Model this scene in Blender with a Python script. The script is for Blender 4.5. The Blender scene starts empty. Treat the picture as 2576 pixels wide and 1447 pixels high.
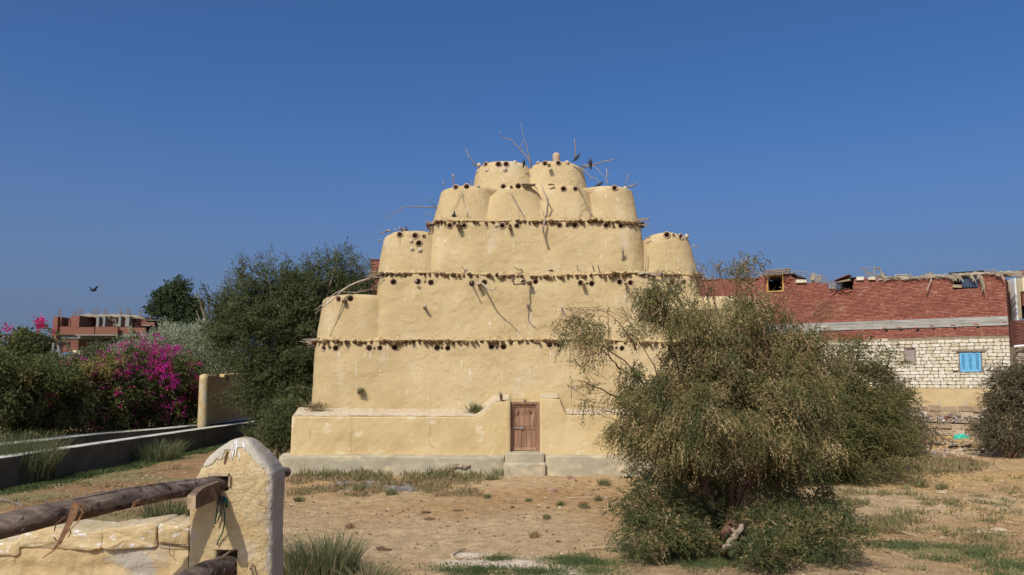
import bpy, math, random
import numpy as np
from mathutils import Vector, Matrix
random.seed(7); rng = np.random.default_rng(7)
SC = bpy.context.scene; COL = SC.collection
R = math.radians; PI = math.pi

# ------------------------------------------------------------ camera, sky, sun
CAMZ = 3.45; PITCH = R(6.45); FOC = 2003.6; CX, CY = 1288.0, 723.5
cam_data = bpy.data.cameras.new('camera'); cam = bpy.data.objects.new('camera', cam_data); COL.objects.link(cam)
cam.location = (0, 0, CAMZ); cam.rotation_euler = (PI/2 + PITCH, 0, 0)
cam_data.sensor_width = 36; cam_data.lens = 28; cam_data.clip_start = 0.05; cam_data.clip_end = 6000
SC.camera = cam
SUN_D = Vector((0.50, 1.0, -1.08)).normalized()
SUN_EL = math.asin(-SUN_D.z); SUN_AZ = math.atan2(-SUN_D.x, -SUN_D.y)
world = bpy.data.worlds.new("World"); SC.world = world; world.use_nodes = True
wn = world.node_tree; wn.nodes.clear()
w_out = wn.nodes.new('ShaderNodeOutputWorld'); w_bg = wn.nodes.new('ShaderNodeBackground')
w_sky = wn.nodes.new('ShaderNodeTexSky'); w_sky.sky_type = 'NISHITA'; w_sky.sun_disc = False
w_sky.sun_elevation = SUN_EL; w_sky.sun_rotation = SUN_AZ
w_sky.altitude = 0; w_sky.air_density = 0.7; w_sky.dust_density = 4.6; w_sky.ozone_density = 10.0
w_bg.inputs['Strength'].default_value = 0.145
w_hs = wn.nodes.new('ShaderNodeHueSaturation'); w_hs.inputs['Saturation'].default_value = 1.10
# a dusty band all round the horizon, greyer than the clear sky above
w_tc = wn.nodes.new('ShaderNodeTexCoord'); w_sp = wn.nodes.new('ShaderNodeSeparateXYZ'); w_mr = wn.nodes.new('ShaderNodeMapRange'); w_mr.interpolation_type = 'SMOOTHSTEP'
w_mr.inputs[1].default_value = -0.05; w_mr.inputs[2].default_value = 0.36; w_mr.inputs[3].default_value = 0.85; w_mr.inputs[4].default_value = 0.0
w_mx = wn.nodes.new('ShaderNodeMix'); w_mx.data_type = 'RGBA'; w_mx.inputs[7].default_value = (1.08, 1.50, 2.42, 1)
wn.links.new(w_tc.outputs['Generated'], w_sp.inputs[0]); wn.links.new(w_sp.outputs['Z'], w_mr.inputs[0]); wn.links.new(w_mr.outputs[0], w_mx.inputs[0])
wn.links.new(w_sky.outputs[0], w_hs.inputs['Color']); wn.links.new(w_hs.outputs[0], w_mx.inputs[6]); wn.links.new(w_mx.outputs[2], w_bg.inputs[0]); wn.links.new(w_bg.outputs[0], w_out.inputs[0])
sun_data = bpy.data.lights.new('sun', 'SUN'); sun = bpy.data.objects.new('sun', sun_data); COL.objects.link(sun)
sun_data.energy = 3.5; sun_data.angle = R(0.55); sun_data.color = (1.0, 0.945, 0.86)
sun.rotation_euler = SUN_D.to_track_quat('-Z', 'Y').to_euler()
SC.view_settings.view_transform = 'Standard'; SC.view_settings.look = 'None'
SC.view_settings.gamma = 1; SC.view_settings.exposure = 0.0; SC.view_settings.use_curve_mapping = False
SC.cycles.max_bounces = 6; SC.cycles.diffuse_bounces = 3; SC.cycles.transparent_max_bounces = 4

# ------------------------------------------------------------ measuring helpers
CP, SP = math.cos(PITCH), math.sin(PITCH)
def ray(px, py):
    x = px - CX; up = CY - py
    return np.array([x, FOC*CP - up*SP, FOC*SP + up*CP])
def at(px, py, Y):
    d = ray(px, py); t = Y/d[1]
    return np.array([d[0]*t, Y, CAMZ + d[2]*t])
def zof(py, Y): return at(CX, py, Y)[2]
def xof(px, py, Y): return at(px, py, Y)[0]
def proj(P):
    P = np.asarray(P, float); z = P[..., 2] - CAMZ
    f = P[..., 1]*CP + z*SP; u = -P[..., 1]*SP + z*CP
    return np.stack([CX + FOC*P[..., 0]/f, CY - FOC*u/f], -1)

def _h(ix, iy, iz):
    with np.errstate(over='ignore'):
        h = (ix.astype(np.int64)*374761393 + iy.astype(np.int64)*668265263 + iz.astype(np.int64)*1274126177) & 0xffffffff
        h = ((h ^ (h >> 13))*1103515245) & 0xffffffff
        h = (h ^ (h >> 16)) & 0xffffff
    return h/16777215.0
def _h1(ix, iy, iz):
    h = (ix*374761393 + iy*668265263 + iz*1274126177) & 0xffffffff
    h = ((h ^ (h >> 13))*1103515245) & 0xffffffff
    return ((h ^ (h >> 16)) & 0xffffff)/16777215.0
def _vn1(x, y, z):
    fx, fy, fz = math.floor(x), math.floor(y), math.floor(z); u, v, w = x-fx, y-fy, z-fz
    u, v, w = u*u*(3-2*u), v*v*(3-2*v), w*w*(3-2*w); r = 0
    for a in (0, 1):
        for b in (0, 1):
            q = (u if a else 1-u)*(v if b else 1-v); r += q*((1-w)*_h1(fx+a, fy+b, fz) + w*_h1(fx+a, fy+b, fz+1))
    return r*2-1
def vnoise(P, s=1.0):
    if isinstance(P, (tuple, list)) or P.ndim == 1: return _vn1(float(P[0])*s, float(P[1])*s, float(P[2])*s)
    P = np.asarray(P, float)*s; F = np.floor(P); f = P - F; f = f*f*(3-2*f); F = F.astype(np.int64)
    r = 0
    for a in (0, 1):
        for b in (0, 1):
            for c in (0, 1):
                w = (f[..., 0] if a else 1-f[..., 0])*(f[..., 1] if b else 1-f[..., 1])*(f[..., 2] if c else 1-f[..., 2])
                r = r + w*_h(F[..., 0]+a, F[..., 1]+b, F[..., 2]+c)
    return r*2 - 1
def fbm(P, s=1.0, o=3):
    r = 0; a = 1; t = 0
    for k in range(o):
        r = r + a*vnoise(np.asarray(P) + 17.3*k, s*2**k); t += a; a *= .5
    return r/t

# ground relief
def canal_x(y): return np.interp(y, [10, 26.2, 34.5, 46, 60], [-16.8, -15.8, -15.3, -14.5, -13.5])
def far_x(y): return np.interp(y, [10, 28.8, 34.6, 38.4, 48.6, 70], [-20.4, -18.5, -17.9, -16.4, -15.3, -13.4])
def sstep(a, b, x): t = np.clip((x-a)/(b-a), 0, 1); return t*t*(3-2*t)
def gz(x, y, detail=False):
    x = np.asarray(x, float); y = np.asarray(y, float)
    P = np.stack([x, y, x*0], -1)
    r = 0.07*fbm(P, .35, 2)*sstep(10, 16, y)
    r = r + 1.85*(1 - sstep(5.3, 9.6, y))
    w = canal_x(y)
    q = np.clip((x-(far_x(y)-.50))/.3, 0, 1); r = r + 0.80*(1-q*q*(3-2*q))*sstep(15, 20, y)
    r = r + 0.55*sstep(0, 1, (y - (47.0 - (x-11.3)*.684))/2.2 + 1.0)*(1-sstep(30, 60, x*0))*sstep(9, 14, x)*(y < 200)
    r = r + 0.13*fbm(P, .9, 2)*sstep(10, 16, x)*sstep(16, 19, y)
    if detail:
        r = r + 0.045*fbm(P, 2.2, 3)*sstep(9, 12, y) + .022*vnoise(P, 7)*sstep(9, 12, y)
    return r
_gx, _gy = np.arange(-320, 2921, 12.0), np.arange(1040, 1702, 6.0)
def _table():
    A, B = np.meshgrid(_gx, _gy); x = A-CX; up = CY-B; dx, dy, dz = x, FOC*CP-up*SP, FOC*SP+up*CP; z = 0*x
    for _ in range(22): t = (z-CAMZ)/dz; z = .6*z + .4*gz(dx*t, dy*t)
    return z
GT = _table()
def G(px, py):
    """point of the ground seen at a pixel"""
    u = min(max((px-_gx[0])/12, 0), len(_gx)-1.001); v = min(max((py-_gy[0])/6, 0), len(_gy)-1.001); i, j = int(u), int(v); u -= i; v -= j
    z = (GT[j, i]*(1-u)+GT[j, i+1]*u)*(1-v)+(GT[j+1, i]*(1-u)+GT[j+1, i+1]*u)*v
    d = ray(px, py); t = (z-CAMZ)/d[2]
    return np.array([d[0]*t, d[1]*t, z])

# ------------------------------------------------------------ mesh helpers
def wl(o):
    v = Vector((0, 0, 0))
    while o is not None:
        v = v + o.location; o = o.parent
    return np.array(v)
class MB:
    def __init__(s): s.v = []; s.f = []; s.r = []
    def add(s, verts, faces, rnd=None):
        n = len(s.v); s.v.extend([tuple(map(float, p)) for p in verts]); s.f.extend([tuple(n+i for i in f) for f in faces])
        s.r.extend([random.random() if rnd is None else rnd]*len(faces)); return s
    def box(s, c, size, rz=0, rx=0, ry=0, rnd=None, jit=0, bev=0):
        hx, hy, hz = [q/2 for q in size]
        if bev <= 0:
            pts = np.array([(a*hx, b*hy, c_*hz) for a in (-1, 1) for b in (-1, 1) for c_ in (-1, 1)], float)
            faces = [(0, 1, 3, 2), (4, 6, 7, 5), (0, 4, 5, 1), (2, 3, 7, 6), (0, 2, 6, 4), (1, 5, 7, 3)]
        else:
            b_ = bev; pts = []
            for yy, q in ((-hy, b_), (hy, 0)):
                pts += [(-hx+q, yy, -hz+q), (hx-q, yy, -hz+q), (hx-q, yy, hz-q), (-hx+q, yy, hz-q)]
            pts += [(-hx, -hy+b_, -hz), (hx, -hy+b_, -hz), (hx, -hy+b_, hz), (-hx, -hy+b_, hz)]
            pts = np.array(pts)
            faces = [(0, 1, 2, 3), (5, 4, 7, 6)] + [(8+k, 8+(k+1) % 4, (k+1) % 4, k) for k in range(4)] + [(4+k, 4+(k+1) % 4, 8+(k+1) % 4, 8+k) for k in range(4)]
        if jit: pts = pts + rng.uniform(-jit, jit, pts.shape)
        M_ = (Matrix.Rotation(rz, 3, 'Z') @ Matrix.Rotation(ry, 3, 'Y') @ Matrix.Rotation(rx, 3, 'X'))
        pts = pts @ np.array(M_).T + np.array(c)
        return s.add(pts, faces, rnd)
    def tube(s, pts, rad, n=6, cap=True, rnd=None, jit=0):
        pts = [np.array(p, float) for p in pts]; m = len(pts)
        if not hasattr(rad, '__len__'): rad = [rad]*m
        V = []; F = []
        up = np.array([0.13, 0.31, 1.0])
        for i in range(m):
            t = pts[min(i+1, m-1)] - pts[max(i-1, 0)]; t = t/(np.linalg.norm(t)+1e-9)
            a = np.cross(t, up); 
            if np.linalg.norm(a) < .05: a = np.cross(t, (1, 0, 0))
            a /= np.linalg.norm(a); b = np.cross(t, a)
            for k in range(n):
                w = 2*PI*k/n; rr = rad[i]*(1+(random.uniform(-jit, jit) if jit else 0))
                V.append(pts[i] + a*math.cos(w)*rr + b*math.sin(w)*rr)
        for i in range(m-1):
            for k in range(n):
                F.append((i*n+k, i*n+(k+1) % n, (i+1)*n+(k+1) % n, (i+1)*n+k))
        if cap: F.append(tuple(range(n))[::-1]); F.append(tuple((m-1)*n+k for k in range(n)))
        return s.add(V, F, rnd)
    def lathe(s, prof, c=(0, 0, 0), ax=(0, 0, 1), n=14, rnd=None, cap0=False, cap1=False):
        ax = np.array(ax, float); ax /= np.linalg.norm(ax)
        a = np.cross(ax, (0.1, 0.2, 1)) if abs(ax[2]) < .9 else np.cross(ax, (1, 0, 0)); a /= np.linalg.norm(a); b = np.cross(ax, a)
        V = [np.array(c) + ax*h + (a*math.cos(2*PI*k/n)+b*math.sin(2*PI*k/n))*r for r, h in prof for k in range(n)]
        F = [(i*n+k, i*n+(k+1) % n, (i+1)*n+(k+1) % n, (i+1)*n+k) for i in range(len(prof)-1) for k in range(n)]
        if cap0: F.append(tuple(range(n))[::-1])
        if cap1: F.append(tuple((len(prof)-1)*n+k for k in range(n)))
        return s.add(V, F, rnd)
    def build(s, name, mat, parent=None, smooth=False, origin=None):
        return mk(name, np.array(s.v).reshape(-1, 3), s.f, mat, parent, smooth, np.array(s.r), origin)
def mk(name, V, F, mat, parent=None, smooth=False, rnd=None, origin=None):
    me = bpy.data.meshes.new(name)
    off = wl(parent) if parent is not None else np.zeros(3)
    og = np.array(origin, float) if origin is not None else off
    V = np.asarray(V, float) - og
    if isinstance(F, np.ndarray):
        k = F.shape[1]; me.vertices.add(len(V)); me.vertices.foreach_set('co', V.astype(np.float32).ravel())
        me.loops.add(F.size); me.loops.foreach_set('vertex_index', F.astype(np.int32).ravel())
        me.polygons.add(len(F)); me.polygons.foreach_set('loop_start', np.arange(0, F.size, k, dtype=np.int32))
        me.update(calc_edges=True)
    else:
        me.from_pydata(V.tolist(), [], F)
    if rnd is not None and len(rnd) == len(me.polygons):
        at_ = me.attributes.new('rnd', 'FLOAT', 'FACE'); at_.data.foreach_set('value', np.asarray(rnd, np.float32))
    if smooth: me.polygons.foreach_set('use_smooth', [True]*len(me.polygons))
    me.materials.append(mat); me.update()
    o = bpy.data.objects.new(name, me); COL.objects.link(o)
    o.location = Vector(og - off)
    if parent is not None: o.parent = parent
    return o
def tag(o, label=None, cat=None, group=None, kind=None):
    if label: o['label'] = label
    if cat: o['category'] = cat
    if group: o['group'] = group
    if kind: o['kind'] = kind
    return o
def thing(name, loc, label, cat, group=None):
    o = bpy.data.objects.new(name, None); COL.objects.link(o); o.location = Vector(loc); o.empty_display_size = .2
    return tag(o, label, cat, group)
def cutout(o, cutters):
    """carve real holes with boolean solids, then drop the solids"""
    for c in cutters:
        m = o.modifiers.new('b', 'BOOLEAN'); m.operation = 'DIFFERENCE'; m.object = c; m.solver = 'EXACT'
    bpy.context.view_layer.update()
    dg = bpy.context.evaluated_depsgraph_get(); me = bpy.data.meshes.new_from_object(o.evaluated_get(dg))
    o.modifiers.clear(); o.data = me
    for c in cutters: bpy.data.objects.remove(c)

# ------------------------------------------------------------ materials
def M(name, cols, scale=4.0, detail=6, stretch=(1, 1, 1), bump=(30, .4, .02), rough=.9, rnd=0.0, extra=None, trans=0.0, spec=.15, bump2=None):
    """cols: [(pos, rgb)...] ramp driven by noise (share 1-rnd) and the piece's own random value (share rnd)"""
    m = bpy.data.materials.new(name); m.use_nodes = True; t = m.node_tree; N = t.nodes; L = t.links; N.clear()
    out = N.new('ShaderNodeOutputMaterial'); p = N.new('ShaderNodeBsdfPrincipled')
    tc = N.new('ShaderNodeTexCoord'); mp = N.new('ShaderNodeMapping'); L.new(tc.outputs['Object'], mp.inputs[0]); mp.inputs['Scale'].default_value = stretch
    nz = N.new('ShaderNodeTexNoise'); nz.inputs['Scale'].default_value = scale; nz.inputs['Detail'].default_value = detail; nz.inputs['Roughness'].default_value = .62
    L.new(mp.outputs[0], nz.inputs[0])
    st = N.new('ShaderNodeMapRange'); st.inputs[1].default_value = .28; st.inputs[2].default_value = .72; L.new(nz.outputs[0], st.inputs[0])
    val = st.outputs[0]
    if rnd > 0:
        a = N.new('ShaderNodeAttribute'); a.attribute_name = 'rnd'; oi = N.new('ShaderNodeObjectInfo')
        ad = N.new('ShaderNodeMath'); ad.operation = 'ADD'; L.new(a.outputs['Fac'], ad.inputs[0]); L.new(oi.outputs['Random'], ad.inputs[1])
        if rnd < 2: fr = N.new('ShaderNodeMath'); fr.operation = 'FRACT'; L.new(ad.outputs[0], fr.inputs[0]); rv = fr.outputs[0]
        else: rv = a.outputs['Fac']; rnd -= 2
        mx = N.new('ShaderNodeMix'); mx.data_type = 'FLOAT'; mx.inputs[0].default_value = rnd
        L.new(val, mx.inputs[2]); L.new(rv, mx.inputs[3]); val = mx.outputs[0]
    cr = N.new('ShaderNodeValToRGB'); L.new(val, cr.inputs[0]); e = cr.color_ramp.elements
    while len(e) < len(cols): e.new(.5)
    for k, (pos, c) in enumerate(cols): e[k].position = pos; e[k].color = (*c, 1)
    col = cr.outputs[0]
    for ex in (extra or []):
        # ex = (rgb, scale, stretch, threshold lo, hi, amount)
        rgb, sc_, str_, lo, hi, am = ex
        mp2 = N.new('ShaderNodeMapping'); L.new(tc.outputs['Object'], mp2.inputs[0]); mp2.inputs['Scale'].default_value = str_; mp2.inputs['Location'].default_value = (sc_*3.1, 1.7, .4)
        n2 = N.new('ShaderNodeTexNoise'); n2.inputs['Scale'].default_value = sc_; n2.inputs['Detail'].default_value = 5; L.new(mp2.outputs[0], n2.inputs[0])
        r2 = N.new('ShaderNodeMapRange'); r2.inputs[1].default_value = lo; r2.inputs[2].default_value = hi; r2.inputs[4].default_value = am; L.new(n2.outputs[0], r2.inputs[0])
        m2 = N.new('ShaderNodeMix'); m2.data_type = 'RGBA'; L.new(r2.outputs[0], m2.inputs[0]); L.new(col, m2.inputs[6]); m2.inputs[7].default_value = (*rgb, 1); col = m2.outputs[2]
    L.new(col, p.inputs['Base Color']); p.inputs['Roughness'].default_value = rough; p.inputs['Specular IOR Level'].default_value = spec
    if bump:
        last = None
        for sc_, stg, dist in ([bump] + ([bump2] if bump2 else [])):
            nb = N.new('ShaderNodeTexNoise'); nb.inputs['Scale'].default_value = sc_; nb.inputs['Detail'].default_value = 6; nb.inputs['Roughness'].default_value = .65; L.new(mp.outputs[0], nb.inputs[0])
            bp = N.new('ShaderNodeBump'); bp.inputs['Strength'].default_value = stg; bp.inputs['Distance'].default_value = dist; L.new(nb.outputs[0], bp.inputs['Height'])
            if last: L.new(last, bp.inputs['Normal'])
            last = bp.outputs[0]
        L.new(last, p.inputs['Normal'])
    sh = p.outputs[0]
    if trans > 0:
        tl = N.new('ShaderNodeBsdfTranslucent'); L.new(col, tl.inputs[0]); ms = N.new('ShaderNodeMixShader'); ms.inputs[0].default_value = trans
        L.new(sh, ms.inputs[1]); L.new(tl.outputs[0], ms.inputs[2]); sh = ms.outputs[0]
    L.new(sh, out.inputs[0]); return m
WHITE = (.74, .69, .58)
m_plaster = M('ochre_mud_plaster', [(0, (.475, .345, .165)), (.5, (.545, .40, .195)), (1, (.60, .455, .24))], .45, 8,
    bump=(9, .55, .06), bump2=(30, .9, .035), extra=[(WHITE, 11, (1, 1, .10), .655, .72, .7), ((.36, .25, .12), 3.2, (1, 1, 5), .62, .68, .45), (WHITE, 1.1, (1, 1, .6), .58, .78, .28), ((.40, .27, .12), 13, (1, 1, 1), .66, .74, .45), ((.36, .25, .12), 1.1, (1, 1, 1.4), .62, .8, .3)])
m_skirt = M('smooth_ochre_plaster', [(0, (.47, .335, .15)), (.5, (.54, .395, .185)), (1, (.59, .445, .23))], .6, 8,
    bump=(5, .45, .06), bump2=(34, .55, .02), extra=[((.72, .62, .42), 1.6, (1, 1, 1.6), .60, .70, .5), ((.42, .29, .14), 15, (1, 1, 1), .70, .76, .4), (WHITE, 8, (1, 1, .16), .71, .75, .6)])
m_pale = M('sunbleached_plaster_ledge', [(0, (.44, .335, .195)), (1, (.54, .425, .265))], 3, 6, bump=(25, .5, .02), extra=[(WHITE, 20, (1, 1, 1), .58, .64, .7), ((.2, .16, .1), 26, (1, 1, 1), .66, .7, .6)])
m_plinth = M('grey_cement_render', [(0, (.27, .23, .15)), (.5, (.36, .305, .20)), (1, (.48, .40, .25))], .8, 7, stretch=(1, 1, 1.6), bump=(12, .4, .02), extra=[((.55, .44, .26), 1.5, (1, 1, 2), .52, .66, .7)])
m_ledge = M('crumbling_mud_ledge', [(0, (.34, .23, .10)), (.5, (.52, .375, .175)), (1, (.62, .46, .23))], 6, 6, bump=(22, .8, .05), extra=[(WHITE, 9, (1, 1, 1), .68, .74, .6)])
m_stub = M('weathered_palm_ends', [(0, (.05, .027, .012)), (.6, (.125, .07, .03)), (1, (.27, .18, .09))], 12, 5, rnd=.55, bump=(40, .6, .02))
m_clay = M('fired_clay_pot', [(0, (.30, .20, .12)), (1, (.50, .37, .25))], 12, 4, rnd=.5, bump=(40, .3, .01))
m_stick = M('dry_grey_branch', [(0, (.22, .165, .11)), (.6, (.35, .275, .195)), (1, (.50, .42, .32))], 10, 4, rnd=.5, bump=(50, .5, .01))
m_door = M('old_reddish_door_wood', [(0, (.15, .075, .04)), (.5, (.28, .155, .09)), (1, (.44, .28, .17))], 9, 8, stretch=(1, 1, .12), rnd=.35, bump=(40, .5, .008), extra=[((.50, .38, .26), 5, (1, 1, .2), .62, .72, .5)])
m_metal = M('dull_iron', [(0, (.12, .11, .10)), (1, (.35, .33, .30))], 20, 3, rough=.5, bump=None)
m_post = M('rough_ochre_render', [(0, (.42, .295, .135)), (.5, (.52, .38, .185)), (1, (.61, .47, .26))], 5, 8, bump=(28, .9, .02), bump2=(110, .7, .008),
    extra=[((.47, .41, .30), 2.6, (1, 1, 1), .54, .60, .8), ((.30, .20, .09), 40, (1, 1, 1), .64, .72, .5)])
m_postcap = M('grey_cement_cap', [(0, (.36, .31, .225)), (1, (.52, .455, .345))], 7, 6, bump=(30, .5, .008), bump2=(120, .4, .004), extra=[((.70, .67, .60), 11, (1, 1, .14), .62, .70, .7), ((.42, .31, .17), 4, (1, 1, 1), .58, .66, .6)])
m_log = M('grey_poplar_log', [(0, (.04, .028, .02)), (.5, (.12, .088, .066)), (1, (.27, .205, .155))], 16, 8, stretch=(.14, 1, 1), bump=(30, .7, .012), bump2=(120, .5, .004), extra=[((.36, .20, .09), 5, (.3, 1, 1), .66, .72, .7), ((.02, .013, .01), 14, (.08, 1, 1), .60, .66, .8)])
m_beam = M('sawn_weathered_beam', [(0, (.07, .045, .03)), (.5, (.16, .105, .065)), (1, (.33, .235, .15))], 14, 8, stretch=(.25, 1, 1), bump=(50, .7, .008))
m_beam_end = M('pale_cut_end', [(0, (.28, .19, .10)), (1, (.50, .38, .23))], 30, 5, bump=(90, .7, .006))
m_rope = M('green_rope', [(0, (.004, .055, .038)), (1, (.012, .11, .075))], 60, 3, bump=None)
m_fibre = M('brown_palm_fibre', [(0, (.10, .05, .025)), (1, (.26, .14, .07))], 30, 4, bump=None)
m_lowstone = M('painted_limestone', [(0, (.44, .315, .15)), (.5, (.55, .41, .21)), (1, (.64, .51, .30))], 6, 7, rnd=.15, bump=(28, .8, .015), bump2=(100, .5, .005), extra=[((.76, .71, .61), 24, (1, 1, 1.6), .57, .66, .85)])
m_rough = M('rough_ochre_wall', [(0, (.42, .29, .135)), (.5, (.54, .39, .19)), (1, (.62, .48, .27))], 4, 8, bump=(22, .7, .018), bump2=(90, .5, .006), extra=[((.43, .39, .31), 1.8, (1, 1, 1.5), .56, .60, .9), ((.78, .74, .66), 22, (1, 1, 1.5), .70, .73, .7)])
m_canal = M('canal_concrete_shade_tone', [(0, (.075, .065, .05)), (1, (.145, .125, .095))], 1.2, 6, bump=(20, .3, .01))  # the shade on the wall faces is put into this dark colour
m_coping = M('coping_cement_sunlit_tone', [(0, (.46, .42, .33)), (1, (.62, .57, .46))], 4, 6, bump=(30, .4, .01))  # sunlight on the wall tops painted in as a pale tone
m_yellow = M('yellow_garden_wall', [(0, (.44, .30, .12)), (1, (.58, .41, .18))], 1.5, 6, bump=(14, .3, .02), extra=[((.10, .085, .07), 1.4, (1, 1, 1.2), .63, .65, .9)])
m_brick = M('red_brick', [(0, (.21, .07, .045)), (.45, (.31, .105, .065)), (.8, (.39, .155, .10)), (1, (.47, .26, .19))], 1.2, 3, rnd=.62, bump=(40, .5, .01))
m_mortar = M('grey_brown_mortar', [(0, (.07, .04, .03)), (1, (.16, .10, .075))], 6, 5, bump=(30, .5, .02))
m_stone = M('cream_limestone_block', [(0, (.46, .36, .21)), (.4, (.62, .53, .37)), (1, (.74, .68, .55))], 3, 5, rnd=.6, bump=(14, .6, .02))
m_joint = M('earth_joint', [(0, (.20, .15, .09)), (1, (.32, .25, .16))], 6, 5, bump=(30, .5, .02))
m_belt = M('board_marked_concrete', [(0, (.22, .20, .16)), (.5, (.33, .30, .24)), (1, (.50, .46, .39))], 2.2, 8, stretch=(.4, 1, 4), bump=(14, .6, .02), rnd=.25)
m_base = M('stained_ochre_base', [(0, (.40, .28, .13)), (.6, (.52, .38, .19)), (1, (.58, .45, .26))], .8, 8, bump=(10, .5, .03), extra=[((.50, .31, .09), .9, (1, 1, 1.2), .62, .68, .55), ((.40, .34, .26), 1.3, (1.6, 1, .5), .60, .63, .8)])
m_blue = M('sky_blue_shutter_paint', [(0, (.12, .38, .56)), (1, (.20, .48, .66))], 5, 4, bump=None, rough=.6)
m_oldwood = M('old_grey_timber', [(0, (.16, .12, .08)), (.6, (.30, .23, .16)), (1, (.44, .36, .26))], 8, 6, stretch=(.4, .4, 1), rnd=.4, bump=(40, .5, .01))
m_ywood = M('varnished_yellow_wood', [(0, (.42, .23, .06)), (1, (.55, .33, .10))], 8, 4, bump=None)
m_palm = M('dry_palm_fronds', [(0, (.22, .17, .11)), (.5, (.38, .31, .21)), (1, (.54, .46, .33))], 7, 4, rnd=.7, bump=None)
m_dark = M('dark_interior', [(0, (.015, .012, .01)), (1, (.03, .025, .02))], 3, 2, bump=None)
m_can = M('dark_blue_plastic_can', [(0, (.03, .045, .07)), (1, (.07, .09, .12))], 8, 3, rough=.5, bump=None)
m_cream = M('cream_painted_wall', [(0, (.66, .55, .33)), (1, (.74, .65, .44))], 2, 4, bump=None)
m_white = M('white_painted_edge', [(0, (.66, .63, .56)), (1, (.74, .71, .64))], 2, 4, bump=None)
m_fardk = M('maroon_brick_wall', [(0, (.13, .05, .035)), (1, (.22, .09, .06))], 9, 4, rnd=.6, bump=(20, .4, .02))
m_fbrick = M('distant_red_brick', [(0, (.16, .065, .04)), (.6, (.22, .092, .06)), (1, (.30, .16, .11))], 6, 5, stretch=(1, 1, 3), bump=(20, .3, .02), rnd=.1)
m_fconc = M('distant_bare_concrete', [(0, (.17, .16, .13)), (1, (.27, .25, .21))], 1.2, 5, bump=None)
m_rebar = M('rusty_rebar', [(0, (.16, .11, .09)), (1, (.26, .20, .17))], 5, 2, bump=None)
m_pigeon = M('dark_pigeon_feathers', [(0, (.02, .022, .03)), (1, (.07, .075, .09))], 20, 3, rough=.5, bump=None)
m_pink = M('pink_plastic', [(0, (.65, .03, .16)), (1, (.8, .08, .26))], 10, 3, rough=.4, bump=None)
m_green = M('green_plastic', [(0, (.02, .36, .24)), (1, (.08, .55, .38))], 10, 3, rough=.4, bump=None)
m_black = M('black_plastic', [(0, (.02, .02, .025)), (1, (.07, .06, .07))], 10, 3, rough=.4, bump=None)
m_dung = M('dried_dung', [(0, (.06, .032, .018)), (1, (.19, .115, .065))], 25, 5, bump=(50, 1, .02))
m_rock = M('pale_field_stone', [(0, (.26, .19, .12)), (.5, (.38, .28, .17)), (1, (.54, .43, .29))], 9, 5, rnd=.6, bump=(30, .7, .02))
m_ash = M('grey_ash', [(0, (.05, .045, .04)), (1, (.36, .33, .29))], 9, 7, bump=(30, .8, .02))
m_straw = M('straw_litter', [(0, (.22, .14, .07)), (.6, (.42, .30, .17)), (1, (.62, .50, .32))], 5, 3, rnd=2.9, bump=None)
m_trash = M('mixed_litter', [(0, (.25, .2, .15)), (.3, (.7, .68, .64)), (.55, (.5, .44, .36)), (.7, (.10, .25, .5)), (.8, (.75, .72, .70)), (.92, (.05, .05, .06)), (1, (.6, .12, .1))], 5, 2, rnd=2.98, bump=None)
def leafmat(name, cols, trans=.28): return M(name, cols, 1.3, 4, rnd=2.72, bump=None, trans=trans, rough=.75)
l_tam = leafmat('tamarisk_needles', [(0, (.045, .07, .028)), (.25, (.08, .10, .036)), (.45, (.14, .135, .046)), (.62, (.235, .195, .075)), (.74, (.30, .215, .09)), (.85, (.44, .315, .15)), (1, (.62, .47, .27))])
l_tam2 = leafmat('olive_needles', [(0, (.065, .068, .022)), (.5, (.135, .13, .04)), (1, (.25, .21, .085))])
l_tam3 = leafmat('brownish_needles', [(0, (.085, .08, .04)), (.5, (.15, .13, .07)), (1, (.27, .19, .11))])
l_tree = leafmat('dark_compound_leaves', [(0, (.045, .056, .02)), (.5, (.10, .112, .04)), (1, (.21, .20, .095))])
l_sprig = leafmat('mauve_seed_spikes', [(0, (.10, .085, .07)), (1, (.18, .15, .13))])
l_euc = leafmat('eucalyptus_leaves', [(0, (.035, .055, .02)), (.5, (.065, .09, .035)), (1, (.11, .13, .06))])
l_silver = leafmat('silvery_green_leaves', [(0, (.14, .165, .085)), (.5, (.31, .33, .19)), (1, (.58, .57, .42))])
l_hedge = leafmat('hedge_leaves', [(0, (.045, .06, .018)), (.5, (.115, .13, .04)), (.85, (.22, .20, .07)), (1, (.36, .27, .12))])
l_hedgey = leafmat('yellowing_leaves', [(0, (.10, .12, .03)), (.5, (.24, .20, .06)), (1, (.38, .27, .11))])
l_magenta = leafmat('magenta_bracts', [(0, (.46, .02, .27)), (.5, (.62, .035, .29)), (.8, (.66, .04, .13)), (1, (.68, .09, .08))], .35)
l_grass = leafmat('green_grass_blades', [(0, (.06, .085, .025)), (.6, (.13, .165, .06)), (1, (.26, .22, .11))])
l_rush = leafmat('rush_stems', [(0, (.06, .08, .03)), (.6, (.15, .165, .07)), (.85, (.30, .24, .12)), (1, (.48, .38, .21))])
l_weed = leafmat('dry_weeds', [(0, (.14, .15, .055)), (.45, (.23, .21, .09)), (.7, (.31, .22, .11)), (1, (.40, .25, .13))])
l_drywd = leafmat('brown_dead_weeds', [(0, (.16, .09, .045)), (1, (.36, .22, .12))])
m_bark = M('reddish_brown_bark', [(0, (.10, .045, .025)), (1, (.22, .12, .075))], 12, 5, bump=(40, .6, .01))
m_bark2 = M('grey_bark', [(0, (.10, .08, .06)), (1, (.24, .19, .15))], 12, 5, bump=(40, .6, .01))
m_dead = M('bleached_dead_wood', [(0, (.22, .155, .10)), (1, (.42, .32, .22))], 12, 4, bump=(40, .4, .01))
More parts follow.
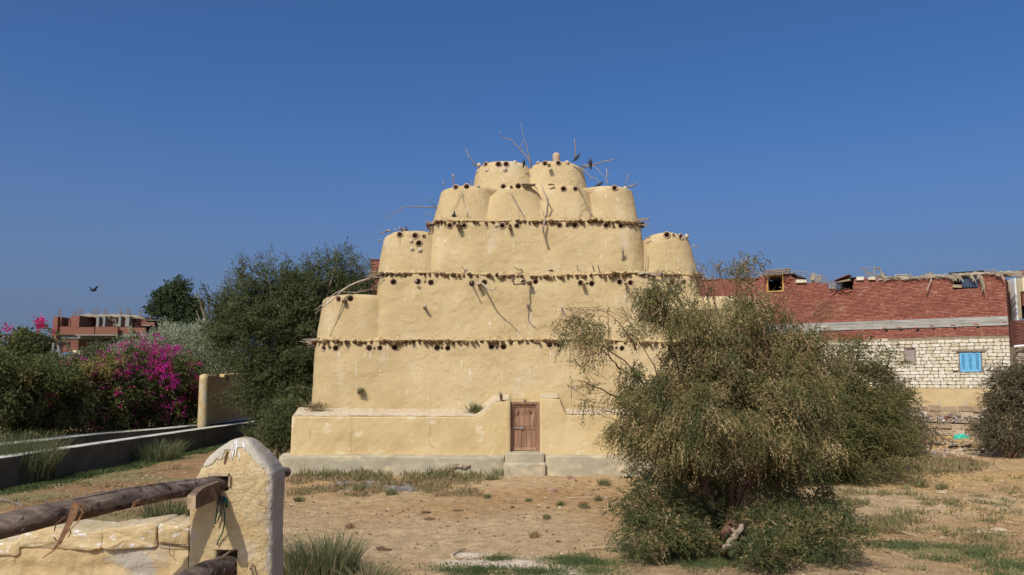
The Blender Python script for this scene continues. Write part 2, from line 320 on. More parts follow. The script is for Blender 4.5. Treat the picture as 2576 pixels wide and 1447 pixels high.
# ------------------------------------------------------------ ground (one sheet to the horizon)
def axis(lo, hi, fine_lo, fine_hi, step, grow=1.25):
    a = list(np.arange(fine_lo, fine_hi, step)); s = step; x = fine_lo
    left = []
    while x > lo: s *= grow; x -= s; left.append(x)
    s = step; x = a[-1]; right = []
    while x < hi: s *= grow; x += s; right.append(x)
    return np.array(left[::-1] + a + right)
xs = axis(-3000, 3000, -17.5, 26, .11)
ys = [-60, -20, -6, 0, 2, 3.5, 4.5]; y = 5.0
while y < 50: ys.append(y); y += .06 + .0028*y if y > 12 else .25
st = .25
while y < 5000: ys.append(y); y += st; st *= 1.22
ys = np.array(ys)
X, Y = np.meshgrid(xs, ys); Z = gz(X, Y, True)
nx, ny = len(xs), len(ys)
gv = np.stack([X, Y, Z], -1).reshape(-1, 3)
ii, jj = np.meshgrid(np.arange(nx-1), np.arange(ny-1)); a0 = (jj*nx+ii).ravel()
gf = np.stack([a0, a0+1, a0+nx+1, a0+nx], -1)
def ground_mat():
    m = bpy.data.materials.new('dusty_soil'); m.use_nodes = True; t = m.node_tree; N = t.nodes; L = t.links; N.clear()
    out = N.new('ShaderNodeOutputMaterial'); p = N.new('ShaderNodeBsdfPrincipled'); L.new(p.outputs[0], out.inputs[0])
    tc = N.new('ShaderNodeTexCoord'); va = N.new('ShaderNodeAttribute'); va.attribute_name = 'soil'
    n1 = N.new('ShaderNodeTexNoise'); n1.inputs['Scale'].default_value = 3.2; n1.inputs['Detail'].default_value = 10; n1.inputs['Roughness'].default_value = .7; L.new(tc.outputs['Object'], n1.inputs[0])
    r1 = N.new('ShaderNodeMapRange'); r1.inputs[1].default_value = .3; r1.inputs[2].default_value = .7; r1.inputs[3].default_value = .62; r1.inputs[4].default_value = 1.32; L.new(n1.outputs[0], r1.inputs[0])
    mm = N.new('ShaderNodeVectorMath'); mm.operation = 'MULTIPLY'; L.new(va.outputs['Color'], mm.inputs[0]); L.new(r1.outputs[0], mm.inputs[1])
    vo = N.new('ShaderNodeTexVoronoi'); vo.inputs['Scale'].default_value = 16; L.new(tc.outputs['Object'], vo.inputs[0])
    n3 = N.new('ShaderNodeTexNoise'); n3.inputs['Scale'].default_value = 24; n3.inputs['Detail'].default_value = 3; L.new(tc.outputs['Object'], n3.inputs[0])
    r2 = N.new('ShaderNodeMapRange'); r2.inputs[1].default_value = .62; r2.inputs[2].default_value = .68; r2.inputs[4].default_value = .55; L.new(n3.outputs[0], r2.inputs[0])
    mx = N.new('ShaderNodeMix'); mx.data_type = 'RGBA'; L.new(r2.outputs[0], mx.inputs[0]); L.new(mm.outputs[0], mx.inputs[6]); mx.inputs[7].default_value = (.12, .075, .04, 1)
    n4 = N.new('ShaderNodeTexNoise'); n4.inputs['Scale'].default_value = 31; n4.inputs['Detail'].default_value = 2; L.new(tc.outputs['Object'], n4.inputs[0])
    r4 = N.new('ShaderNodeMapRange'); r4.inputs[1].default_value = .68; r4.inputs[2].default_value = .72; r4.inputs[4].default_value = .6; L.new(n4.outputs[0], r4.inputs[0])
    my = N.new('ShaderNodeMix'); my.data_type = 'RGBA'; L.new(r4.outputs[0], my.inputs[0]); L.new(mx.outputs[2], my.inputs[6]); my.inputs[7].default_value = (.62, .52, .38, 1)
    L.new(my.outputs[2], p.inputs['Base Color']); p.inputs['Roughness'].default_value = 1; p.inputs['Specular IOR Level'].default_value = .05
    nb = N.new('ShaderNodeTexNoise'); nb.inputs['Scale'].default_value = 14; nb.inputs['Detail'].default_value = 8; nb.inputs['Roughness'].default_value = .7; L.new(tc.outputs['Object'], nb.inputs[0])
    bp = N.new('ShaderNodeBump'); bp.inputs['Strength'].default_value = .8; bp.inputs['Distance'].default_value = .05; L.new(nb.outputs[0], bp.inputs['Height']); L.new(bp.outputs[0], p.inputs['Normal'])
    return m
m_ground = ground_mat()
ground = mk('ground', gv, gf, m_ground, smooth=True); tag(ground, kind='structure')
P2 = gv*np.array([1, 1, 0]); Xf, Yf = gv[:, 0], gv[:, 1]
def mixc(c, col, w): return c*(1-w[:, None]) + np.array(col)[None]*w[:, None]
soil = np.tile(np.array([.38, .235, .105]), (len(gv), 1))
soil = mixc(soil, (.45, .315, .165), sstep(-.1, .5, fbm(P2, .22, 3)))
soil = mixc(soil, (.46, .31, .15), sstep(24, 28, Yf)*sstep(-9, -6, Xf)*.6)
soil = mixc(soil, (.43, .275, .11), sstep(10.5, 13, Xf)*sstep(18, 22, Yf)*sstep(-.15, .35, fbm(P2+9, .35, 3)))
soil = mixc(soil, (.27, .155, .075), (1-sstep(-8.6, -7.2, Xf+.6*fbm(P2, .4, 2)))*(Yf > 10)*.8)
soil = mixc(soil, (.20, .17, .06), (1-sstep(.0, 1.6, Xf-canal_x(Yf)-.5-.9*fbm(P2, .5, 2)))*(Yf > 10)*.9)
soil = mixc(soil, (.22, .19, .08), sstep(.12, .4, fbm(P2+30, .5, 3))*(1-sstep(-8, -5, Xf))*(Yf > 10)*.7)
def patch(px, py, rx, ry, soft=.5):
    c = G(px, py); ax = abs(G(px+rx, py)[0]-c[0]); ay = abs(G(px, py-ry)[1]-G(px, py+ry)[1])/2
    d = np.hypot((Xf-c[0])/ax, (Yf-c[1])/ay) + .5*fbm(P2, 1.1, 3)
    return 1-sstep(1-soft/2, 1+soft/2, d)
for q in [(915, 1222, 75, 6), (1000, 1230, 50, 5)]: soil = mixc(soil, (.13, .12, .12), patch(*q)*.85)
for q in [(300, 1262, 70, 9)]: soil = mixc(soil, (.12, .10, .09), patch(*q)*.8)
for q in [(1230, 1418, 130, 14), (1380, 1440, 90, 14), (1190, 1395, 60, 8)]: soil = mixc(soil, (.60, .50, .36), patch(*q)*.8)
for q in [(1450, 1412, 110, 10), (1700, 1400, 160, 22), (1170, 1432, 90, 10), (2330, 1385, 90, 12), (1470, 1440, 120, 8), (2540, 1430, 60, 14)]: soil = mixc(soil, (.13, .155, .05), patch(*q)*.65)
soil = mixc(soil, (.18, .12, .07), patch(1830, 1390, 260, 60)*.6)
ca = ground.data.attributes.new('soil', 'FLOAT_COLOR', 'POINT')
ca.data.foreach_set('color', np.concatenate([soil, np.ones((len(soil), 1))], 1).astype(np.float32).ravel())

# distant hill on the left horizon
hx = np.linspace(-1500, -250, 90); hz = 55*np.clip(1-np.abs((hx+1060)/520), 0, 1)**.8 + 22*np.clip(1-np.abs((hx+600)/420), 0, 1) + 6*fbm(np.stack([hx, hx*0, hx*0], -1), .02, 3)
hv = []; 
for k, (yy, s) in enumerate(((1500, 0), (1600, .75), (1800, 1.0), (2100, 0))): hv += [(x_, yy, z_*s - (4 if s == 0 else 0)) for x_, z_ in zip(hx, hz)]
hf = [(r*90+i, r*90+i+1, (r+1)*90+i+1, (r+1)*90+i) for r in range(3) for i in range(89)]
m_hill = M('bare_hill', [(0, (.20, .17, .15)), (1, (.30, .26, .22))], .02, 4, bump=None)
tag(mk('hill', hv, hf, m_hill, smooth=True), kind='structure')

# ------------------------------------------------------------ pigeon tower
tower = thing('pigeon_tower', (at(1353, 1185, 30)[0], 34, 0), 'tall ochre mud pigeon tower of stepped rounded tiers with sticks and round nest holes', 'pigeon tower')
BL = {}
def contour(xl, xr, yf, depth, rc, creases, bulge, n_f, n_s):
    """rounded plan with lobes pressed out of the front; returns points and outward normals"""
    rc = min(rc, (xr-xl)/2-.02, depth/2-.02)
    P, Nn, T = [], [], []
    segs = [('s', (xl+rc, yf), (xr-rc, yf), (0, -1), n_f), ('c', (xr-rc, yf+rc), -PI/2, 0), ('s', (xr, yf+rc), (xr, yf+depth-rc), (1, 0), n_s), ('c', (xr-rc, yf+depth-rc), 0, PI/2),
            ('s', (xr-rc, yf+depth), (xl+rc, yf+depth), (0, 1), n_s), ('c', (xl+rc, yf+depth-rc), PI/2, PI), ('s', (xl, yf+depth-rc), (xl, yf+rc), (-1, 0), n_s), ('c', (xl+rc, yf+rc), PI, 1.5*PI)]
    nc = 14
    for s in segs:
        if s[0] == 's':
            for k in range(s[4]):
                t = k/s[4]; P.append((s[1][0]*(1-t)+s[2][0]*t, s[1][1]*(1-t)+s[2][1]*t)); Nn.append(s[3])
        else:
            for k in range(nc):
                a = s[2] + (s[3]-s[2])*k/nc; P.append((s[1][0]+rc*math.cos(a), s[1][1]+rc*math.sin(a))); Nn.append((math.cos(a), math.sin(a)))
    P = np.array(P); Nn = np.array(Nn); fx = (P[:, 0]-xl)/(xr-xl)
    w = np.zeros(len(P)); ed = [0] + list(creases) + [1]
    if creases:
        for a, b in zip(ed[:-1], ed[1:]):
            u = np.clip((fx-a)/(b-a), 0, 1); m_ = (fx >= a-1e-6) & (fx <= b+1e-6); c = np.abs(2*u-1)**3.2
            if a == 0: c = np.where(u < .5, 0, c)
            if b == 1: c = np.where(u > .5, 0, c)
            w[m_] = c[m_]
    P = P - Nn*(w*bulge)[:, None]
    return P, Nn, w, fx
def block(name, mat, bot, top, Yb, Yt, depth, rc=1.0, creases=(), bulge=.2, dip=0, zcut=None, step=.065, amp=.05, round_top=.10, enddip=0, mound=0, bulge0=None):
    """bot/top = (px left, px right, py) of the silhouette"""
    zb, zt = zof(bot[2], Yb), zof(top[2], Yt)
    lb, rb, lt, rt = xof(bot[0], bot[2], Yb+rc*.6), xof(bot[1], bot[2], Yb+rc*.6), xof(top[0], top[2], Yt+rc*.6), xof(top[1], top[2], Yt+rc*.6)
    nf = int((rb-lb)/step); ns = 26
    nz = max(4, int((zt-zb)/step)); V = []; rings = []
    if zcut is None: zcut = zb
    for k in range(nz+1):
        t = k/nz; z = zb*(1-t)+zt*t
        q = max(0, (z-(zt-round_top))/round_top); ins = round_top*.75*(1-math.sqrt(max(0, 1-q*q)))
        tb = t**1.25
        P, Nn, w, fx = contour(lb+(lt-lb)*tb, rb+(rt-rb)*tb, Yb+(Yt-Yb)*t, depth-2*(Yt-Yb)*t, rc, creases, (bulge0 if bulge0 is not None else bulge*.35)*(1-t)+bulge*t, nf, ns)
        P = P - Nn*ins
        ztop = zt - dip*w - enddip*np.abs(2*fx-1)**6 + mound*np.sin(PI*np.clip(fx, 0, 1))
        zz = zb + (ztop-zb)*t
        rings.append(np.column_stack([P, zz])); n_ = len(P)
    V = np.array(rings); Nh = np.column_stack([Nn, np.zeros(n_)])
    d = amp*fbm(V.reshape(-1, 3)+5, 1.0, 2).reshape(nz+1, n_) + amp*.38*fbm(V.reshape(-1, 3)*np.array([1, 1, 1.5]), 4.4, 3).reshape(nz+1, n_)
    V = V + Nh[None]*d[..., None]
    V[..., 2] += .03*fbm(V.reshape(-1, 3)+3, 2.5, 2).reshape(nz+1, n_)*np.linspace(0, 1, nz+1)[:, None]
    body = V.copy()
    cx_ = V[-1].mean(0)
    caps = [V[-1]*np.array([1-s, 1-s, 1]) + np.array([cx_[0]*s, cx_[1]*s, .05*(1 if s > .04 else .6)]) for s in (.03, .12, .45)]
    VV = np.concatenate([V.reshape(-1, 3)] + caps + [cx_[None]+[[0, 0, .05]]]); F = []
    tot = nz+1+len(caps)
    for k in range(tot-1):
        for i in range(n_):
            F.append((k*n_+i, k*n_+(i+1) % n_, (k+1)*n_+(i+1) % n_, (k+1)*n_+i))
    for i in range(n_): F.append(((tot-1)*n_+i, (tot-1)*n_+(i+1) % n_, tot*n_))
    B = dict(name=name, mat=mat, V=VV, F=F, n=n_, nz=nz, body=body, holes=[], nf=nf, Nh=Nh, front=(Yb, Yt))
    BL[name] = B; return B
def surf(B, px, py):
    """front surface point and normal of a block at a pixel"""
    V = B['body']; q = proj(V); d = np.hypot(q[..., 0]-px, q[..., 1]-py) + 40*(V[..., 1] > B['front'][1]+2.0)
    k, i = np.unravel_index(np.argmin(d), d.shape)
    p0 = V[k, i]; nh = B['Nh'][i].copy()
    i1, i0 = (i+2) % B['n'], (i-2) % B['n']; tt = V[k, i1]-V[k, i0]; nn = np.array([tt[1], -tt[0], 0]); L_ = np.linalg.norm(nn)
    if L_ > 1e-6: nh = nn/L_
    p = at(px, py, p0[1]); return p, nh
def cut_hole(B, p, nrm, r):
    VV = B['V']; a = np.cross(nrm, (0, 0, 1)); a /= np.linalg.norm(a)
    rel = VV - p; du = rel@a; dv = rel[:, 2]; dn = rel@nrm
    near = np.abs(dn) < .25; rr = np.hypot(du, dv)
    F = np.array([f + (f[0],)*(4-len(f)) for f in B['F']]) if not isinstance(B['F'], np.ndarray) else B['F']
    C_ = VV[F].mean(1); rc = C_-p; cr = np.hypot(rc@a, rc[:, 2]); kill = (cr < r*.96) & (np.abs(rc@nrm) < .25)
    B['F'] = F[~kill]
    used = np.zeros(len(VV), bool); used[B['F'].ravel()] = True
    sel = near & used & (rr < r*1.25) & (rr > 1e-6)
    sc_ = r*1.05/rr[sel]
    VV[sel] = VV[sel] + (a[None]*(du[sel]*(sc_-1))[:, None]) + np.array([[0, 0, 1]])*(dv[sel]*(sc_-1))[:, None]
pots = []
def hole(B, px, py, r=.095, lip=1):
    p, nn = surf(B, px, py); cut_hole(B, p, nn, r); nn = nn + np.array([0, 0, .02])
    m = MB(); s = r/.095
    if lip: m.lathe([(.128*s, -.02), (.130*s, .012), (.116*s, .04), (.098*s, .045), (.088*s, .03), (.086*s, -.1), (.10*s, -.3), (.02, -.42)], p, nn, 16, cap1=True)
    else: m.lathe([(.13*s, -.02), (.118*s, .012), (.10*s, .008), (.090*s, -.02), (.088*s, -.15), (.09*s, -.34), (.02, -.40)], p, nn, 16, cap1=True)
    pots.append((m, lip))
def Z1(x, y): return (1069.1+x*.24414, 301.9+y*.24414)
def Z2(x, y): return (754.7+x*.24414, 553.4+y*.24414)
def Z4(x, y): return (1320.7+x*.24414, 553.4+y*.24414)
XR = 2706
T1 = block('t1', m_plaster, (774, XR-774, 1075), (790, XR-790, 858), 30.0, 30.28, 12, rc=.9, amp=.06, round_top=.05)
T2L = block('t2l', m_plaster, (791, 1010, 868), (806, 1000, 747), 30.5, 30.75, 5, rc=1.25, amp=.05, enddip=.05, mound=.09)
T2R = block('t2r', m_plaster, (XR-1010, XR-793, 868), (XR-1000, XR-808, 747), 30.5, 30.75, 5, rc=1.25, amp=.05, enddip=.1)
T2 = block('t2', m_plaster, (935, 1775, 868), (951, 1757, 690), 30.45, 30.75, 10.8, rc=.7, creases=(.33, .66), bulge=.03, amp=.07, round_top=.05)
T3L = block('t3l', m_plaster, (946, 1125, 698), (962, 1115, 585), 30.95, 31.2, 4, rc=1.0, amp=.05, enddip=.08, mound=.06)
T3R = block('t3r', m_plaster, (1590, 1761, 698), (1612, 1739, 592), 30.95, 31.2, 4, rc=1.0, amp=.05, enddip=.22, mound=.10)
T3 = block('t3', m_plaster, (1068, 1632, 698), (1084, 1611, 556), 30.85, 31.1, 9.6, rc=.8, creases=(.27, .52, .76), bulge=.03, amp=.07, round_top=.05)
T4 = block('t4', m_plaster, (1087, 1611, 566), (1110, 1592, 467), 31.25, 31.65, 6.5, rc=.95, creases=(.262, .52, .775), bulge=.40, bulge0=.05, dip=.34, amp=.05, enddip=.04, round_top=.12)
T5 = block('t5', m_plaster, (1182, 1488, 510), (1198, 1467, 405), 32.3, 32.7, 4.5, rc=1.1, creases=(.5,), bulge=.5, bulge0=.3, dip=.2, amp=.05, enddip=.10, round_top=.13)
H = [(T5, Z1, 1, [(630, 462), (757, 457), (836, 457), (1237, 450), (1375, 445)], [(1018, 445)]),
     (T4, Z1, 1, [(318, 695), (430, 690), (808, 688), (962, 685), (1428, 712), (1550, 712), (1953, 703)], [(890, 692)]),
     (T3, Z1, 1, [(256, 1088), (403, 1088), (797, 1090), (948, 1092), (1386, 1085), (1542, 1087), (1865, 1087), (2018, 1092)], [(332, 1090), (876, 1090), (1463, 1088), (1945, 1100)]),
     (T3L, Z2, 1, [(1028, 152), (1185, 162), (1225, 242)], [(1273, 168)]),
     (T3R, Z4, 1, [(1462, 155), (1603, 174)], [(1528, 155)]),
     (T2, Z2, 0, [(962, 640), (1215, 637), (1348, 645), (1772, 655), (1900, 645), (2305, 645), (2428, 637)], [(1290, 637)]),
     (T3, Z4, 0, [(267, 543)], []),
     (T2, Z4, 0, [(573, 650), (690, 657), (977, 640), (1088, 648), (1520, 635), (1636, 642)], [(640, 657), (1575, 637)]),
     (T2L, Z2, 0, [(395, 818), (520, 812)], [(463, 828)]),
     (T1, Z2, 0, [(243, 1323), (367, 1322), (712, 1320), (823, 1320), (975, 1315), (1412, 1318), (1522, 1322), (1972, 1307), (2098, 1307)], [(308, 1315), (768, 1322), (1463, 1318), (2033, 1315)]),
     (T1, Z4, 0, [(255, 1285), (355, 1285), (885, 1318), (1002, 1325), (1500, 1320), (1620, 1322)], [(307, 1290), (942, 1320)])]
for B, Zf, lip, big, small in H:
    for q in big: hole(B, *Zf(*q), r=random.uniform(.094, .114), lip=lip)
    for q in small: hole(B, *Zf(*q), r=.048, lip=lip)
for k in ('t1', 't2', 't2l', 't2r', 't3', 't3l', 't3r', 't4', 't5'):
    B = BL[k]; F = B['F']; F = F if isinstance(F, np.ndarray) else [tuple(f) for f in F]
    if isinstance(F, np.ndarray): F = [tuple(f) if f[3] != f[0] else tuple(f[:3]) for f in F.tolist()]
    mk('tier_wall', B['V'], F, B['mat'], tower, smooth=True)
for m, lip in pots: m.build('clay_pot', m_clay, tower, smooth=True)

# ledges of mud and palm ends
def ledge_path(B, pa, pb, kz=-1):
    V = B['body'][kz]; n = B['n']; idx = [i for i in range(n) if V[i][1] < B['front'][1]+1.6]
    idx.sort(key=lambda i: proj(V[i])[0]); return [V[i] for i in idx if pa <= proj(V[i])[0] <= pb], [B['Nh'][i] for i in idx if pa <= proj(V[i])[0] <= pb]
n_stub = 0; stub_mesh = []
for v in range(8):
    m = MB(); w, h, l = random.uniform(.11, .20), random.uniform(.12, .18), 1.0
    prof = [(-.5, 0), (-.35, .42), (0, .6+random.uniform(-.1, .1)), (.35, .42), (.5, 0), (.3, -.35), (-.3, -.35)]
    V = []; nn_ = len(prof)
    for yy, s in ((0, 1.1), (.55, 1.0), (1.0, .75)):
        V += [(a*w*s+random.uniform(-.012, .012), -yy, b*h*s+random.uniform(-.012, .012)-.02*yy) for a, b in prof]
    F = [(r*nn_+i, r*nn_+(i+1) % nn_, (r+1)*nn_+(i+1) % nn_, (r+1)*nn_+i) for r in range(2) for i in range(nn_)] + [tuple(2*nn_+i for i in range(nn_))[::-1]]
    m.add(V, F); o = m.build('stub', m_stub, None); stub_mesh.append(o.data); bpy.data.objects.remove(o)
def ledge(B, pa, pb, dens, wave, seed):
    global n_stub
    Ps, Ns = ledge_path(B, pa, pb); Ps = np.array(Ps); Ns = np.array(Ns)
    s = np.concatenate([[0], np.cumsum(np.linalg.norm(np.diff(Ps, axis=0), axis=1))]); S = np.arange(0, s[-1], .05)
    P = np.stack([np.interp(S, s, Ps[:, k]) for k in range(3)], -1); Nn = np.stack([np.interp(S, s, Ns[:, k]) for k in range(3)], -1); Nn /= np.linalg.norm(Nn, axis=1)[:, None]
    zc = P[:, 2].mean()*0 + P[:, 2] + wave*fbm(np.stack([S*.35+seed, S*0, S*0], -1), 1.0, 3)
    V = []; ks = 9
    for i in range(len(S)):
        pr = .06 + .03*float(vnoise(np.array([S[i]*4+seed, 0., 0.]))) + .035*random.uniform(-1, 1); th = .036 + .014*random.uniform(-1, 1) + .018*float(vnoise(np.array([S[i]*2+seed, 5., 0.])))
        for a, b in ((-.35, 3.2), (-.05, 2.2), (.25, 1.1), (.8, .75), (1.0, .25), (.95, -.35), (.6, -.8), (.1, -.9), (-.35, -.9)):
            V.append(P[i] + Nn[i]*(pr*a+random.uniform(-.008, .008)) + np.array([0, 0, zc[i]-P[i, 2]+th*b+random.uniform(-.01, .01)]))
    F = [(i*ks+k, (i+1)*ks+k, (i+1)*ks+k+1, i*ks+k+1) for i in range(len(S)-1) for k in range(ks-1)]
    mk('ledge', V, F, m_ledge, tower)
    x = random.uniform(.05, .2)
    while x < S[-1]-.05:
        i = int(x/.05); g = float(vnoise(np.array([x*1.1+seed*3, 2., 0.])))
        if random.random() > .09 + .26*(g < -.35):
            o = bpy.data.objects.new('palm_end', random.choice(stub_mesh)); COL.objects.link(o); o.parent = tower
            nv = Nn[i]; ang = math.atan2(nv[0], -nv[1]) + random.uniform(-.45, .45)
            ln = random.uniform(.13, .27)+.06*g; sc = random.uniform(.65, 1.2)
            p = P[i] + np.array([0, 0, zc[i]-P[i, 2]-.055+random.uniform(-.025, .02)]) - nv*.02
            o.location = Vector(p - wl(tower)); o.rotation_euler = (random.uniform(-.28, .22), random.uniform(-.35, .35), ang); o.scale = (sc, ln, sc*random.uniform(.8, 1.1)); n_stub += 1
        x += random.uniform(.10, .20)/dens
ledge(T1, 782, 1915, .92, .11, 1.3); ledge(T2, 950, 1760, .95, .11, 4.1); ledge(T3, 1084, 1616, 1.05, .05, 8.2)
print('STUBS', n_stub)
# jagged stick bundles on the ledge corners
def twig(pts, r0, r1, mat=m_stick, name='branch', par=tower, n=5, lab=None):
    k = len(pts); m = MB().tube(pts, [r0+(r1-r0)*i/(k-1) for i in range(k)], n, jit=.15); o = m.build(name, mat, par, smooth=True)
    if lab: o['label'] = lab
    return o
for (px, py, Yc, sx, nn_) in ((785, 860, 30.9, -1, 9), (946, 690, 31.1, -1, 7), (1086, 556, 31.6, -1, 5), (1612, 558, 31.6, 1, 9), (1757, 692, 31.4, 1, 6)):
    for k in range(nn_):
        p = at(px, py+random.uniform(-7, 10), Yc+random.uniform(-.4, .5)); q = p + np.array([sx*random.uniform(.12, .42), -random.uniform(0, .3), random.uniform(-.12, .1)])
        twig([p-np.array([sx*.3, 0, 0]), p, q], random.uniform(.018, .035), .012, name='stick')

def br(Zf, pts, Y0, outs, r0=.022, r1=.008, sub=2):
    """branch drawn over the photo: outs = how far each point stands off the wall"""
    q = [Zf(*p) if Zf else p for p in pts]
    if not hasattr(outs, '__len__'): outs = list(np.linspace(0, outs, len(q)))
    P = [at(a[0], a[1], Y0-o) for a, o in zip(q, outs)]
    S = []
    for i in range(len(P)-1):
        for t in np.linspace(0, 1, sub+1)[:-1]:
            S.append(P[i]*(1-t)+P[i+1]*t + (rng.normal(0, .008, 3) if t else 0))
    S.append(P[-1]); return twig(S, r0*1.2, r1*1.3)
# skyline sticks
br(Z1, [(530, 475), (480, 410), (418, 300)], 33, .2, .02, .008); br(Z1, [(520, 480), (485, 420), (435, 357)], 33, .1, .017, .007)
br(Z1, [(1100, 480), (1070, 410), (975, 290), (900, 215), (850, 192), (795, 180), (768, 118)], 33, .6, .024, .007); br(Z1, [(980, 298), (1000, 240), (1012, 210)], 32.5, .1, .012, .006)
br(Z1, [(1098, 470), (1075, 380), (1040, 240), (1010, 150), (990, 25)], 33.2, .3, .022, .006); br(Z1, [(1085, 425), (1050, 370)], 33.1, .1, .016, .008)
br(Z1, [(1548, 420), (1550, 300), (1540, 190)], 33, .1, .024, .012)
br(Z1, [(1600, 500), (1720, 465), (1820, 435), (1960, 405)], 33, .5, .028, .014); br(Z1, [(1600, 480), (1640, 462), (1720, 460), (1790, 520), (1850, 590)], 33, .7, .020, .007)
br(Z1, [(1610, 490), (1680, 550), (1705, 590), (1760, 600), (1805, 665)], 32.8, .5, .018, .009); br(Z1, [(1700, 585), (1710, 625)], 32.6, 0, .012, .007)
br(Z1, [(1888, 670), (1865, 610), (1880, 560), (1873, 505)], 32.3, .1, .022, .014); br(Z1, [(1880, 562), (1908, 550)], 32.2, .1, .014, .01)
br(Z1, [(2065, 680), (2085, 620), (2117, 548)], 32.3, .2, .014, .006); br(Z1, [(2085, 615), (2085, 560)], 32.2, 0, .01, .006)
br(Z1, [(2090, 690), (2150, 680), (2183, 655)], 32.2, .3, .034, .022)
br(Z1, [(300, 680), (288, 620), (300, 580)], 32.3, .1, .018, .014); br(Z1, [(283, 562), (308, 585)], 32.2, 0, .035, .025); br(Z1, [(192, 690), (183, 618)], 32.4, 0, .014, .008)
br(Z1, [(485, 670), (480, 640), (462, 612)], 32.2, .1, .012, .007)
br(None, [(1100, 523), (1060, 521), (1018, 519), (1000, 533), (963, 553)], 32, .8, .022, .007); br(None, [(1095, 547), (1075, 535), (1068, 540)], 32, .3, .012, .006); br(None, [(1095, 520), (1073, 497)], 32, .4, .014, .006)
for px in (1083, 1082, 1080): br(None, [(1090, 560+random.uniform(-5, 20)), (px-3, 565+random.uniform(-15, 30))], 31.4, .1, .03, .02)
# sticks over the faces
br(Z1, [(375, 728), (400, 850), (425, 930), (460, 1000), (490, 1150), (520, 1210), (515, 1290)], 31.5, [.02, .05, .1, .2, .35, .35, .33], .018, .008)
br(Z1, [(425, 935), (440, 1050), (468, 1165)], 31.4, [.1, .2, .3], .012, .006); br(Z1, [(375, 730), (350, 790), (320, 880), (265, 920)], 31.5, .2, .011, .005); br(Z1, [(490, 1150), (480, 1290), (448, 1330)], 31.1, .05, .01, .005); br(Z1, [(515, 1290), (540, 1355)], 31.1, .02, .008, .005)
br(Z1, [(880, 738), (930, 830), (995, 938), (1025, 990), (1045, 1180)], 31.5, [.05, .15, .25, .3, .35], .017, .008); br(Z1, [(995, 938), (962, 960), (962, 1030)], 31.25, .02, .01, .007)
br(Z1, [(1500, 640), (1545, 625), (1590, 640), (1620, 610)], 31.7, .3, .011, .006); br(Z1, [(1570, 570), (1605, 625), (1570, 665)], 31.8, .2, .012, .008)
br(Z1, [(1565, 665), (1620, 760), (1655, 850), (1690, 900), (1702, 1000)], 31.6, [.05, .2, .3, .3, .28], .019, .009); br(Z1, [(1655, 850), (1610, 890), (1592, 1010)], 31.3, .02, .012, .006); br(Z1, [(1690, 900), (1740, 1005)], 31.3, .1, .011, .006)
br(Z1, [(1205, 665), (1235, 760), (1268, 815), (1260, 900), (1240, 1040)], 31.5, [.05, .2, .45, .35, .2], .017, .034); br(Z1, [(1190, 880), (1215, 960), (1235, 1035)], 31.4, .2, .011, .018)
br(Z1, [(1238, 1035), (1215, 1120), (1235, 1210), (1278, 1328)], 31.1, [.25, .32, .25, .12], .04, .026, 3)
br(Z1, [(1148, 700), (1170, 760), (1215, 830)], 31.7, .02, .009, .005); br(Z1, [(1150, 700), (1120, 690)], 31.7, .1, .012, .01)
br(Z4, [(980, 432), (1012, 400), (1012, 350), (1003, 282)], 31.0, [0, .12, .25, .38], .028, .036); br(Z4, [(1005, 300), (1022, 285)], 30.7, .1, .016, .01)
br(Z4, [(1245, 290), (1250, 400), (1240, 540)], 31.0, .12, .016, .018)
br(Z4, [(712, 515), (692, 465)], 30.85, .22, .024, .018); br(Z4, [(780, 560), (760, 500), (752, 463)], 30.85, .25, .022, .016); br(Z4, [(545, 515), (533, 480), (555, 462)], 30.85, .2, .014, .008)
br(Z4, [(1165, 560), (1250, 545), (1290, 550)], 30.7, .2, .035, .03, 3); br(Z4, [(1290, 565), (1385, 570)], 30.6, .05, .04, .03); br(Z4, [(1400, 575), (1405, 530), (1430, 520)], 30.6, .12, .04, .03); br(Z4, [(1290, 555), (1360, 540), (1388, 490)], 30.7, .05, .014, .007)
br(Z4, [(1725, 258), (1750, 275), (1805, 282)], 31.6, .1, .022, .01); br(Z4, [(1232, 185), (1290, 182)], 31.3, .1, .025, .02)
br(Z2, [(812, 572), (720, 600), (640, 625), (560, 655), (500, 682), (440, 728), (360, 800), (250, 890), (155, 966)], 31.2, [0, .25, .4, .5, .6, .75, .95, 1.15, 1.3], .042, .012)
br(Z2, [(490, 690), (400, 740), (320, 790), (240, 865), (147, 932)], 30.6, [0, .15, .4, .6, .8], .028, .009)
br(Z2, [(755, 722), (700, 718), (640, 735), (550, 752)], 31.2, .15, .028, .014); br(Z2, [(600, 752), (520, 745), (440, 740)], 31.1, .1, .012, .008); br(Z2, [(575, 770), (640, 700)], 31.0, .3, .012, .008)
for d_ in ((700, 570), (712, 582), (750, 568), (760, 600)): br(Z2, [(825, 570), d_], 31.1, .25, .026, .014)
br(Z2, [(1865, 652), (1890, 665), (1925, 705), (1965, 720), (2020, 722), (2085, 746)], 30.75, [0, .5, .9, 1.1, 1.35, 1.6], .04, .009); br(Z2, [(2005, 715), (2028, 678)], 29.5, .1, .011, .006); br(Z2, [(1970, 722), (1985, 770), (1983, 805)], 29.7, .1, .01, .006)
br(Z2, [(2378, 636), (2300, 650), (2205, 668), (2197, 620), (2228, 578)], 30.75, [0, .7, 1.3, 1.7, 1.95], .035, .012); br(Z2, [(2195, 622), (2150, 618)], 29.2, .1, .012, .007)
br(Z2, [(1770, 655), (1768, 640)], 30.7, .75, .028, .02); br(Z2, [(2300, 540), (2282, 512), (2240, 510), (2208, 482)], 31.0, [0, .25, .4, .5], .026, .012); br(Z2, [(2190, 640), (2188, 575)], 30.4, .1, .012, .008)
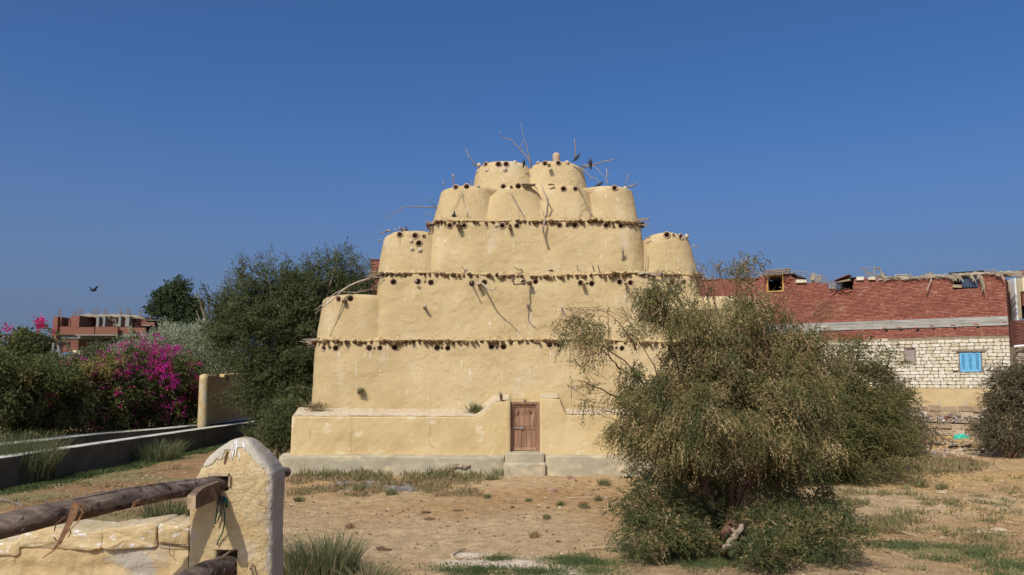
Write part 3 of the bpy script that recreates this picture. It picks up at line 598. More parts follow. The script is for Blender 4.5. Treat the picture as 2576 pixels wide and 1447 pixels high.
br(Z2, [(1745, 520), (1690, 510), (1660, 475)], 30.9, .3, .016, .009); br(Z2, [(1690, 512), (1690, 545)], 30.8, .1, .012, .01)
br(Z2, [(1095, 125), (1040, 88), (1025, 82)], 31.5, .35, .05, .03); br(Z2, [(885, 120), (910, 108), (925, 118)], 31.6, .2, .04, .03); br(Z2, [(1245, 125), (1295, 90)], 31.6, .2, .016, .01); br(Z2, [(825, 135), (870, 128)], 31.9, .1, .03, .02); br(Z2, [(970, 95), (1000, 108)], 31.8, .1, .02, .02)
br(Z2, [(820, 230), (815, 200)], 32, .05, .03, .02)
br(Z2, [(1022, 175), (1010, 245)], 31.1, .1, .012, .006)
for q, ln in (((1285, 900), .3), ((2345, 885), .15), ((1190, 640), .1)):
    br(Z2, [q, (q[0]+6, q[1]-14)], 30.55, ln, .045, .05)
br(Z4, [(385, 925), (378, 905)], 30.6, .28, .024, .035); br(Z4, [(1215, 925), (1205, 905)], 30.6, .3, .05, .06)
br(None, [(1066, 776), (1068, 768)], 30.6, .1, .03, .03)
for (q, Zf, Yq) in (((1278, 470), Z1, 32.35), ((350, 1110), Z1, 30.9), ((876, 1112), Z1, 30.9), ((1850, 675), Z2, 30.5), ((2368, 658), Z2, 30.5), ((460, 842), Z2, 30.6), ((604, 668), Z4, 30.5), ((1040, 660), Z4, 30.5), ((1484, 660), Z4, 30.55), ((1588, 658), Z4, 30.55), ((1640, 60), Z2, 30.9)):
    c = at(*Zf(*q), Yq); MB().box(c+np.array([0, .0, 0]), (.13, .26, .10), rz=random.uniform(-.2, .2), rx=random.uniform(0, .25), jit=.012).build('perch_stub', m_stub, tower)
MB().box(at(*Z1(1070, 668), 31.6), (.55, .35, .03), ry=.04, rz=.1, jit=.01).build('board', m_oldwood, tower)
MB().box(at(*Z1(1300, 665), 31.65), (.25, .2, .025), jit=.01).build('board', m_oldwood, tower)
m_knob = M('mudded_pot_base', [(0, (.42, .34, .23)), (1, (.56, .46, .32))], 9, 5, bump=(30, .6, .02))
# pale clay pot bottoms bedded in the mud
def knob(B, px, py, r=.09, mat=m_knob):
    p, nn = surf(B, px, py); MB().lathe([(r*1.05, -.03), (r, .02), (r*.8, .055), (r*.45, .08), (.01, .09)], p, nn, 14).build('pot_base', mat, tower, smooth=True)
for B, Zf, l in ((T5, Z1, [(555, 465), (925, 440), (642, 520), (822, 512), (1165, 442), (1465, 442)]), (T4, Z1, [(545, 685), (1078, 688), (2062, 703)]), (T3, Z1, [(738, 1090), (2106, 1090)]), (T3L, Z2, [(1155, 302), (1235, 315), (1145, 220)]), (T3R, Z4, [(1665, 170)])):
    for q in l: knob(B, *Zf(*q), r=random.uniform(.07, .11))
c = at(*Z1(1353, 372), 33.2); MB().lathe([(.14, -.3), (.17, -.05), (.165, .03), (.13, .1), (.07, .14), (.01, .15)], c, n=16).build('pot_finial', m_clay, tower, smooth=True)

# skirt, plinth, steps, door
def prism_wall(name, mat, xs_, y_front, y_back, ztop_f, ztop_b, zbot, amp=.02, batter=.0, par=tower, step=.08, endround=.06):
    """block seen from the front; ztop_f/ztop_b are functions of x (front and back edge heights)"""
    n = max(2, int((xs_[1]-xs_[0])/step)); Xs = np.linspace(xs_[0], xs_[1], n+1); rows = []
    nv = 14
    for t in np.linspace(0, 1, nv):
        rows.append([(x, y_front+batter*t, zbot+(ztop_f(x)-.05-zbot)*t) for x in Xs])
    rows.append([(x, y_front+batter+.03, ztop_f(x)) for x in Xs])
    for s in (.35, .7, 1.0): rows.append([(x, y_front+batter+.03+(y_back-y_front-batter-.03)*s, ztop_f(x)+(ztop_b(x)-ztop_f(x))*s) for x in Xs])
    V = np.array(rows); fr = sstep(0, endround, np.minimum(V[..., 0]-xs_[0], xs_[1]-V[..., 0]))
    nsn = fbm(V.reshape(-1, 3), 1.3, 3).reshape(V.shape[:2]) + .5*fbm(V.reshape(-1, 3), 5, 2).reshape(V.shape[:2])
    V[..., 1] += amp*nsn*1.2 + (1-fr)*endround*.6; V[nv:, :, 2] += amp*nsn[nv:]*.8
    m = n+1; r = V.shape[0]; F = [(k*m+i, k*m+i+1, (k+1)*m+i+1, (k+1)*m+i) for k in range(r-1) for i in range(n)]
    VV = V.reshape(-1, 3).tolist(); base = len(VV); VV += [(x, y_back, zbot) for x in Xs]
    L_ = [k*m for k in range(r)] + [base]; R_ = [k*m+n for k in range(r)] + [base+n]
    F.append(tuple(L_[::-1])[::1]); F.append(tuple(R_))
    for i in range(n): F.append(((r-1)*m+i, (r-1)*m+i+1, base+i+1, base+i))
    return mk(name, VV, F, mat, par, smooth=False)
Ysk = 29.2; YW = 30.12
def lin(pts):
    xs_ = [xof(p[0], p[1], Ysk) for p in pts]; return lambda py_only=None: (xs_, pts)
def prof(pts, Y): 
    a = [xof(p[0], p[1], Y) for p in pts]; b = [zof(p[1], Y) for p in pts]; return lambda x: float(np.interp(x, a, b))
for side in (0, 1):
    if side == 0:
        x0, x1 = xof(732, 1050, Ysk), xof(1283.5, 1050, Ysk)
        pf = prof([(732, 1048), (1195, 1049), (1221, 1037), (1245, 1012), (1283.5, 1007)], Ysk); pb = prof([(732, 1026), (1195, 1028), (1218, 1014), (1240, 994), (1283.5, 992)], YW)
    else:
        x0, x1 = xof(1358.5, 1050, Ysk), xof(1968, 1050, Ysk)
        pf = prof([(1358.5, 1002), (1408, 1004), (1424, 1044), (1968, 1048)], Ysk); pb = prof([(1358.5, 990), (1402, 990), (1420, 1026), (1968, 1026)], YW)
    o = prism_wall('skirt', m_skirt, (x0, x1), Ysk, YW+.15, pf, pb, -.2, amp=.025, batter=.10)
    # sun-bleached sloping top as its own thin skin
    Xs = np.linspace(x0+.03, x1-.03, 160); rows = [[(x, Ysk+.13+(YW-Ysk-.1)*s, pf(x)+(pb(x)-pf(x))*s*.97+.02) for x in Xs] for s in np.linspace(0, 1, 8)]
    V = np.array(rows); V[..., 2] += .03*fbm(V.reshape(-1, 3), 4, 3).reshape(V.shape[:2]); F = [(k*160+i, k*160+i+1, (k+1)*160+i+1, (k+1)*160+i) for k in range(7) for i in range(159)]
    mk('skirt_top', V.reshape(-1, 3), F, m_pale, tower, smooth=True)
Ypl = 28.85
zt_pl = zof(1149, Ypl)
for (a, b) in ((699, 1268), (1373, 2005)):
    prism_wall('plinth', m_plinth, (xof(a, 1170, Ypl), xof(b, 1170, Ypl)), Ypl, Ysk+.3, lambda x: zt_pl+.03*math.sin(x*.9), lambda x: zt_pl+.06, -.3, amp=.022, batter=.05, endround=.12)
prism_wall('step', m_plinth, (xof(1270, 1150, 28.95), xof(1369, 1150, 28.95)), 28.95, 30.1, lambda x: zof(1140, 28.95), lambda x: zof(1140, 28.95)+.03, -.2, amp=.015)
prism_wall('step', m_plinth, (xof(1267, 1170, 28.72), xof(1372, 1170, 28.72)), 28.72, 29.0, lambda x: zof(1166, 28.72), lambda x: zof(1166, 28.72), -.3, amp=.03)
Yd = 29.62
door = thing('wooden_door', at(1321, 1134, Yd), 'weathered reddish wooden door with chevron panel low in the pigeon tower', 'door')
door.parent = tower; del door['category']; del door['label']; door.location = Vector(at(1321, 1134, Yd)) - tower.location; door.name = 'door'
def dz(px, py): 
    return at(px, py, Yd)
def dbox(name, a, b, th, out, mat, par=door):
    p, q = dz(*a), dz(*b); c = (p+q)/2; c[1] = Yd-out-th/2
    return MB().box(c, (abs(q[0]-p[0]), th, abs(q[2]-p[2])), jit=.002).build(name, mat, par)
dbox('door_leaf', (1291, 1018), (1348, 1132), .03, -.02, m_door)
dbox('frame_head', (1284, 1011), (1358, 1017), .10, .0, m_door); dbox('frame_post', (1284, 1017.3), (1292, 1134), .09, .0, m_door); dbox('frame_post', (1348, 1017.3), (1358, 1134), .09, .0, m_door)
dbox('rail', (1292.3, 1017.5), (1347.7, 1023), .03, .012, m_door); dbox('rail', (1292.3, 1072), (1347.7, 1081), .032, .012, m_door); dbox('rail', (1292.3, 1125), (1347.7, 1133), .03, .012, m_door)
for a, b in ((1293, 1302), (1303.5, 1311.5), (1313, 1324), (1326, 1335), (1336.5, 1347)): dbox('plank', (a, 1082), (b, 1124.5), .02, .011 + .006*random.random(), m_door)
for a, b in ((1297, 1307.5), (1308.5, 1316), (1317, 1325), (1326, 1333), (1334, 1343)): dbox('plank', (a, 1045), (b, 1071), .016, .008, m_door)
def strip(a, b, w, th=.02, out=.02):
    p, q = dz(*a), dz(*b); c = (p+q)/2; c[1] = Yd-out; d = q-p; ln = math.hypot(d[0], d[2])
    return MB().box(c, (ln, th, w), ry=-math.atan2(d[2], d[0])).build('chevron_strip', m_door, door)
strip((1294, 1070), (1320, 1026), .035); strip((1320, 1026), (1345, 1070), .035); strip((1294, 1045), (1304, 1026), .03); strip((1335, 1026), (1346, 1045), .03)
for k in range(5):
    t = k/5; strip((1295+5*t*4, 1062-4*k*2), (1305+20*t, 1026), .06, .012, .012) if k < 3 else strip((1345-5*t*2, 1058-4*k), (1330-6*(k-3), 1026), .06, .012, .012)
MB().box(dz(1302, 1077)+np.array([0, -.06, 0]), (.40, .03, .035)).build('bolt', m_metal, door); MB().box(dz(1312, 1077)+np.array([0, -.075, 0]), (.08, .05, .09), jit=.005).build('lock', m_metal, door)
# mud lintel over the door, reveal behind
MB().box(at(1321, 1006, 30.0)+np.array([0, 0, 0]), (1.12, .9, .14), jit=.01).build('lintel', m_skirt, tower)
MB().box(at(1320, 1008.5, 29.55)+np.array([0, 0, .02]), (.10, .06, .05)).build('bracket', m_metal, tower)
br(None, [(1261, 1004), (1260, 996), (1258, 990)], 29.35, .25, .05, .05)
# cracks in the skirt, thin tubes with the crack shade put in their colour
m_crack = M('crack_shadow_earth', [(0, (.28, .19, .09)), (1, (.38, .26, .13))], 10, 2, bump=None)
for pts in ([(880, 1040), (882, 1062), (884, 1085), (882, 1110), (884, 1138)], [(1080, 1028), (1075, 1052), (1082, 1075), (1079, 1100), (1080, 1118), (1093, 1126)], [(775, 1075), (778, 1100)]):
    P = [at(a+random.uniform(-1, 1), b, Ysk+.05-.03) for a, b in pts]; MB().tube(P, .0045, 4).build('crack', m_crack, tower)
# broken render on the plinth showing blocks
for k in range(5): MB().box(at(1142+k*9, 1174+random.uniform(-3, 2), Ypl-.01), (.11, .10, .10), jit=.02).build('exposed_stone', m_rock, tower)
# ------------------------------------------------------------ brick house on the right
RC = np.array([xof(2546, 950, 39.0), 39.0])                       # right corner on plan
UD = np.array([-(24.46-11.3), 48.0-39.0]); UD = UD/np.linalg.norm(UD)   # along the wall, leftwards
ND = np.array([-UD[1], UD[0]]); ND = ND if ND[1] < 0 else -ND
WANG = math.atan2(UD[1], UD[0])
def WB(px, py):
    """(s, z) on the wall plane for a pixel"""
    d = ray(px, py); A = np.array([[d[0], -UD[0]], [d[1], -UD[1]]]); t, s = np.linalg.solve(A, RC); return s, CAMZ + d[2]*t
def WP(s, z, out=0.0): p = RC + UD*s + ND*out; return np.array([p[0], p[1], z])
house = thing('brick_house', WP(8, 0), 'long unfinished house of red brick over cream stone blocks behind the tamarisk at right', 'house')
L_ = WB(1700, 900)[0]; zbelt1 = WB(2540, 793)[1]; zbelt0 = WB(2540, 818)[1]; zred0 = WB(2540, 843)[1]; zst0 = WB(2400, 977)[1]; 
topx = [(1700, 702), (1790, 702), (1800, 700), (1905, 697), (1923, 692), (1985, 691), (1990, 697), (2005, 699), (2007, 710), (2085, 711), (2089, 727), (2145, 728), (2147, 701), (2197, 699), (2265, 702), (2300, 703), (2302, 698), (2395, 695), (2460, 693), (2478, 689), (2546, 688)]
_tp = sorted([WB(a, b) for a, b in topx]); ts, tz = [q[0] for q in _tp], [q[1] for q in _tp]
def ztop(s): return float(np.interp(s, ts, tz))
def rect(a, b): p, q = WB(*a), WB(*b); return (min(p[0], q[0]), max(p[0], q[0]), min(p[1], q[1]), max(p[1], q[1]))
OPEN = [rect((1929, 694), (1972, 733)), rect((2119, 712), (2145, 727)), rect((2399, 695), (2458, 724.5)), rect((2274, 875), (2305, 915)), rect((2411, 886), (2472, 937))]
WALLTH = .26
def wbox(m, s0, s1, z0, z1, out, th, rnd=None, jit=0, bev=0):
    c = WP((s0+s1)/2, (z0+z1)/2, out-th/2); return m.box(c, (abs(s1-s0), th, abs(z1-z0)), rz=WANG, rnd=rnd, jit=jit, bev=bev)
def backing(name, z0, z1f, mat, s0=0.0, s1=L_, out=-.02):
    """core of the wall with true openings; z1f may follow the broken top"""
    cuts = sorted(set([s0, s1] + [v for r in OPEN for v in r[:2] if s0 < v < s1] + list(np.arange(s0, s1, .35)))); m = MB()
    for a, b in zip(cuts[:-1], cuts[1:]):
        if b-a < 1e-4: continue
        top = z1f((a+b)/2) if callable(z1f) else z1f; spans = [(z0, top)]
        for r in OPEN:
            if r[0]-1e-4 <= a and b <= r[1]+1e-4:
                new = []
                for p, q in spans:
                    if r[3] <= p or r[2] >= q: new.append((p, q)); continue
                    if r[2] > p: new.append((p, r[2]))
                    if r[3] < q: new.append((r[3], q))
                spans = new
        for p, q in spans:
            if q-p > .02: wbox(m, a, b, p, q, out, WALLTH)
    return m.build(name, mat, house)
backing('red_wall', zbelt1, lambda s: ztop(s)-.05, m_mortar); backing('red_band', zred0, zbelt0, m_mortar); backing('stone_wall', zst0, zred0-.003, m_joint); 
def inside(s0, s1, z0, z1, pad=0.0): return any(s1 > r[0]-pad and s0 < r[1]+pad and z1 > r[2]-pad and z0 < r[3]+pad for r in OPEN)
brick_me = []; stone_me = []
for k in range(6):
    o = MB().box((0, 0, 0), (1, 1, 1), jit=.03, rnd=k/6).build('brick', m_brick, None); brick_me.append(o.data); bpy.data.objects.remove(o)
def stone_mb(m, c, sx, sy, sz, rz, rnd):
    V = []; prof_ = [(-.5, -.34), (-.36, -.5), (.36, -.5), (.5, -.34), (.5, .34), (.36, .5), (-.36, .5), (-.5, .34)]
    ca_, sa_ = math.cos(rz), math.sin(rz)
    for yy, q in ((.5, 1.0), (-.34, 1.0), (-.5, .92)):
        for a, b in prof_:
            x = a*q*sx + random.uniform(-.014, .014); y = yy*sy + random.uniform(-.01, .01); z = b*q*sz + random.uniform(-.012, .012)
            V.append((c[0]+x*ca_-y*sa_, c[1]+x*sa_+y*ca_, c[2]+z))
    F = [(r*8+i, r*8+(i+1) % 8, (r+1)*8+(i+1) % 8, (r+1)*8+i) for r in range(2) for i in range(8)] + [tuple(range(16, 24))]
    m.add(V, F, rnd)
WF = WANG + PI
def courses(name, z0, z1f, bh, blen, gap, gap_s, th, s0, s1, limit, meshes, mat, vis, skip=None):
    z = z0; row = 0; lst = []
    while z < 12:
        off = (row % 2)*blen*.5 + random.uniform(-.03, .03); s = s0 + off - blen
        while s < s1:
            ln = blen*random.choice([.55, 1, 1, 1, 1, .9, 1.05]) if name == 'brick' else blen*random.choice([.6, .85, 1, 1, 1.1, 1.2])
            a, b = max(s, s0), min(s+ln, s1)
            zz = z + .018*math.sin(a*.7+row*.05)
            zl, zh = zz, zz+bh
            for r_ in OPEN:                       # units are cut to fit round the openings
                if zh > r_[2] and zl < r_[3] and b > r_[0] and a < r_[1]:
                    if zl < r_[2]-.03 and zh > r_[2]: zh = r_[2]
                    elif zh > r_[3]+.03: zl = r_[3]
                    elif r_[0]-a > b-r_[1]: b = min(b, r_[0])
                    else: a = max(a, r_[1])
            if b-a > .05 and zh-zl > .03 and zz+bh <= (z1f((a+b)/2) if callable(z1f) else z1f)+.02 and not inside(a, b, zl, zh, -.01) and not (skip and skip((a+b)/2, zz)):
                lst.append((a, b-gap, zl, zh-gap_s+random.uniform(-.004, .004)))
            s += ln + (0 if name == 'brick' else .0)
        z += bh; row += 1
        if z > (12 if callable(z1f) else z1f): break
    return lst
reds = courses('brick', zbelt1+.06, lambda s: ztop(s), .0745, .232, .018, .019, .03, 0.0, L_, 0, None, None, None) 
soldier = [(s, s+.062, zbelt1-.03, zbelt1+.055) for s in np.arange(0, L_, .074)]
band = courses('brick', zred0, zbelt0, .0745, .20, .018, .018, .03, 0.0, L_, 0, None, None, None, skip=lambda s, z: s > WB(2060, 840)[0])
white_r = courses('stone', zred0, zbelt0, .16, .27, .03, .03, .05, WB(2060, 840)[0], L_, 0, None, None, None)
def put_bricks(lst, out0, n_single, kind):
    order = sorted(lst, key=lambda q: (q[0] > WB(2150, 760)[0], random.random()))
    big = MB(); cnt = 0
    for q in order:
        s0, s1, z0, z1 = q
        if cnt < n_single and WB(2545, 700)[0]-.1 < s0 < WB(2160, 760)[0]:
            o = bpy.data.objects.new('brick', random.choice(brick_me)); COL.objects.link(o); o.parent = house
            o.location = Vector(WP((s0+s1)/2, (z0+z1)/2, random.uniform(-.05, -.043)) - wl(house)); o.rotation_euler = (random.uniform(-.02, .02), random.uniform(-.03, .03), WANG+random.uniform(-.03, .03)); o.scale = (s1-s0, .11, z1-z0); cnt += 1
        else: wbox(big, s0, s1, z0, z1, random.uniform(-.004, .010), .06, jit=.002)
    tag(big.build('brickwork', m_brick, house), kind='stuff')
def near_first(lst): return lst
put_bricks(reds, 0, 250, 'r'); put_bricks(band, 0, 40, 'b'); 
sm = MB()
for q in soldier: wbox(sm, q[0], q[1], q[2], q[3], .012, .05, jit=.004)
tag(sm.build('soldier_course', m_brick, house), kind='stuff')
zrs = zred0 - .005
stones = courses('stone', zst0, zrs-.02, .1745, .335, .020, .022, .05, 0.0, L_, 0, None, None, None)
stones = [(a, b, c-.0, min(d, zrs)) for a, b, c, d in stones]
mid = WB(2170, 900)[0]; single = [q for q in stones if q[0] < mid]; rest = [q for q in stones if q[0] >= mid]; random.shuffle(single); rest += single[295:]; single = single[:295]
for q in single:
    m = MB(); s0, s1, z0, z1 = q; stone_mb(m, WP((s0+s1)/2, (z0+z1)/2, random.uniform(.0, .03)), s1-s0, .10, z1-z0, WF, random.random()); m.build('stone', m_stone, house)
m = MB()
for s0, s1, z0, z1 in rest + white_r: stone_mb(m, WP((s0+s1)/2, (z0+z1)/2, random.uniform(.0, .03)), s1-s0, .10, z1-z0, WF, random.random())
tag(m.build('stonework', m_stone, house), kind='stuff')
# board-marked belt, three lifts of shuttering
bh = (zbelt1-.035-zbelt0)/3
for k in range(3):
    s = 0
    while s < L_:
        ln = random.uniform(2.2, 4.2); m = MB(); wbox(m, s, min(s+ln, L_)-.006, zbelt0+bh*k+.004, zbelt0+bh*(k+1)-.004, .03+random.uniform(-.008, .01), .3, jit=.003); m.build('belt_lift', m_belt, house); s += ln
# putlog holes under the belt
for px, py in ((2230, 831.5), (2267, 830), (2309, 831), (2349, 826.5), (2402, 824.5), (2460, 822), (2531, 817)):
    s, z = WB(px, py-1); m = MB(); wbox(m, s-.07, s+.07, z-.06, z+.04, .033, .05); m.build('putlog_hole', m_dark, house)
    s, z = WB(px-4, py-5); m = MB(); wbox(m, s-.11, s+.11, z-.0, z+.05, .05, .08, jit=.01); m.build('loose_brick', m_brick, house)
# plaster base and rubble foot
bz = [zst0-.01, zst0-.75, zst0-1.45]
xs_ = np.arange(0, L_, .12); V = []; F = []
for r_, zz in enumerate(np.linspace(zst0-.005, -.3, 26)):
    for s in xs_:
        o_ = .06 + .035*float(vnoise(np.array([s*1.3, zz*2, 3.]))) + max(0, (1.9-zz))*.10; V.append(WP(s, zz, o_))
n = len(xs_)
for r_ in range(25): F += [(r_*n+i, r_*n+i+1, (r_+1)*n+i+1, (r_+1)*n+i) for i in range(n-1)]
mk('plaster_base', V, F, m_base, house, smooth=True)
for px0, px1, py, hh in ((2280, 2500, 1028, .25), (2275, 2500, 1042, .26), (2270, 2500, 1056, .25), (2265, 2510, 1071, .25), (2260, 2510, 1086, .26), (2255, 2520, 1100, .26), (2255, 2520, 1113, .24)):
    s = WB(px1, py)[0]; s1 = WB(px0, py)[0]; z = WB(2380, py)[1]
    while s < s1:
        ln = random.uniform(.4, .75); m = MB(); wbox(m, s, s+ln-.03, z-hh/2, z+hh/2+random.uniform(-.03, .03), .16+(py-1028)*.006+random.uniform(-.03, .03), .25, jit=.025); m.build('footing_stone', m_rock, house); s += ln
# side wall and back room so the openings look into a dark room
E = lambda s, z, back: WP(s, z, -back)
def qbox(s0, s1, b0, b1, z0, z1, mat, name):
    c = WP((s0+s1)/2, (z0+z1)/2, -(b0+b1)/2); return MB().box(c, (abs(s1-s0), abs(b1-b0), abs(z1-z0)), rz=WANG).build(name, mat, house)
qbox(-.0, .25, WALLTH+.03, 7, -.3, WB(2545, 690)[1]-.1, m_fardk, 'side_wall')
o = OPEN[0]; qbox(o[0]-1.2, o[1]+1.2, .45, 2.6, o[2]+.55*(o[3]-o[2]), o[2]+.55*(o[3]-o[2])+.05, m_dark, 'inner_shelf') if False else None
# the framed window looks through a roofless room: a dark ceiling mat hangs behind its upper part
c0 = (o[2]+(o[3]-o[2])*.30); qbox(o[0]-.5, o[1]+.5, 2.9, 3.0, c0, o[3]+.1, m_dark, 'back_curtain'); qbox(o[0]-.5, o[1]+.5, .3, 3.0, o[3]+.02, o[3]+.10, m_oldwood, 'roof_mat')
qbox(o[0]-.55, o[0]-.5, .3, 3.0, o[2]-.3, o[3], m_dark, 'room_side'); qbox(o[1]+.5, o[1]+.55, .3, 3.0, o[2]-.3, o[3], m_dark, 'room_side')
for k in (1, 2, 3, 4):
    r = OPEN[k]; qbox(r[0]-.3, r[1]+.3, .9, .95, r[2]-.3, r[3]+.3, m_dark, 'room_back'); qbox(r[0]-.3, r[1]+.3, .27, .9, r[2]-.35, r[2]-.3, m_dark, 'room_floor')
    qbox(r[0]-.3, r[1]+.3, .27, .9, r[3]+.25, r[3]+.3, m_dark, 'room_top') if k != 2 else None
# yellow window frame
def frame(r, w, th, out, mat, name, par):
    for a in ((r[0], r[0]+w, r[2], r[3]), (r[1]-w, r[1], r[2], r[3]), (r[0]+w, r[1]-w, r[2], r[2]+w), (r[0]+w, r[1]-w, r[3]-w, r[3])):
        m = MB(); wbox(m, a[0], a[1], a[2], a[3], out, th); m.build(name, mat, par)
def wpart(name, s, z): 
    e = bpy.data.objects.new(name, None); COL.objects.link(e); e.parent = house; e.location = Vector(WP(s, z) - wl(house)); return e
w1 = wpart('window', (o[0]+o[1])/2, o[2]); frame((o[0]-.02, o[1]+.02, o[2]-.02, o[3]+.02), .085, .12, .04, m_ywood, 'frame', w1)
# small pale wooden window
r = OPEN[3]; w2 = wpart('window', (r[0]+r[1])/2, r[2]); frame((r[0], r[1], r[2], r[3]), .07, .1, -.0, m_oldwood, 'frame', w2)
m_sheet = M('dusty_plastic_sheet', [(0, (.22, .17, .14)), (.7, (.36, .29, .25)), (1, (.6, .55, .5))], 3, 5, bump=(6, .5, .05), rough=.5)
m = MB(); wbox(m, r[0]+.07, r[1]-.07, r[2]+.07, r[3]-.07, -.05, .02); m.build('sheet', m_sheet, w2)
m = MB(); wbox(m, r[0]-.1, r[1]+.1, r[3]+.005, r[3]+.06, .05, .15); m.build('lintel', m_oldwood, w2)
# blue louvred shutters
r = OPEN[4]; w3 = wpart('window', (r[0]+r[1])/2, r[2])
m = MB(); wbox(m, r[0]-.28, r[1]+.30, r[3]+.02, r[3]+.13, .09, .2, jit=.012); m.build('lintel', m_oldwood, w3)
frame((r[0], r[1], r[2], r[3]), .035, .12, .0, m_oldwood, 'frame', w3)
sh = bpy.data.objects.new('shutter', None)
W_ = (r[1]-r[0]-.08)/3
for k in range(3):
    a = r[0]+.04+W_*k+.004; b = a+W_-.008; st = .075
    for q in ((a, a+st, r[2]+.04, r[3]-.04), (b-st, b, r[2]+.04, r[3]-.04), (a+st, b-st, r[2]+.04, r[2]+.14), (a+st, b-st, r[3]-.13, r[3]-.04)):
        m = MB(); wbox(m, *q, .02, .05); m.build('shutter_rail', m_blue, w3)
    zz = r[2]+.16
    while zz < r[3]-.15:
        c = WP((a+b)/2, zz, .0); MB().box(c, (b-a-2*st, .05, .012), rz=WANG+PI, rx=.6).build('slat', m_blue, w3); zz += .042
    m = MB(); wbox(m, a+st, b-st, r[2]+.14, r[3]-.13, -.06, .01); m.build('shutter_back', m_blue, w3)
bpy.data.objects.remove(sh)
# jerrycans in the high opening
r = OPEN[2]
def jerrycan(px0, px1, py0, py1, label):
    a, b = WB(px0, py1), WB(px1, py0); s0, s1 = min(a[0], b[0]), max(a[0], b[0]); e = thing('jerrycan', WP((s0+s1)/2, a[1], -.1), label, 'jerrycan', 'jerrycans in the wall opening')
    m = MB(); wbox(m, s0, s1, a[1], b[1], .02, .2, bev=.03); m.build('body', m_can, e)
    for k in range(2): m = MB(); wbox(m, s0+.05, s1-.05, a[1]+.06+k*.0+(b[1]-a[1]-.16)*k, a[1]+.09+(b[1]-a[1]-.16)*k, .03, .02); m.build('rib', m_can, e)
    m = MB(); wbox(m, (s0+s1)/2-.06, (s0+s1)/2+.06, b[1], b[1]+.05, -.03, .06); m.build('handle', m_can, e)
jerrycan(2419, 2437.5, 702, 724, 'greyer jerrycan left of its twin in the high wall opening'); jerrycan(2440, 2460, 701, 723.5, 'darker blue jerrycan beside hanging palm frond in the high wall opening')
m = MB(); s, z = WB(2409, 720); m.box(WP(s, z, -.02), (.42, .2, .16), rz=WANG, jit=.03); m.build('rubble_lump', m_rock, house)
# palm thatch, sticks, crates and junk along the roof edge
def rp(px, py, out=0): s, z = WB(px, py); return WP(s, z, out)
thatch = MB()
for k in range(1500):
    px = 2545 - (2545-2225)*random.random()**1.15; base = np.interp(px, [2225, 2300, 2400, 2480, 2546], [700, 700, 694, 688, 688])
    p = rp(px, base+random.uniform(-3, 2.5)*(.4+.9*abs(_vn1(px*.05, 3., 1.))), random.uniform(-1.0, .12)); ang = random.gauss(0, .3)
    d = np.array([UD[0]*math.cos(ang), UD[1]*math.cos(ang), math.sin(ang)*.45])*random.choice([-1, 1])*random.uniform(.15, .6) + np.array([ND[0], ND[1], 0])*random.uniform(-.15, .25)
    w = random.uniform(.012, .035); up = np.array([0, 0, w]); q = p + d*.55 + np.array([0, 0, random.uniform(-.02, .04)]); e = p + d - np.array([0, 0, random.uniform(0, .08)])
    thatch.add([p-up, p+up, q+up, q-up, e], [(0, 1, 2, 3), (3, 2, 4)], random.random())
tag(thatch.build('palm_thatch', m_palm, house), kind='stuff')
def frond(pts, n, lw, droop, name='hanging_frond'):
    P = [rp(*p) for p in pts]; e = bpy.data.objects.new(name, None); COL.objects.link(e); e.parent = house; e.location = Vector(P[0]-wl(house))
    MB().tube(P, np.linspace(.035, .008, len(P)), 5).build('midrib', m_palm, e); m = MB()
    for k in range(n):
        t = (k+.5)/n*(len(P)-1); i = int(t); c = P[i]*(1-t+i)+P[min(i+1, len(P)-1)]*(t-i)
        for sg in (-1, 1):
            d = np.array([UD[0]*sg*lw*random.uniform(.3, 1), UD[1]*sg*lw*random.uniform(.3, 1), -droop*random.uniform(.6, 1.2)]) + np.append(ND, 0)*random.uniform(-.05, .1)
            w = np.array([.012, 0, .004]); m.add([c-w, c+w, c+d*.6+w*1.2, c+d], [(0, 1, 2), (0, 2, 3)], random.random())
    tag(m.build('leaflets', m_palm, e), kind='stuff')
for pts, n, lw, dr in (([(2460, 690, .15), (2470, 695, .3), (2474, 710, .32), (2474, 728, .22)], 70, .10, .28), ([(2400, 692, .1), (2415, 693, .25), (2420, 702, .3)], 50, .12, .22), ([(2440, 690, .1), (2448, 695, .2), (2452, 703, .22)], 40, .1, .2), ([(2505, 689, .1), (2520, 690, .25), (2527, 700, .3)], 40, .08, .15), ([(2535, 688, .1), (2556, 690, .3), (2575, 695, .3)], 40, .1, .15), ([(2385, 693, .1), (2398, 695, .2), (2404, 702, .2)], 40, .12, .2)): frond(pts, n, lw, dr)
m = MB(); m.tube([rp(2344, 697, .1), rp(2343, 710, .25), rp(2337, 723, .3), rp(2334, 731, .3)], [.03, .035, .03, .05], 6); m.build('hanging_pole', m_palm, house)
def stick(a, b, r=.02, nm='roof_stick'): MB().tube([rp(*a), (rp(*a)+rp(*b))/2+rng.normal(0, .02, 3), rp(*b)], [r, r*.9, r*.6], 5).build(nm, m_oldwood, house)
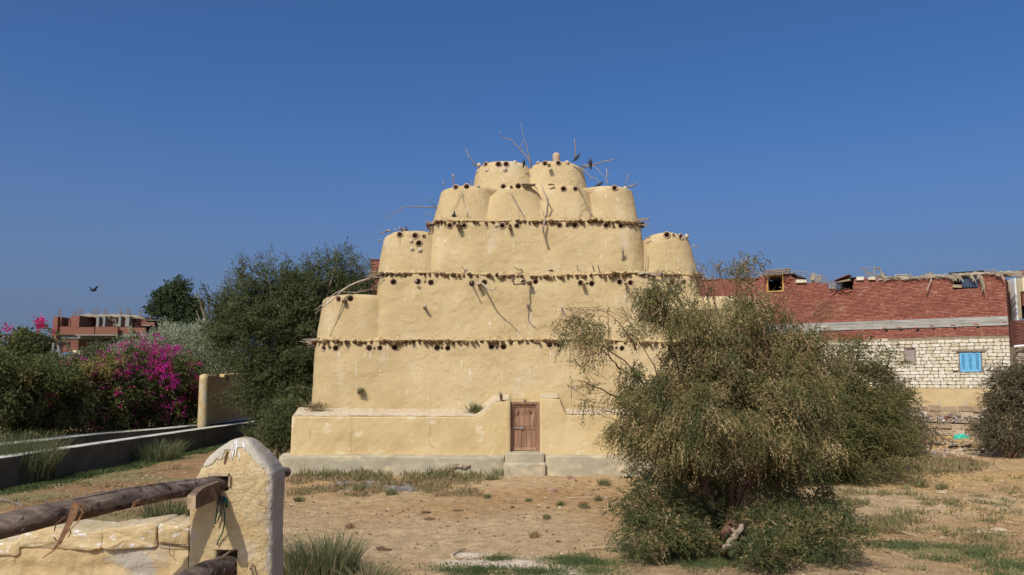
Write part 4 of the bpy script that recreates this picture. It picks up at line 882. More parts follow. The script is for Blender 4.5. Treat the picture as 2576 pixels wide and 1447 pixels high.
for a, b, r in [((1895, 686, -.1), (1960, 692, .1), .03), ((1905, 694, 0), (1925, 688, 0), .02), ((1990, 682, -.2), (2040, 689, 0), .02), ((1985, 686, 0), (2035, 684, 0), .014), ((2000, 690, 0), (2028, 694, 0), .014), ((2005, 695, 0), (2035, 700, 0), .012), ((2070, 691, 0), (2079, 706, 0), .02), ((2078, 708, 0), (2081, 702, 0), .015), ((2475, 680, 0), (2508, 677, 0), .03), ((2490, 686, 0), (2506, 677, .1), .035), ((2225, 700, .1), (2200, 690, 0), .03), ((2293, 688, 0), (2285, 698, 0), .04),
                ((1830, 700, .1), (1900, 697, .1), .02), ((1835, 703, .1), (1890, 701, .15), .018), ((1760, 702, .1), (1810, 700, .1), .03), ((1750, 706, .1), (1790, 699, .1), .02), ((2200, 700, 0), (2240, 703, .1), .03), ((2210, 697, 0), (2270, 699, .1), .03), ((2040, 707, 0), (2088, 711, 0), .03), ((2055, 704, 0), (2095, 709, 0), .014), ((2088, 706, 0), (2108, 709, .1), .02)]: stick(a, b, r)
# slatted canopy over the framed window
a, b = rp(1932, 683.5, .35), rp(1994, 678, .35); MB().tube([a, b], .045, 6).build('canopy_rail', m_oldwood, house)
for t in np.linspace(.0, 1, 14):
    p = a*(1-t)+b*t; MB().box(p + np.array([0, .25, -.12]), (.055, .7, .05), rz=WANG+PI, rx=.45, jit=.01).build('canopy_slat', m_oldwood, house)
qbox(WB(1930, 690)[0], WB(1996, 690)[0], .0, .8, WB(1960, 690)[1]-.02, WB(1960, 690)[1]+.02, m_oldwood, 'canopy_board')
# tilted roof sheet and torn opening
p, q = rp(2104, 709, .25), rp(2142, 694, .25); c = (p+q)/2; dd = q-p
MB().box(c, (np.linalg.norm(dd), .8, .04), rz=WANG+PI, ry=-math.atan2(dd[2], np.hypot(dd[0], dd[1]))).build('tilted_sheet', m_fardk, house)
p, q = rp(2110, 712, .3), rp(2143, 706, .3); c = (p+q)/2; dd = q-p; MB().box(c, (np.linalg.norm(dd), .5, .07), rz=WANG+PI, ry=-math.atan2(dd[2], np.hypot(dd[0], dd[1])), jit=.02).build('torn_awning', m_oldwood, house)
for px, py in ((2120, 730), (2128, 727), (2124, 733), (2134, 729), (2138, 732), (2131, 734), (2113, 734), (2100, 737), (1986, 702), (1983, 710), (1979, 707), (1990, 700), (1905, 700), (1932, 700)): MB().box(rp(px, py, .03), (.22, .12, .075), rz=WANG, ry=random.uniform(-1, 1), jit=.006).build('loose_brick', m_brick, house)
for px, py in ((2013, 707.5), (2165, 701), (2194, 700.5), (2022, 708)): MB().box(rp(px, py, .02), (.38, .2, .17), rz=WANG, jit=.02).build('cap_stone', m_stone, house)
# palm-rib crates on the roof edge: separate things
def crate(px0, px1, py0, py1, out, label, tilt=0, depth=.4):
    a, b = rp(px0, py1, out), rp(px1, py0, out); w = abs(WB(px0, py1)[0]-WB(px1, py1)[0]); h = abs(b[2]-a[2]); c = (a+rp(px1, py1, out))/2
    e = thing('palm_crate', c, label, 'crate', 'palm rib crates on the roof edge'); e.rotation_euler = (0, 0, 0)
    Rm = np.array(Matrix.Rotation(WANG+PI, 3, 'Z') @ Matrix.Rotation(tilt, 3, 'Y'))
    def T(x, y, z): return c + Rm @ np.array([x, y, z])
    for sx in (-1, 1):
        for sy in (0, 1): MB().tube([T(sx*w/2, sy*depth, 0), T(sx*w/2, sy*depth, h)], .022, 5).build('post', m_palm, e)
    for z in (0.0, h*.5, h): 
        for sy in (0, 1): MB().tube([T(-w/2, sy*depth, z), T(w/2, sy*depth, z)], .024 if z != h*.5 else .014, 5).build('rail', m_palm, e)
        for sx in (-1, 1): MB().tube([T(sx*w/2, 0, z), T(sx*w/2, depth, z)], .02, 5).build('rail', m_palm, e)
    for k in range(1, 8):
        for sy in (0, 1): MB().tube([T(-w/2+w*k/8, sy*depth, 0), T(-w/2+w*k/8, sy*depth, h)], .011, 4).build('rib', m_palm, e)
crate(2035, 2063, 690, 709, -.15, 'pale palm crate holding a bundle of straw on the roof edge'); crate(2090, 2117, 712, 726, .18, 'palm crate wedged in the notch of the brick wall', .05)
crate(2200, 2225, 688, 699, -.2, 'low tilted palm crate next to the broken chair frame', -.25); crate(2250, 2280, 688, 699, -.3, 'flat reddish palm crate midway along the roof thatch', .05); crate(2315, 2345, 686, 695, -.3, 'leaning palm crate on the thatch left of the jerrycans', -.3)
m = MB()
for k in range(120):
    p = rp(2044+random.uniform(-3, 5), 705, .1); q = rp(2048+random.gauss(0, 3), 684+abs(random.gauss(0, 5)), .05); w = np.array([.01, 0, 0]); m.add([p-w, p+w, q], [(0, 1, 2)], random.random())
tag(m.build('straw_bundle', m_palm), 'grey bundle of straw standing upright in a palm crate on the roof', 'straw')
chair = thing('broken_chair', rp(2185, 700, -.1), 'upturned broken chair frame on the roof edge of the brick house', 'chair')
for a, b in (((2163, 674), (2200, 699)), ((2163, 674), (2212, 673)), ((2178, 700), (2182, 674)), ((2172, 697), (2205, 676)), ((2198, 673), (2200, 700)), ((2172, 683), (2200, 686)), ((2174, 690), (2200, 692))): MB().tube([rp(*a, -.1), rp(*b, -.1)], .02, 5).build('rod', m_oldwood, chair)
MB().tube([rp(2198, 673, -.2), rp(2210, 674, -.2), rp(2214, 684, -.2), rp(2221, 699, -.2)], .04, 6).build('curved_rail', m_oldwood, chair)

# ------------------------------------------------------------ neighbour house at the right edge
nb = thing('cream_house', (xof(2562, 950, 37.5), 37.5, 0), 'cream and maroon brick house at the far right edge of the photo', 'house')
def nbox(name, px0, px1, py0, py1, Y0, th, mat, par=nb):
    p, q = at(px0, py0, Y0), at(px1, py1, Y0); c = (p+q)/2; c[1] += th/2; return MB().box(c, (abs(q[0]-p[0]), th, abs(q[2]-p[2]))).build(name, mat, par)
nbox('white_pier', 2551, 2563, 700, 806, 40.4, .4, m_white); nbox('cream_pier', 2563.2, 2571, 700, 802, 40.5, 3, m_cream); nbox('cream_wall', 2571.2, 2640, 698, 733, 40.6, 3, m_cream); nbox('brick_panel', 2571.5, 2640, 733.5, 769, 40.7, .3, m_fardk); nbox('dark_opening', 2572, 2640, 769.3, 802, 41.2, .2, m_dark); nbox('roof_post', 2570, 2580, 680, 698, 41, .3, m_fardk)
nbox('maroon_wall', 2553, 2660, 806, 868, 38.3, .4, m_fardk)
m = MB(); p, q = at(2553, 806, 38.28), at(2640, 868, 38.28); z = min(p[2], q[2]); row = 0
while z < max(p[2], q[2])-.06:
    x = p[0]+(row % 2)*.11
    while x < q[0]: m.box((x+.1, 38.28, z+.035), (.205, .04, .06), jit=.004); x += .225
    z += .075; row += 1
tag(m.build('brickwork', m_fardk, nb), kind='stuff')
MB().tube([at(2551, 872, 38.1), at(2600, 868, 38.0)], .06, 8).build('white_pipe', m_white, nb)
nbox('rubble_wall', 2556, 2660, 872, 1110, 38.4, .5, m_joint)
m = MB(); p, q = at(2556, 874, 38.36), at(2600, 1100, 38.36); z = q[2]; row = 0
while z < p[2]:
    x = p[0]-.05+random.uniform(0, .1)
    while x < q[0]: w = random.uniform(.2, .42); stone_mb(m, (x+w/2, 38.36, z+.1), w-.03, .14, .18, 0, random.random()); x += w
    z += .2; row += 1
m_rub = M('brown_rubble_stone', [(0, (.22, .16, .10)), (1, (.44, .35, .24))], 5, 5, rnd=.6, bump=(20, .6, .02))
tag(m.build('rubble_stones', m_rub, nb), kind='stuff')
# red pillar showing behind the tower on the left
pil = thing('brick_pillar', at(955, 700, 50), 'orange red brick pillar peeking out behind the left flank of the tower', 'pillar'); pil.location.z = 0
p, q = at(933, 655, 50), at(1010, 655, 50); MB().box(((p[0]+q[0])/2, 51, p[2]/2), (q[0]-p[0], 2, p[2])).build('core', m_mortar, pil)
m = MB(); z = at(933, 830, 50)[2]; row = 0
while z < p[2]-.02:
    x = p[0]-.01-(row % 2)*.1
    while x < p[0]+.8: m.box((max(x, p[0]-.01)+.11, 49.98, z+.03), (.22, .06, .062), jit=.004); x += .235
    z += .076; row += 1
tag(m.build('brickwork', m_brick, pil), kind='stuff'); MB().box((p[0]+.4, 51, p[2]+.03), (1.0, 2.2, .06)).build('cap', m_fardk, pil)

# ------------------------------------------------------------ far unfinished building on the left
Yb = 92.0
fb = thing('unfinished_building', (xof(280, 950, Yb), Yb+4, 0), 'distant two storey unfinished red brick building with bare concrete columns and rebar', 'building')
def F(name, px0, px1, py0, py1, Y0, th, mat, par=fb):
    p, q = at(px0, py0, Y0), at(px1, py1, Y0); c = (p+q)/2; c[1] += th/2
    return MB().box(c, (abs(q[0]-p[0]), th, abs(q[2]-p[2]))).build(name, mat, par)
def zx(x, y): return ((150+x/3.963)*.6289, (1180+y/3.963)*.6289)
def FZ(name, x0, x1, y0, y1, Y0, th, mat, par=fb):
    a, b = zx(x0, y0), zx(x1, y1); return F(name, a[0], b[0], a[1], b[1], Y0, th, mat, par)
# upper left block with open window
FZ('wall', 250, 305, 345, 630, Yb, 6, m_fbrick); FZ('pier', 306, 318, 345, 625, Yb+.6, 5, m_fbrick); FZ('wall', 319, 375, 350, 505, Yb+.4, .4, m_fbrick); FZ('wall', 375.5, 498, 500, 505, Yb+.4, .4, m_fbrick); FZ('recess_wall', 370, 502, 368, 500, Yb+2.4, .3, m_fbrick)
FZ('wall', 498.5, 525, 380, 505, Yb+.4, .4, m_fbrick); FZ('wall', 525.5, 655, 330, 508, Yb+.4, 5, m_fbrick); FZ('column', 656, 706, 334, 510, Yb+1.2, 4, m_fconc)
FZ('parapet', 319, 600, 505.5, 632, Yb+.3, .4, m_fbrick)
# balcony band
FZ('parapet', 600.5, 895, 512, 632, Yb-.3, .4, m_fbrick); FZ('parapet', 918, 1268, 505, 625, Yb-.4, .4, m_fbrick); FZ('pier', 895.5, 917, 508, 640, Yb+.1, .5, m_fbrick); FZ('slab', 600, 1270, 625.5, 645, Yb-.5, 10, m_fconc); FZ('slab', 1270.5, 1720, 620, 660, Yb+.3, 10, m_fconc)
FZ('parapet', 1268.5, 1445, 512, 620, Yb+.3, .4, m_fbrick); FZ('pier', 1445.5, 1475, 512, 630, Yb+.1, .4, m_fbrick); FZ('parapet', 1475.5, 1708, 520, 640, Yb+.8, .4, m_fbrick)
# set-back upper walls with openings
for a, b, c, d in ((707, 862, 348, 510), (935, 970, 340, 505), (971, 1180, 345, 505), (1180.5, 1280, 345, 395), (1314, 1395, 345, 508), (1450, 1505, 350, 515), (1505.5, 1570, 350, 400), (1570.5, 1650, 365, 520), (862.5, 934, 345, 398)): FZ('wall', a, b, c, d, Yb+3.0, .4, m_fbrick)
FZ('block_infill', 1181, 1279, 425, 505, Yb+3.1, .3, m_stone); FZ('boarded_window', 1507, 1568, 402, 520, Yb+3.3, .1, m_oldwood)
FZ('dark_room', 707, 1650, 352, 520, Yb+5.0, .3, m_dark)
for a, b in ((936, 968), (1040, 1068), (1285, 1314), (1395, 1448)): FZ('column', a, b, 338, 506, Yb+1.2, .6, m_fconc)
FZ('wall', 1651, 1720, 400, 490, Yb+2, .4, m_fbrick); FZ('slab', 1665, 1790, 476, 492, Yb+1, 4, m_fconc); FZ('parapet', 1720, 1850, 432, 500, Yb+1.4, .4, m_fbrick)
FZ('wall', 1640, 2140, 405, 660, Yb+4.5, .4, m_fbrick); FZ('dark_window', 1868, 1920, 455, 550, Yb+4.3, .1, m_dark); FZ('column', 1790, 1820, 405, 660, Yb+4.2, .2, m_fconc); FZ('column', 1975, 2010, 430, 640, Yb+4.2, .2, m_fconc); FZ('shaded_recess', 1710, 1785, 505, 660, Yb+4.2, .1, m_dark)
FZ('roof_slab', 640, 1640, 333, 347, Yb+2.7, 7, m_fconc); FZ('roof_slab', 1641, 2140, 395, 405, Yb+3, 7, m_fconc)
# ground floor
FZ('wall', 250, 340, 632, 860, Yb+.6, 6, m_fbrick); FZ('wall', 341, 640, 633, 700, Yb+.6, 6, m_fconc); FZ('wall', 341, 640, 701, 900, Yb+.7, 6, m_fbrick)
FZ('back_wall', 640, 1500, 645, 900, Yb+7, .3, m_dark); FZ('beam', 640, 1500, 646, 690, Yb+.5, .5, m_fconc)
for a, b in ((920, 948), (1278, 1310)): FZ('column', a, b, 690, 900, Yb+.6, .5, m_fconc)
FZ('low_wall', 560, 1480, 880, 960, Yb-3, .3, m_cream); FZ('low_brick_wall', 1495, 1830, 692, 830, Yb-4, .3, m_fbrick); FZ('wall', 1500, 2140, 660, 900, Yb+5, .3, m_fardk)
FZ('eave', 183, 250, 628, 650, Yb+.5, 2, m_fconc)
for k, (x, y0, y1, w, tall) in enumerate([(352, 215, 345, 55, 0), (594, 255, 330, 50, 0), (680, 205, 330, 52, 0), (905, 235, 340, 55, 0), (955, 185, 340, 18, 1), (1078, 212, 335, 50, 0), (1146, 285, 335, 40, 0), (1308, 168, 340, 20, 1), (1330, 250, 340, 36, 0), (1428, 198, 345, 50, 0), (1478, 270, 340, 50, 0), (1636, 237, 375, 52, 0), (1797, 262, 400, 40, 0), (1985, 290, 405, 36, 0), (850, 298, 335, 36, 0)]):
    m = MB()
    for j in range(5 if not tall else 3):
        xx = x - w/2 + w*j/(4 if not tall else 2); lean = 0 if not tall else (x-xx)*.9
        p, q = at(*zx(xx, y1), Yb+2+(j % 2)*.5), at(*zx(xx+lean, y0+random.uniform(0, 12)), Yb+2+(j % 2)*.5); m.tube([p, q], .028, 4)
    if not tall: p, q = at(*zx(x-w/2, y0+35), Yb+2), at(*zx(x+w/2, y0+35), Yb+2); m.tube([p, q], .03, 4)
    m.build('rebar', m_rebar, fb)
m = MB()
for k in range(900):
    t = random.random(); x = 770+t*850; p = at(*zx(x, 338+max(0, x-1480)*.18+random.uniform(-12, 8)), Yb+2.2+random.uniform(-.6, 1)); a = random.gauss(0, .3); d = np.array([math.cos(a), .2*random.uniform(-1, 1), math.sin(a)*.5-.1])*random.uniform(.3, 1.1)*random.choice([-1, 1]); w = np.array([0, 0, random.uniform(.02, .06)]); m.add([p-w, p+w, p+d], [(0, 1, 2)], random.random())
for k in range(130):
    x = random.gauss(1200, 55); p = at(*zx(x, 345), Yb+2.1); q = at(*zx(x+random.gauss(0, 30), 350+random.uniform(20, 90)-abs(x-1200)*.25), Yb+2.0); w = np.array([.035, 0, 0]); m.add([p-w, p+w, q], [(0, 1, 2)], random.random())
tag(m.build('palm_roof_litter', m_palm, fb), kind='stuff')
MB().tube([at(*zx(240, 850), Yb-.3), at(*zx(250, 600), Yb-.3)], .12, 8).build('drain_pipe', m_fardk, fb)
# utility pole with lamp arm and the wires
pole = thing('utility_pole', (xof(148, 950, 60), 60, 0), 'thin grey utility pole in front of the far brick building', 'pole')
MB().tube([at(146, 960, 60), at(147.5, 860, 60), at(149, 868, 60)], [.12, .10, .09], 8).build('shaft', m_fconc, pole); MB().tube([at(*zx(225, 1180), 60), at(*zx(258, 760), 60)], [.13, .1], 8).build('shaft_top', m_fconc, pole)
lamp = thing('lamp_post', (xof(182, 950, 58), 58, 0), 'slim green lamp post with a flat dark head beside the utility pole', 'lamp post')
MB().tube([at(*zx(345, 1160), 58), at(*zx(350, 770), 58)], [.07, .06], 8).build('shaft', m_metal, lamp); a, b = at(*zx(342, 748), 58), at(*zx(490, 800), 58); MB().box((a+b)/2, (abs(b[0]-a[0]), .5, abs(b[2]-a[2])*.8), jit=.02).build('lamp_head', m_dark, lamp)
for k, (y0, y1) in enumerate(((655, 700), (672, 722), (690, 742), (705, 765), (735, 790), (770, 830))):
    P = []
    for t in np.linspace(0, 1, 12):
        x = -600 + 2150*t; y = y0+15 + (y1-y0)*t + 10*math.sin(PI*t*2)*.5; P.append(at(*zx(x, y), 60))
    tag(MB().tube(P, .012, 4).build('power_line', m_dark), ['topmost', 'second', 'third', 'fourth', 'fifth', 'lowest'][k]+' of the thin overhead wires crossing before the far building', 'wire', 'overhead wires')
# ------------------------------------------------------------ canal walls and yellow garden wall
def long_wall(name, pts, th, top, zb, mat, label, coping, side=1, groups=None):
    """pts = plan polyline of the wall's right face"""
    e = thing(name, (pts[0][0], pts[0][1], 0), label, 'wall', groups)
    P = []
    for a, b in zip(pts[:-1], pts[1:]):
        n = max(2, int(math.hypot(b[0]-a[0], b[1]-a[1])/.25)); P += [(a[0]+(b[0]-a[0])*k/n, a[1]+(b[1]-a[1])*k/n) for k in range(n)]
    P.append(pts[-1]); V = []; 
    for i, (x, y) in enumerate(P):
        zt = top(y) if callable(top) else top
        for (dx, z) in ((0, zb), (0, zt*.5), (0, zt-.02), (-th, zt-.02), (-th, zb)): V.append((x+dx+.008*float(vnoise(np.array([x*2, y*2, z*3]))), y, z))
    F = [(i*5+k, (i+1)*5+k, (i+1)*5+k+1, i*5+k+1) for i in range(len(P)-1) for k in range(4)] + [(0, 1, 2, 3, 4), tuple((len(P)-1)*5+k for k in (4, 3, 2, 1, 0))]
    mk('wall_body', V, F, mat, e)
    V = []
    for i, (x, y) in enumerate(P):
        zt = top(y) if callable(top) else top
        w = .004*float(vnoise(np.array([x*3, y*3, 1.])))
        for (dx, z) in ((.008+w, zt-.02), (.008+w, zt+.004+w*2), (-th-.008, zt+.004), (-th-.008, zt-.02)): V.append((x+dx, y, z))
    F = [(i*4+k, (i+1)*4+k, (i+1)*4+k+1, i*4+k+1) for i in range(len(P)-1) for k in range(3)] + [(0, 1, 2, 3), tuple((len(P)-1)*4+k for k in (3, 2, 1, 0))]
    mk('coping', V, F, coping, e); return e
def canal_pt(px, py, z):
    d = ray(px, py); t = (z-CAMZ)/d[2]; return (d[0]*t, d[1]*t)
ZN = .95
near = [canal_pt(-120, 1172, ZN), canal_pt(80, 1141, ZN), canal_pt(400, 1095, ZN), canal_pt(655, 1059, ZN), canal_pt(700, 1053, ZN)]
ZF = 1.0
far = [canal_pt(-150, 1141, ZF), canal_pt(0, 1120.5, ZF), canal_pt(250, 1092, ZF), canal_pt(430, 1078, ZF), canal_pt(655, 1051, ZF)]
long_wall('canal_wall', near, .55, ZN, -.3, m_canal, 'nearer low concrete canal wall with pale top edge running toward the tower', m_coping, groups='low walls of the dry canal')
long_wall('canal_wall', far, .80, ZF, -.3, m_canal, 'farther low concrete canal wall below the bougainvillea, with the wider pale top', m_coping, groups='low walls of the dry canal')
print('CANAL', [tuple(round(float(v), 1) for v in p) for p in near], [tuple(round(float(v), 1) for v in p) for p in far])
# yellow wall on the far bank
a = canal_pt(508, 1062, ZF); b = canal_pt(655, 1047, ZF)
yw = thing('garden_wall', (a[0], a[1], 0), 'yellow plastered garden wall with dark stains and a domed end pillar behind the canal', 'wall')
a = np.array([xof(516, 950, 42.0), 42.0]); b = np.array([xof(690, 950, 56), 56.0]); d = (b-a)/np.linalg.norm(b-a); n_ = 60; ang = math.atan2(d[1], d[0]); L2 = np.linalg.norm(b-a)
V = []
for i in range(n_+1):
    s = L2*i/n_; p = a+d*s; zt = zof(948, 42)+ .0*s + .12*float(vnoise(np.array([s*1.1, 0., 7.]))) + (.18 if s > 3.2 else 0) 
    for (o, z) in ((0, .2), (0, 1.2), (0, zt-.05), (-.03, zt), (-.27, zt+.02), (-.3, zt-.05), (-.3, .2)):
        V.append((p[0]+d[1]*-o*-1, p[1]-d[0]*o*-1*-1, z))
F = [(i*7+k, (i+1)*7+k, (i+1)*7+k+1, i*7+k+1) for i in range(n_) for k in range(6)] + [tuple(range(7)), tuple(n_*7+k for k in range(7))[::-1]]
mk('wall_body', V, F, m_yellow, yw)
c = a - d*.22; zt = zof(952, 42); MB().lathe([(.24, .1), (.235, zt-.1), (.24, zt), (.225, zt+.06), (.18, zt+.15), (.10, zt+.21), (.02, zt+.23)], (c[0]+.05, c[1]-.05, 0), n=18).build('pillar', m_post, yw, smooth=True)

# ------------------------------------------------------------ foreground: low wall, post, log rails
YP = 4.5
post = thing('gate_post', (xof(585, 1447, YP), YP+.14, 1.8), 'domed ochre plaster post with whitewashed cement cap holding the log rails, foreground left', 'post')
left = [(1700, 466), (1282, 470), (1240, 476), (1205, 486), (1180, 499), (1150, 521), (1127, 546), (1112, 568), (1105.5, 584)]
right = [(1700, 681), (1300, 681), (1240, 684), (1210, 686), (1191, 684), (1172, 672), (1150, 654), (1127, 633), (1112, 618), (1105.5, 605)]
ly = [q[0] for q in left][::-1]; lx = [q[1] for q in left][::-1]; ry_ = [q[0] for q in right][::-1]; rx_ = [q[1] for q in right][::-1]
DEP = .27
rows = list(np.concatenate([np.linspace(1700, 1210, 130), np.linspace(1206, 1120, 36), np.array([1116, 1112, 1109, 1107, 1105.5])])); rings = []
def sup(n, e=7):
    out = []
    for k in range(n):
        t = 2*PI*k/n - PI*.75; c, s = math.cos(t), math.sin(t); out.append((math.copysign(abs(c)**(2/e), c), math.copysign(abs(s)**(2/e), s)))
    return out
SU = sup(200)
for py in rows:
    x0, x1 = xof(np.interp(py, ly, lx), py, YP), xof(np.interp(py, ry_, rx_), py, YP); z = zof(py, YP); w = (x1-x0)/2; c = (x0+x1)/2
    top = max(0, (1215-py)/(1215-1104)); dd = DEP/2*math.sqrt(max(0.0, 1-top**2.4*.93)); yc = YP + DEP/2
    rings.append([(c+u*w, yc+v*dd, z) for u, v in SU])
V = np.array(rings); fl = V.reshape(-1, 3); no = V - np.stack([V[..., 0].mean(1), V[..., 1].mean(1), V[:, 0, 2]], -1)[:, None]; no[..., 2] = 0; no /= np.linalg.norm(no, axis=-1, keepdims=True)
V = V + no*(.008*fbm(fl, 5, 3)+.0045*fbm(fl, 24, 3)+.002*vnoise(fl, 90)).reshape(V.shape[:2])[..., None]
n = 200; r = len(rows); VV = np.concatenate([V.reshape(-1, 3), [[xof(596, 1103.5, YP), YP+DEP/2, zof(1103, YP)]]])
F = [(k*n+i, k*n+(i+1) % n, (k+1)*n+(i+1) % n, (k+1)*n+i) for k in range(r-1) for i in range(n)] + [((r-1)*n+i, (r-1)*n+(i+1) % n, r*n) for i in range(n)] + [tuple(range(n))[::-1]]
pb = mk('post_body', VV, F, m_post, post, smooth=True)
def solid(pxa, pxb, pya, pyb, d0, d1):
    a, b = at(pxa, pya, YP), at(pxb, pyb, YP); m = MB(); m.box(((a[0]+b[0])/2, YP+(d0+d1)/2, (a[2]+b[2])/2), (abs(b[0]-a[0]), d1-d0, abs(b[2]-a[2]))); return m.build('tmp', m_dark)
cutout(pb, [solid(530, 576, 1197, 1236, -.1, .5), solid(545, 596, 1384, 1446, -.1, .22)])
print('POST faces', len(pb.data.polygons))
pb.data.polygons.foreach_set('use_smooth', [True]*len(pb.data.polygons))
# grey cement cap: thin skin over the dome and down the right arris
def skin(name, cond, off, mat):
    k0 = {}; VV2 = []; FF = []
    Vo = V + no*off; m_ = {}
    for k in range(r-1):
        for i in range(n):
            q = [(k, i), (k, (i+1) % n), (k+1, (i+1) % n), (k+1, i)]
            if all(cond(*proj(Vo[a][b]), Vo[a][b][1]) for a, b in q):
                f = []
                for w in q:
                    if w not in m_: m_[w] = len(VV2); VV2.append(Vo[w[0]][w[1]])
                    f.append(m_[w])
                FF.append(tuple(f))
    return mk(name, VV2, FF, mat, post, smooth=True)
def capc(px, py, y): 
    e = 1150 + 10*math.sin(px*.05) + 7*_vn1(px*.09, 2., 5.) + 4*_vn1(px*.3, 1., 5.) - (0 if px < 560 else 10) + (px < 540)*(540-px)*.75 + max(0, px-628)*.9
    return py < e or (px > 671+5*_vn1(py*.06, 1., 2.)+3*_vn1(py*.25, 7., 2.) and y < YP+.10) or y > YP+.06
skin('cement_cap', capc, .007, m_postcap)
# whitewash runs, gouge, socket surround
m_run = M('white_dropping', [(0, (.68, .66, .60)), (1, (.84, .82, .78))], 30, 4, bump=None)
m_gouge = M('dark_gouge', [(0, (.10, .06, .035)), (1, (.2, .12, .06))], 30, 4, bump=None)
def runs(pts, w, mat, name, off=.012):
    P = []
    for px, py in pts:
        q = proj(V); d = np.hypot(q[..., 0]-px, q[..., 1]-py) + 500*(V[..., 1] > YP+DEP/2); k, i = np.unravel_index(np.argmin(d), d.shape); P.append(at(px, py, V[k, i][1]-off))
    MB().tube(P, [w*f for f in ([1]*(len(P)-1)+[.4])], 6, jit=.3).build(name, mat, post)
for pts, w in (([(592, 1108), (590, 1124), (586, 1140), (583, 1157)], .003), ([(596, 1108), (594, 1130), (592, 1148)], .004), ([(585, 1118), (582, 1140), (578, 1156)], .0025), ([(611, 1112), (614, 1124), (614, 1136)], .003), ([(600, 1110), (602, 1150), (600, 1162)], .002), ([(577, 1112), (572, 1122)], .0025), ([(622, 1112), (626, 1122)], .002)): runs(pts, w, m_run, 'whitewash_run', .006)
runs([(572, 1136), (568, 1150), (564, 1168)], .008, m_gouge, 'gouge', .004)
def pbx(name, pxa, pxb, pya, pyb, y0, y1, mat, par=post, jit=.002):
    a, b = at(pxa, pya, YP), at(pxb, pyb, YP); return MB().box(((a[0]+b[0])/2, (y0+y1)/2, (a[2]+b[2])/2), (abs(b[0]-a[0]), y1-y0, abs(b[2]-a[2])), jit=jit).build(name, mat, par)
pbx('socket_lintel', 526, 578, 1191, 1196.5, YP-.022, YP+.1, m_beam_end); pbx('socket_jamb', 576.3, 581, 1197, 1224, YP-.015, YP+.1, m_beam_end); pbx('socket_jamb', 525, 529.5, 1197, 1214, YP-.015, YP+.1, m_beam_end)
# logs through the post
def log(pts, rads, label, knots=14, name='log_rail'):
    e = thing(name, pts[0], label, 'log', 'log rails of the gate')
    P = []; Rr = []
    for i in range(len(pts)-1):
        for t in np.linspace(0, 1, 13)[:-1]: P.append(np.array(pts[i])*(1-t)+np.array(pts[i+1])*t); Rr.append(rads[i]*(1-t)+rads[i+1]*t)
    P.append(np.array(pts[-1])); Rr.append(rads[-1]); P = np.array(P); m_ = len(P)
    nseg = 26; VV = []; 
    for i in range(m_):
        t = P[min(i+1, m_-1)]-P[max(i-1, 0)]; t /= np.linalg.norm(t); a = np.cross(t, (0, 0, 1)); a /= np.linalg.norm(a); b = np.cross(a, t)
        for k in range(nseg):
            w = 2*PI*k/nseg; dirv = a*math.cos(w)+b*math.sin(w); q = P[i]+dirv*Rr[i]; dsp = .09*Rr[i]*float(fbm((np.array([w*2/PI*2, i*.22, 3.])), 1, 2)); VV.append(q+dirv*dsp)
    F = [(i*nseg+k, i*nseg+(k+1) % nseg, (i+1)*nseg+(k+1) % nseg, (i+1)*nseg+k) for i in range(m_-1) for k in range(nseg)]
    mk('log_body', VV, F, m_log, e, smooth=True)
    for i in (0, m_-1): mk('cut_end', [VV[i*nseg+k] for k in range(nseg)], [tuple(range(nseg)) if i else tuple(range(nseg))[::-1]], m_beam_end, e)
    for _ in range(int(knots*1.8)):
        i = random.randrange(2, m_-3); w = random.uniform(-.6, 2.4); k = int((w % (2*PI))/(2*PI)*nseg) % nseg; c = VV[i*nseg+k]; o = (c-P[i])/np.linalg.norm(c-P[i]); rr = Rr[i]*random.uniform(.08, .16)
        MB().lathe([(rr*2.2, -.008), (rr*1.3, .002), (rr*.8, .005+rr*.3), (.001, .004)], c, o+rng.normal(0, .25, 3), 8).build('knot', m_log, e, smooth=True)
    return e, P, Rr
l1, P1, R1 = log([at(-90, 1348, 3.75), at(120, 1296, 3.95), at(322, 1253, 4.15), at(480, 1226, 4.38), at(553, 1214, 4.52), at(640, 1200, 4.78), at(723, 1187, 5.02)], [.058, .057, .053, .045, .039, .034, .029], 'long grey poplar log running through the top socket of the domed post', 22)
l2, P2_, R2 = log([at(200, 1620, 3.75), at(420, 1500, 4.1), at(520, 1440, 4.35), at(580, 1424, 4.55)], [.07, .068, .062, .056], 'lower thick log entering the bottom socket of the domed post', 8)
# bark strip peeling along the upper log, and hanging fibres
def alongl(P, Rr, t0, t1, w, rad, n=20):
    out = []
    for t in np.linspace(t0, t1, n):
        f = t*(len(P)-1); i = int(f); p = P[i]*(1-f+i)+P[min(i+1, len(P)-1)]*(f-i); out.append(p+np.array([0, -math.cos(w)*Rr[i]*1.01, math.sin(w)*Rr[i]*1.01]))
    return out
MB().tube(alongl(P1, R1, .22, .50, 1.1, 0), .006, 5, jit=.4).build('bark_ridge', m_log, l1); MB().tube(alongl(P1, R1, .18, .42, .55, 0), .005, 5, jit=.4).build('bark_ridge', m_log, l1)
MB().tube([at(350, 1262, 4.05), at(338, 1268, 4.0), at(332, 1275, 4.02)], [.012, .01, .004], 6).build('torn_bark', m_fibre, l1)
def strand(pts, w, Y0, par=l1):
    P = [at(px, py, Y0) for px, py in pts]; m = MB(); V_ = []; k = len(P)
    for i, p in enumerate(P):
        ww = w*(1-.75*i/(k-1)); V_ += [p+np.array([-ww, 0, 0]), p+np.array([ww, -.004, 0]), p+np.array([0, .008, 0])]
    m.add(V_, [(i*3+a, i*3+(a+1) % 3, (i+1)*3+(a+1) % 3, (i+1)*3+a) for i in range(k-1) for a in range(3)]); m.build('bark_strand', m_fibre, par)
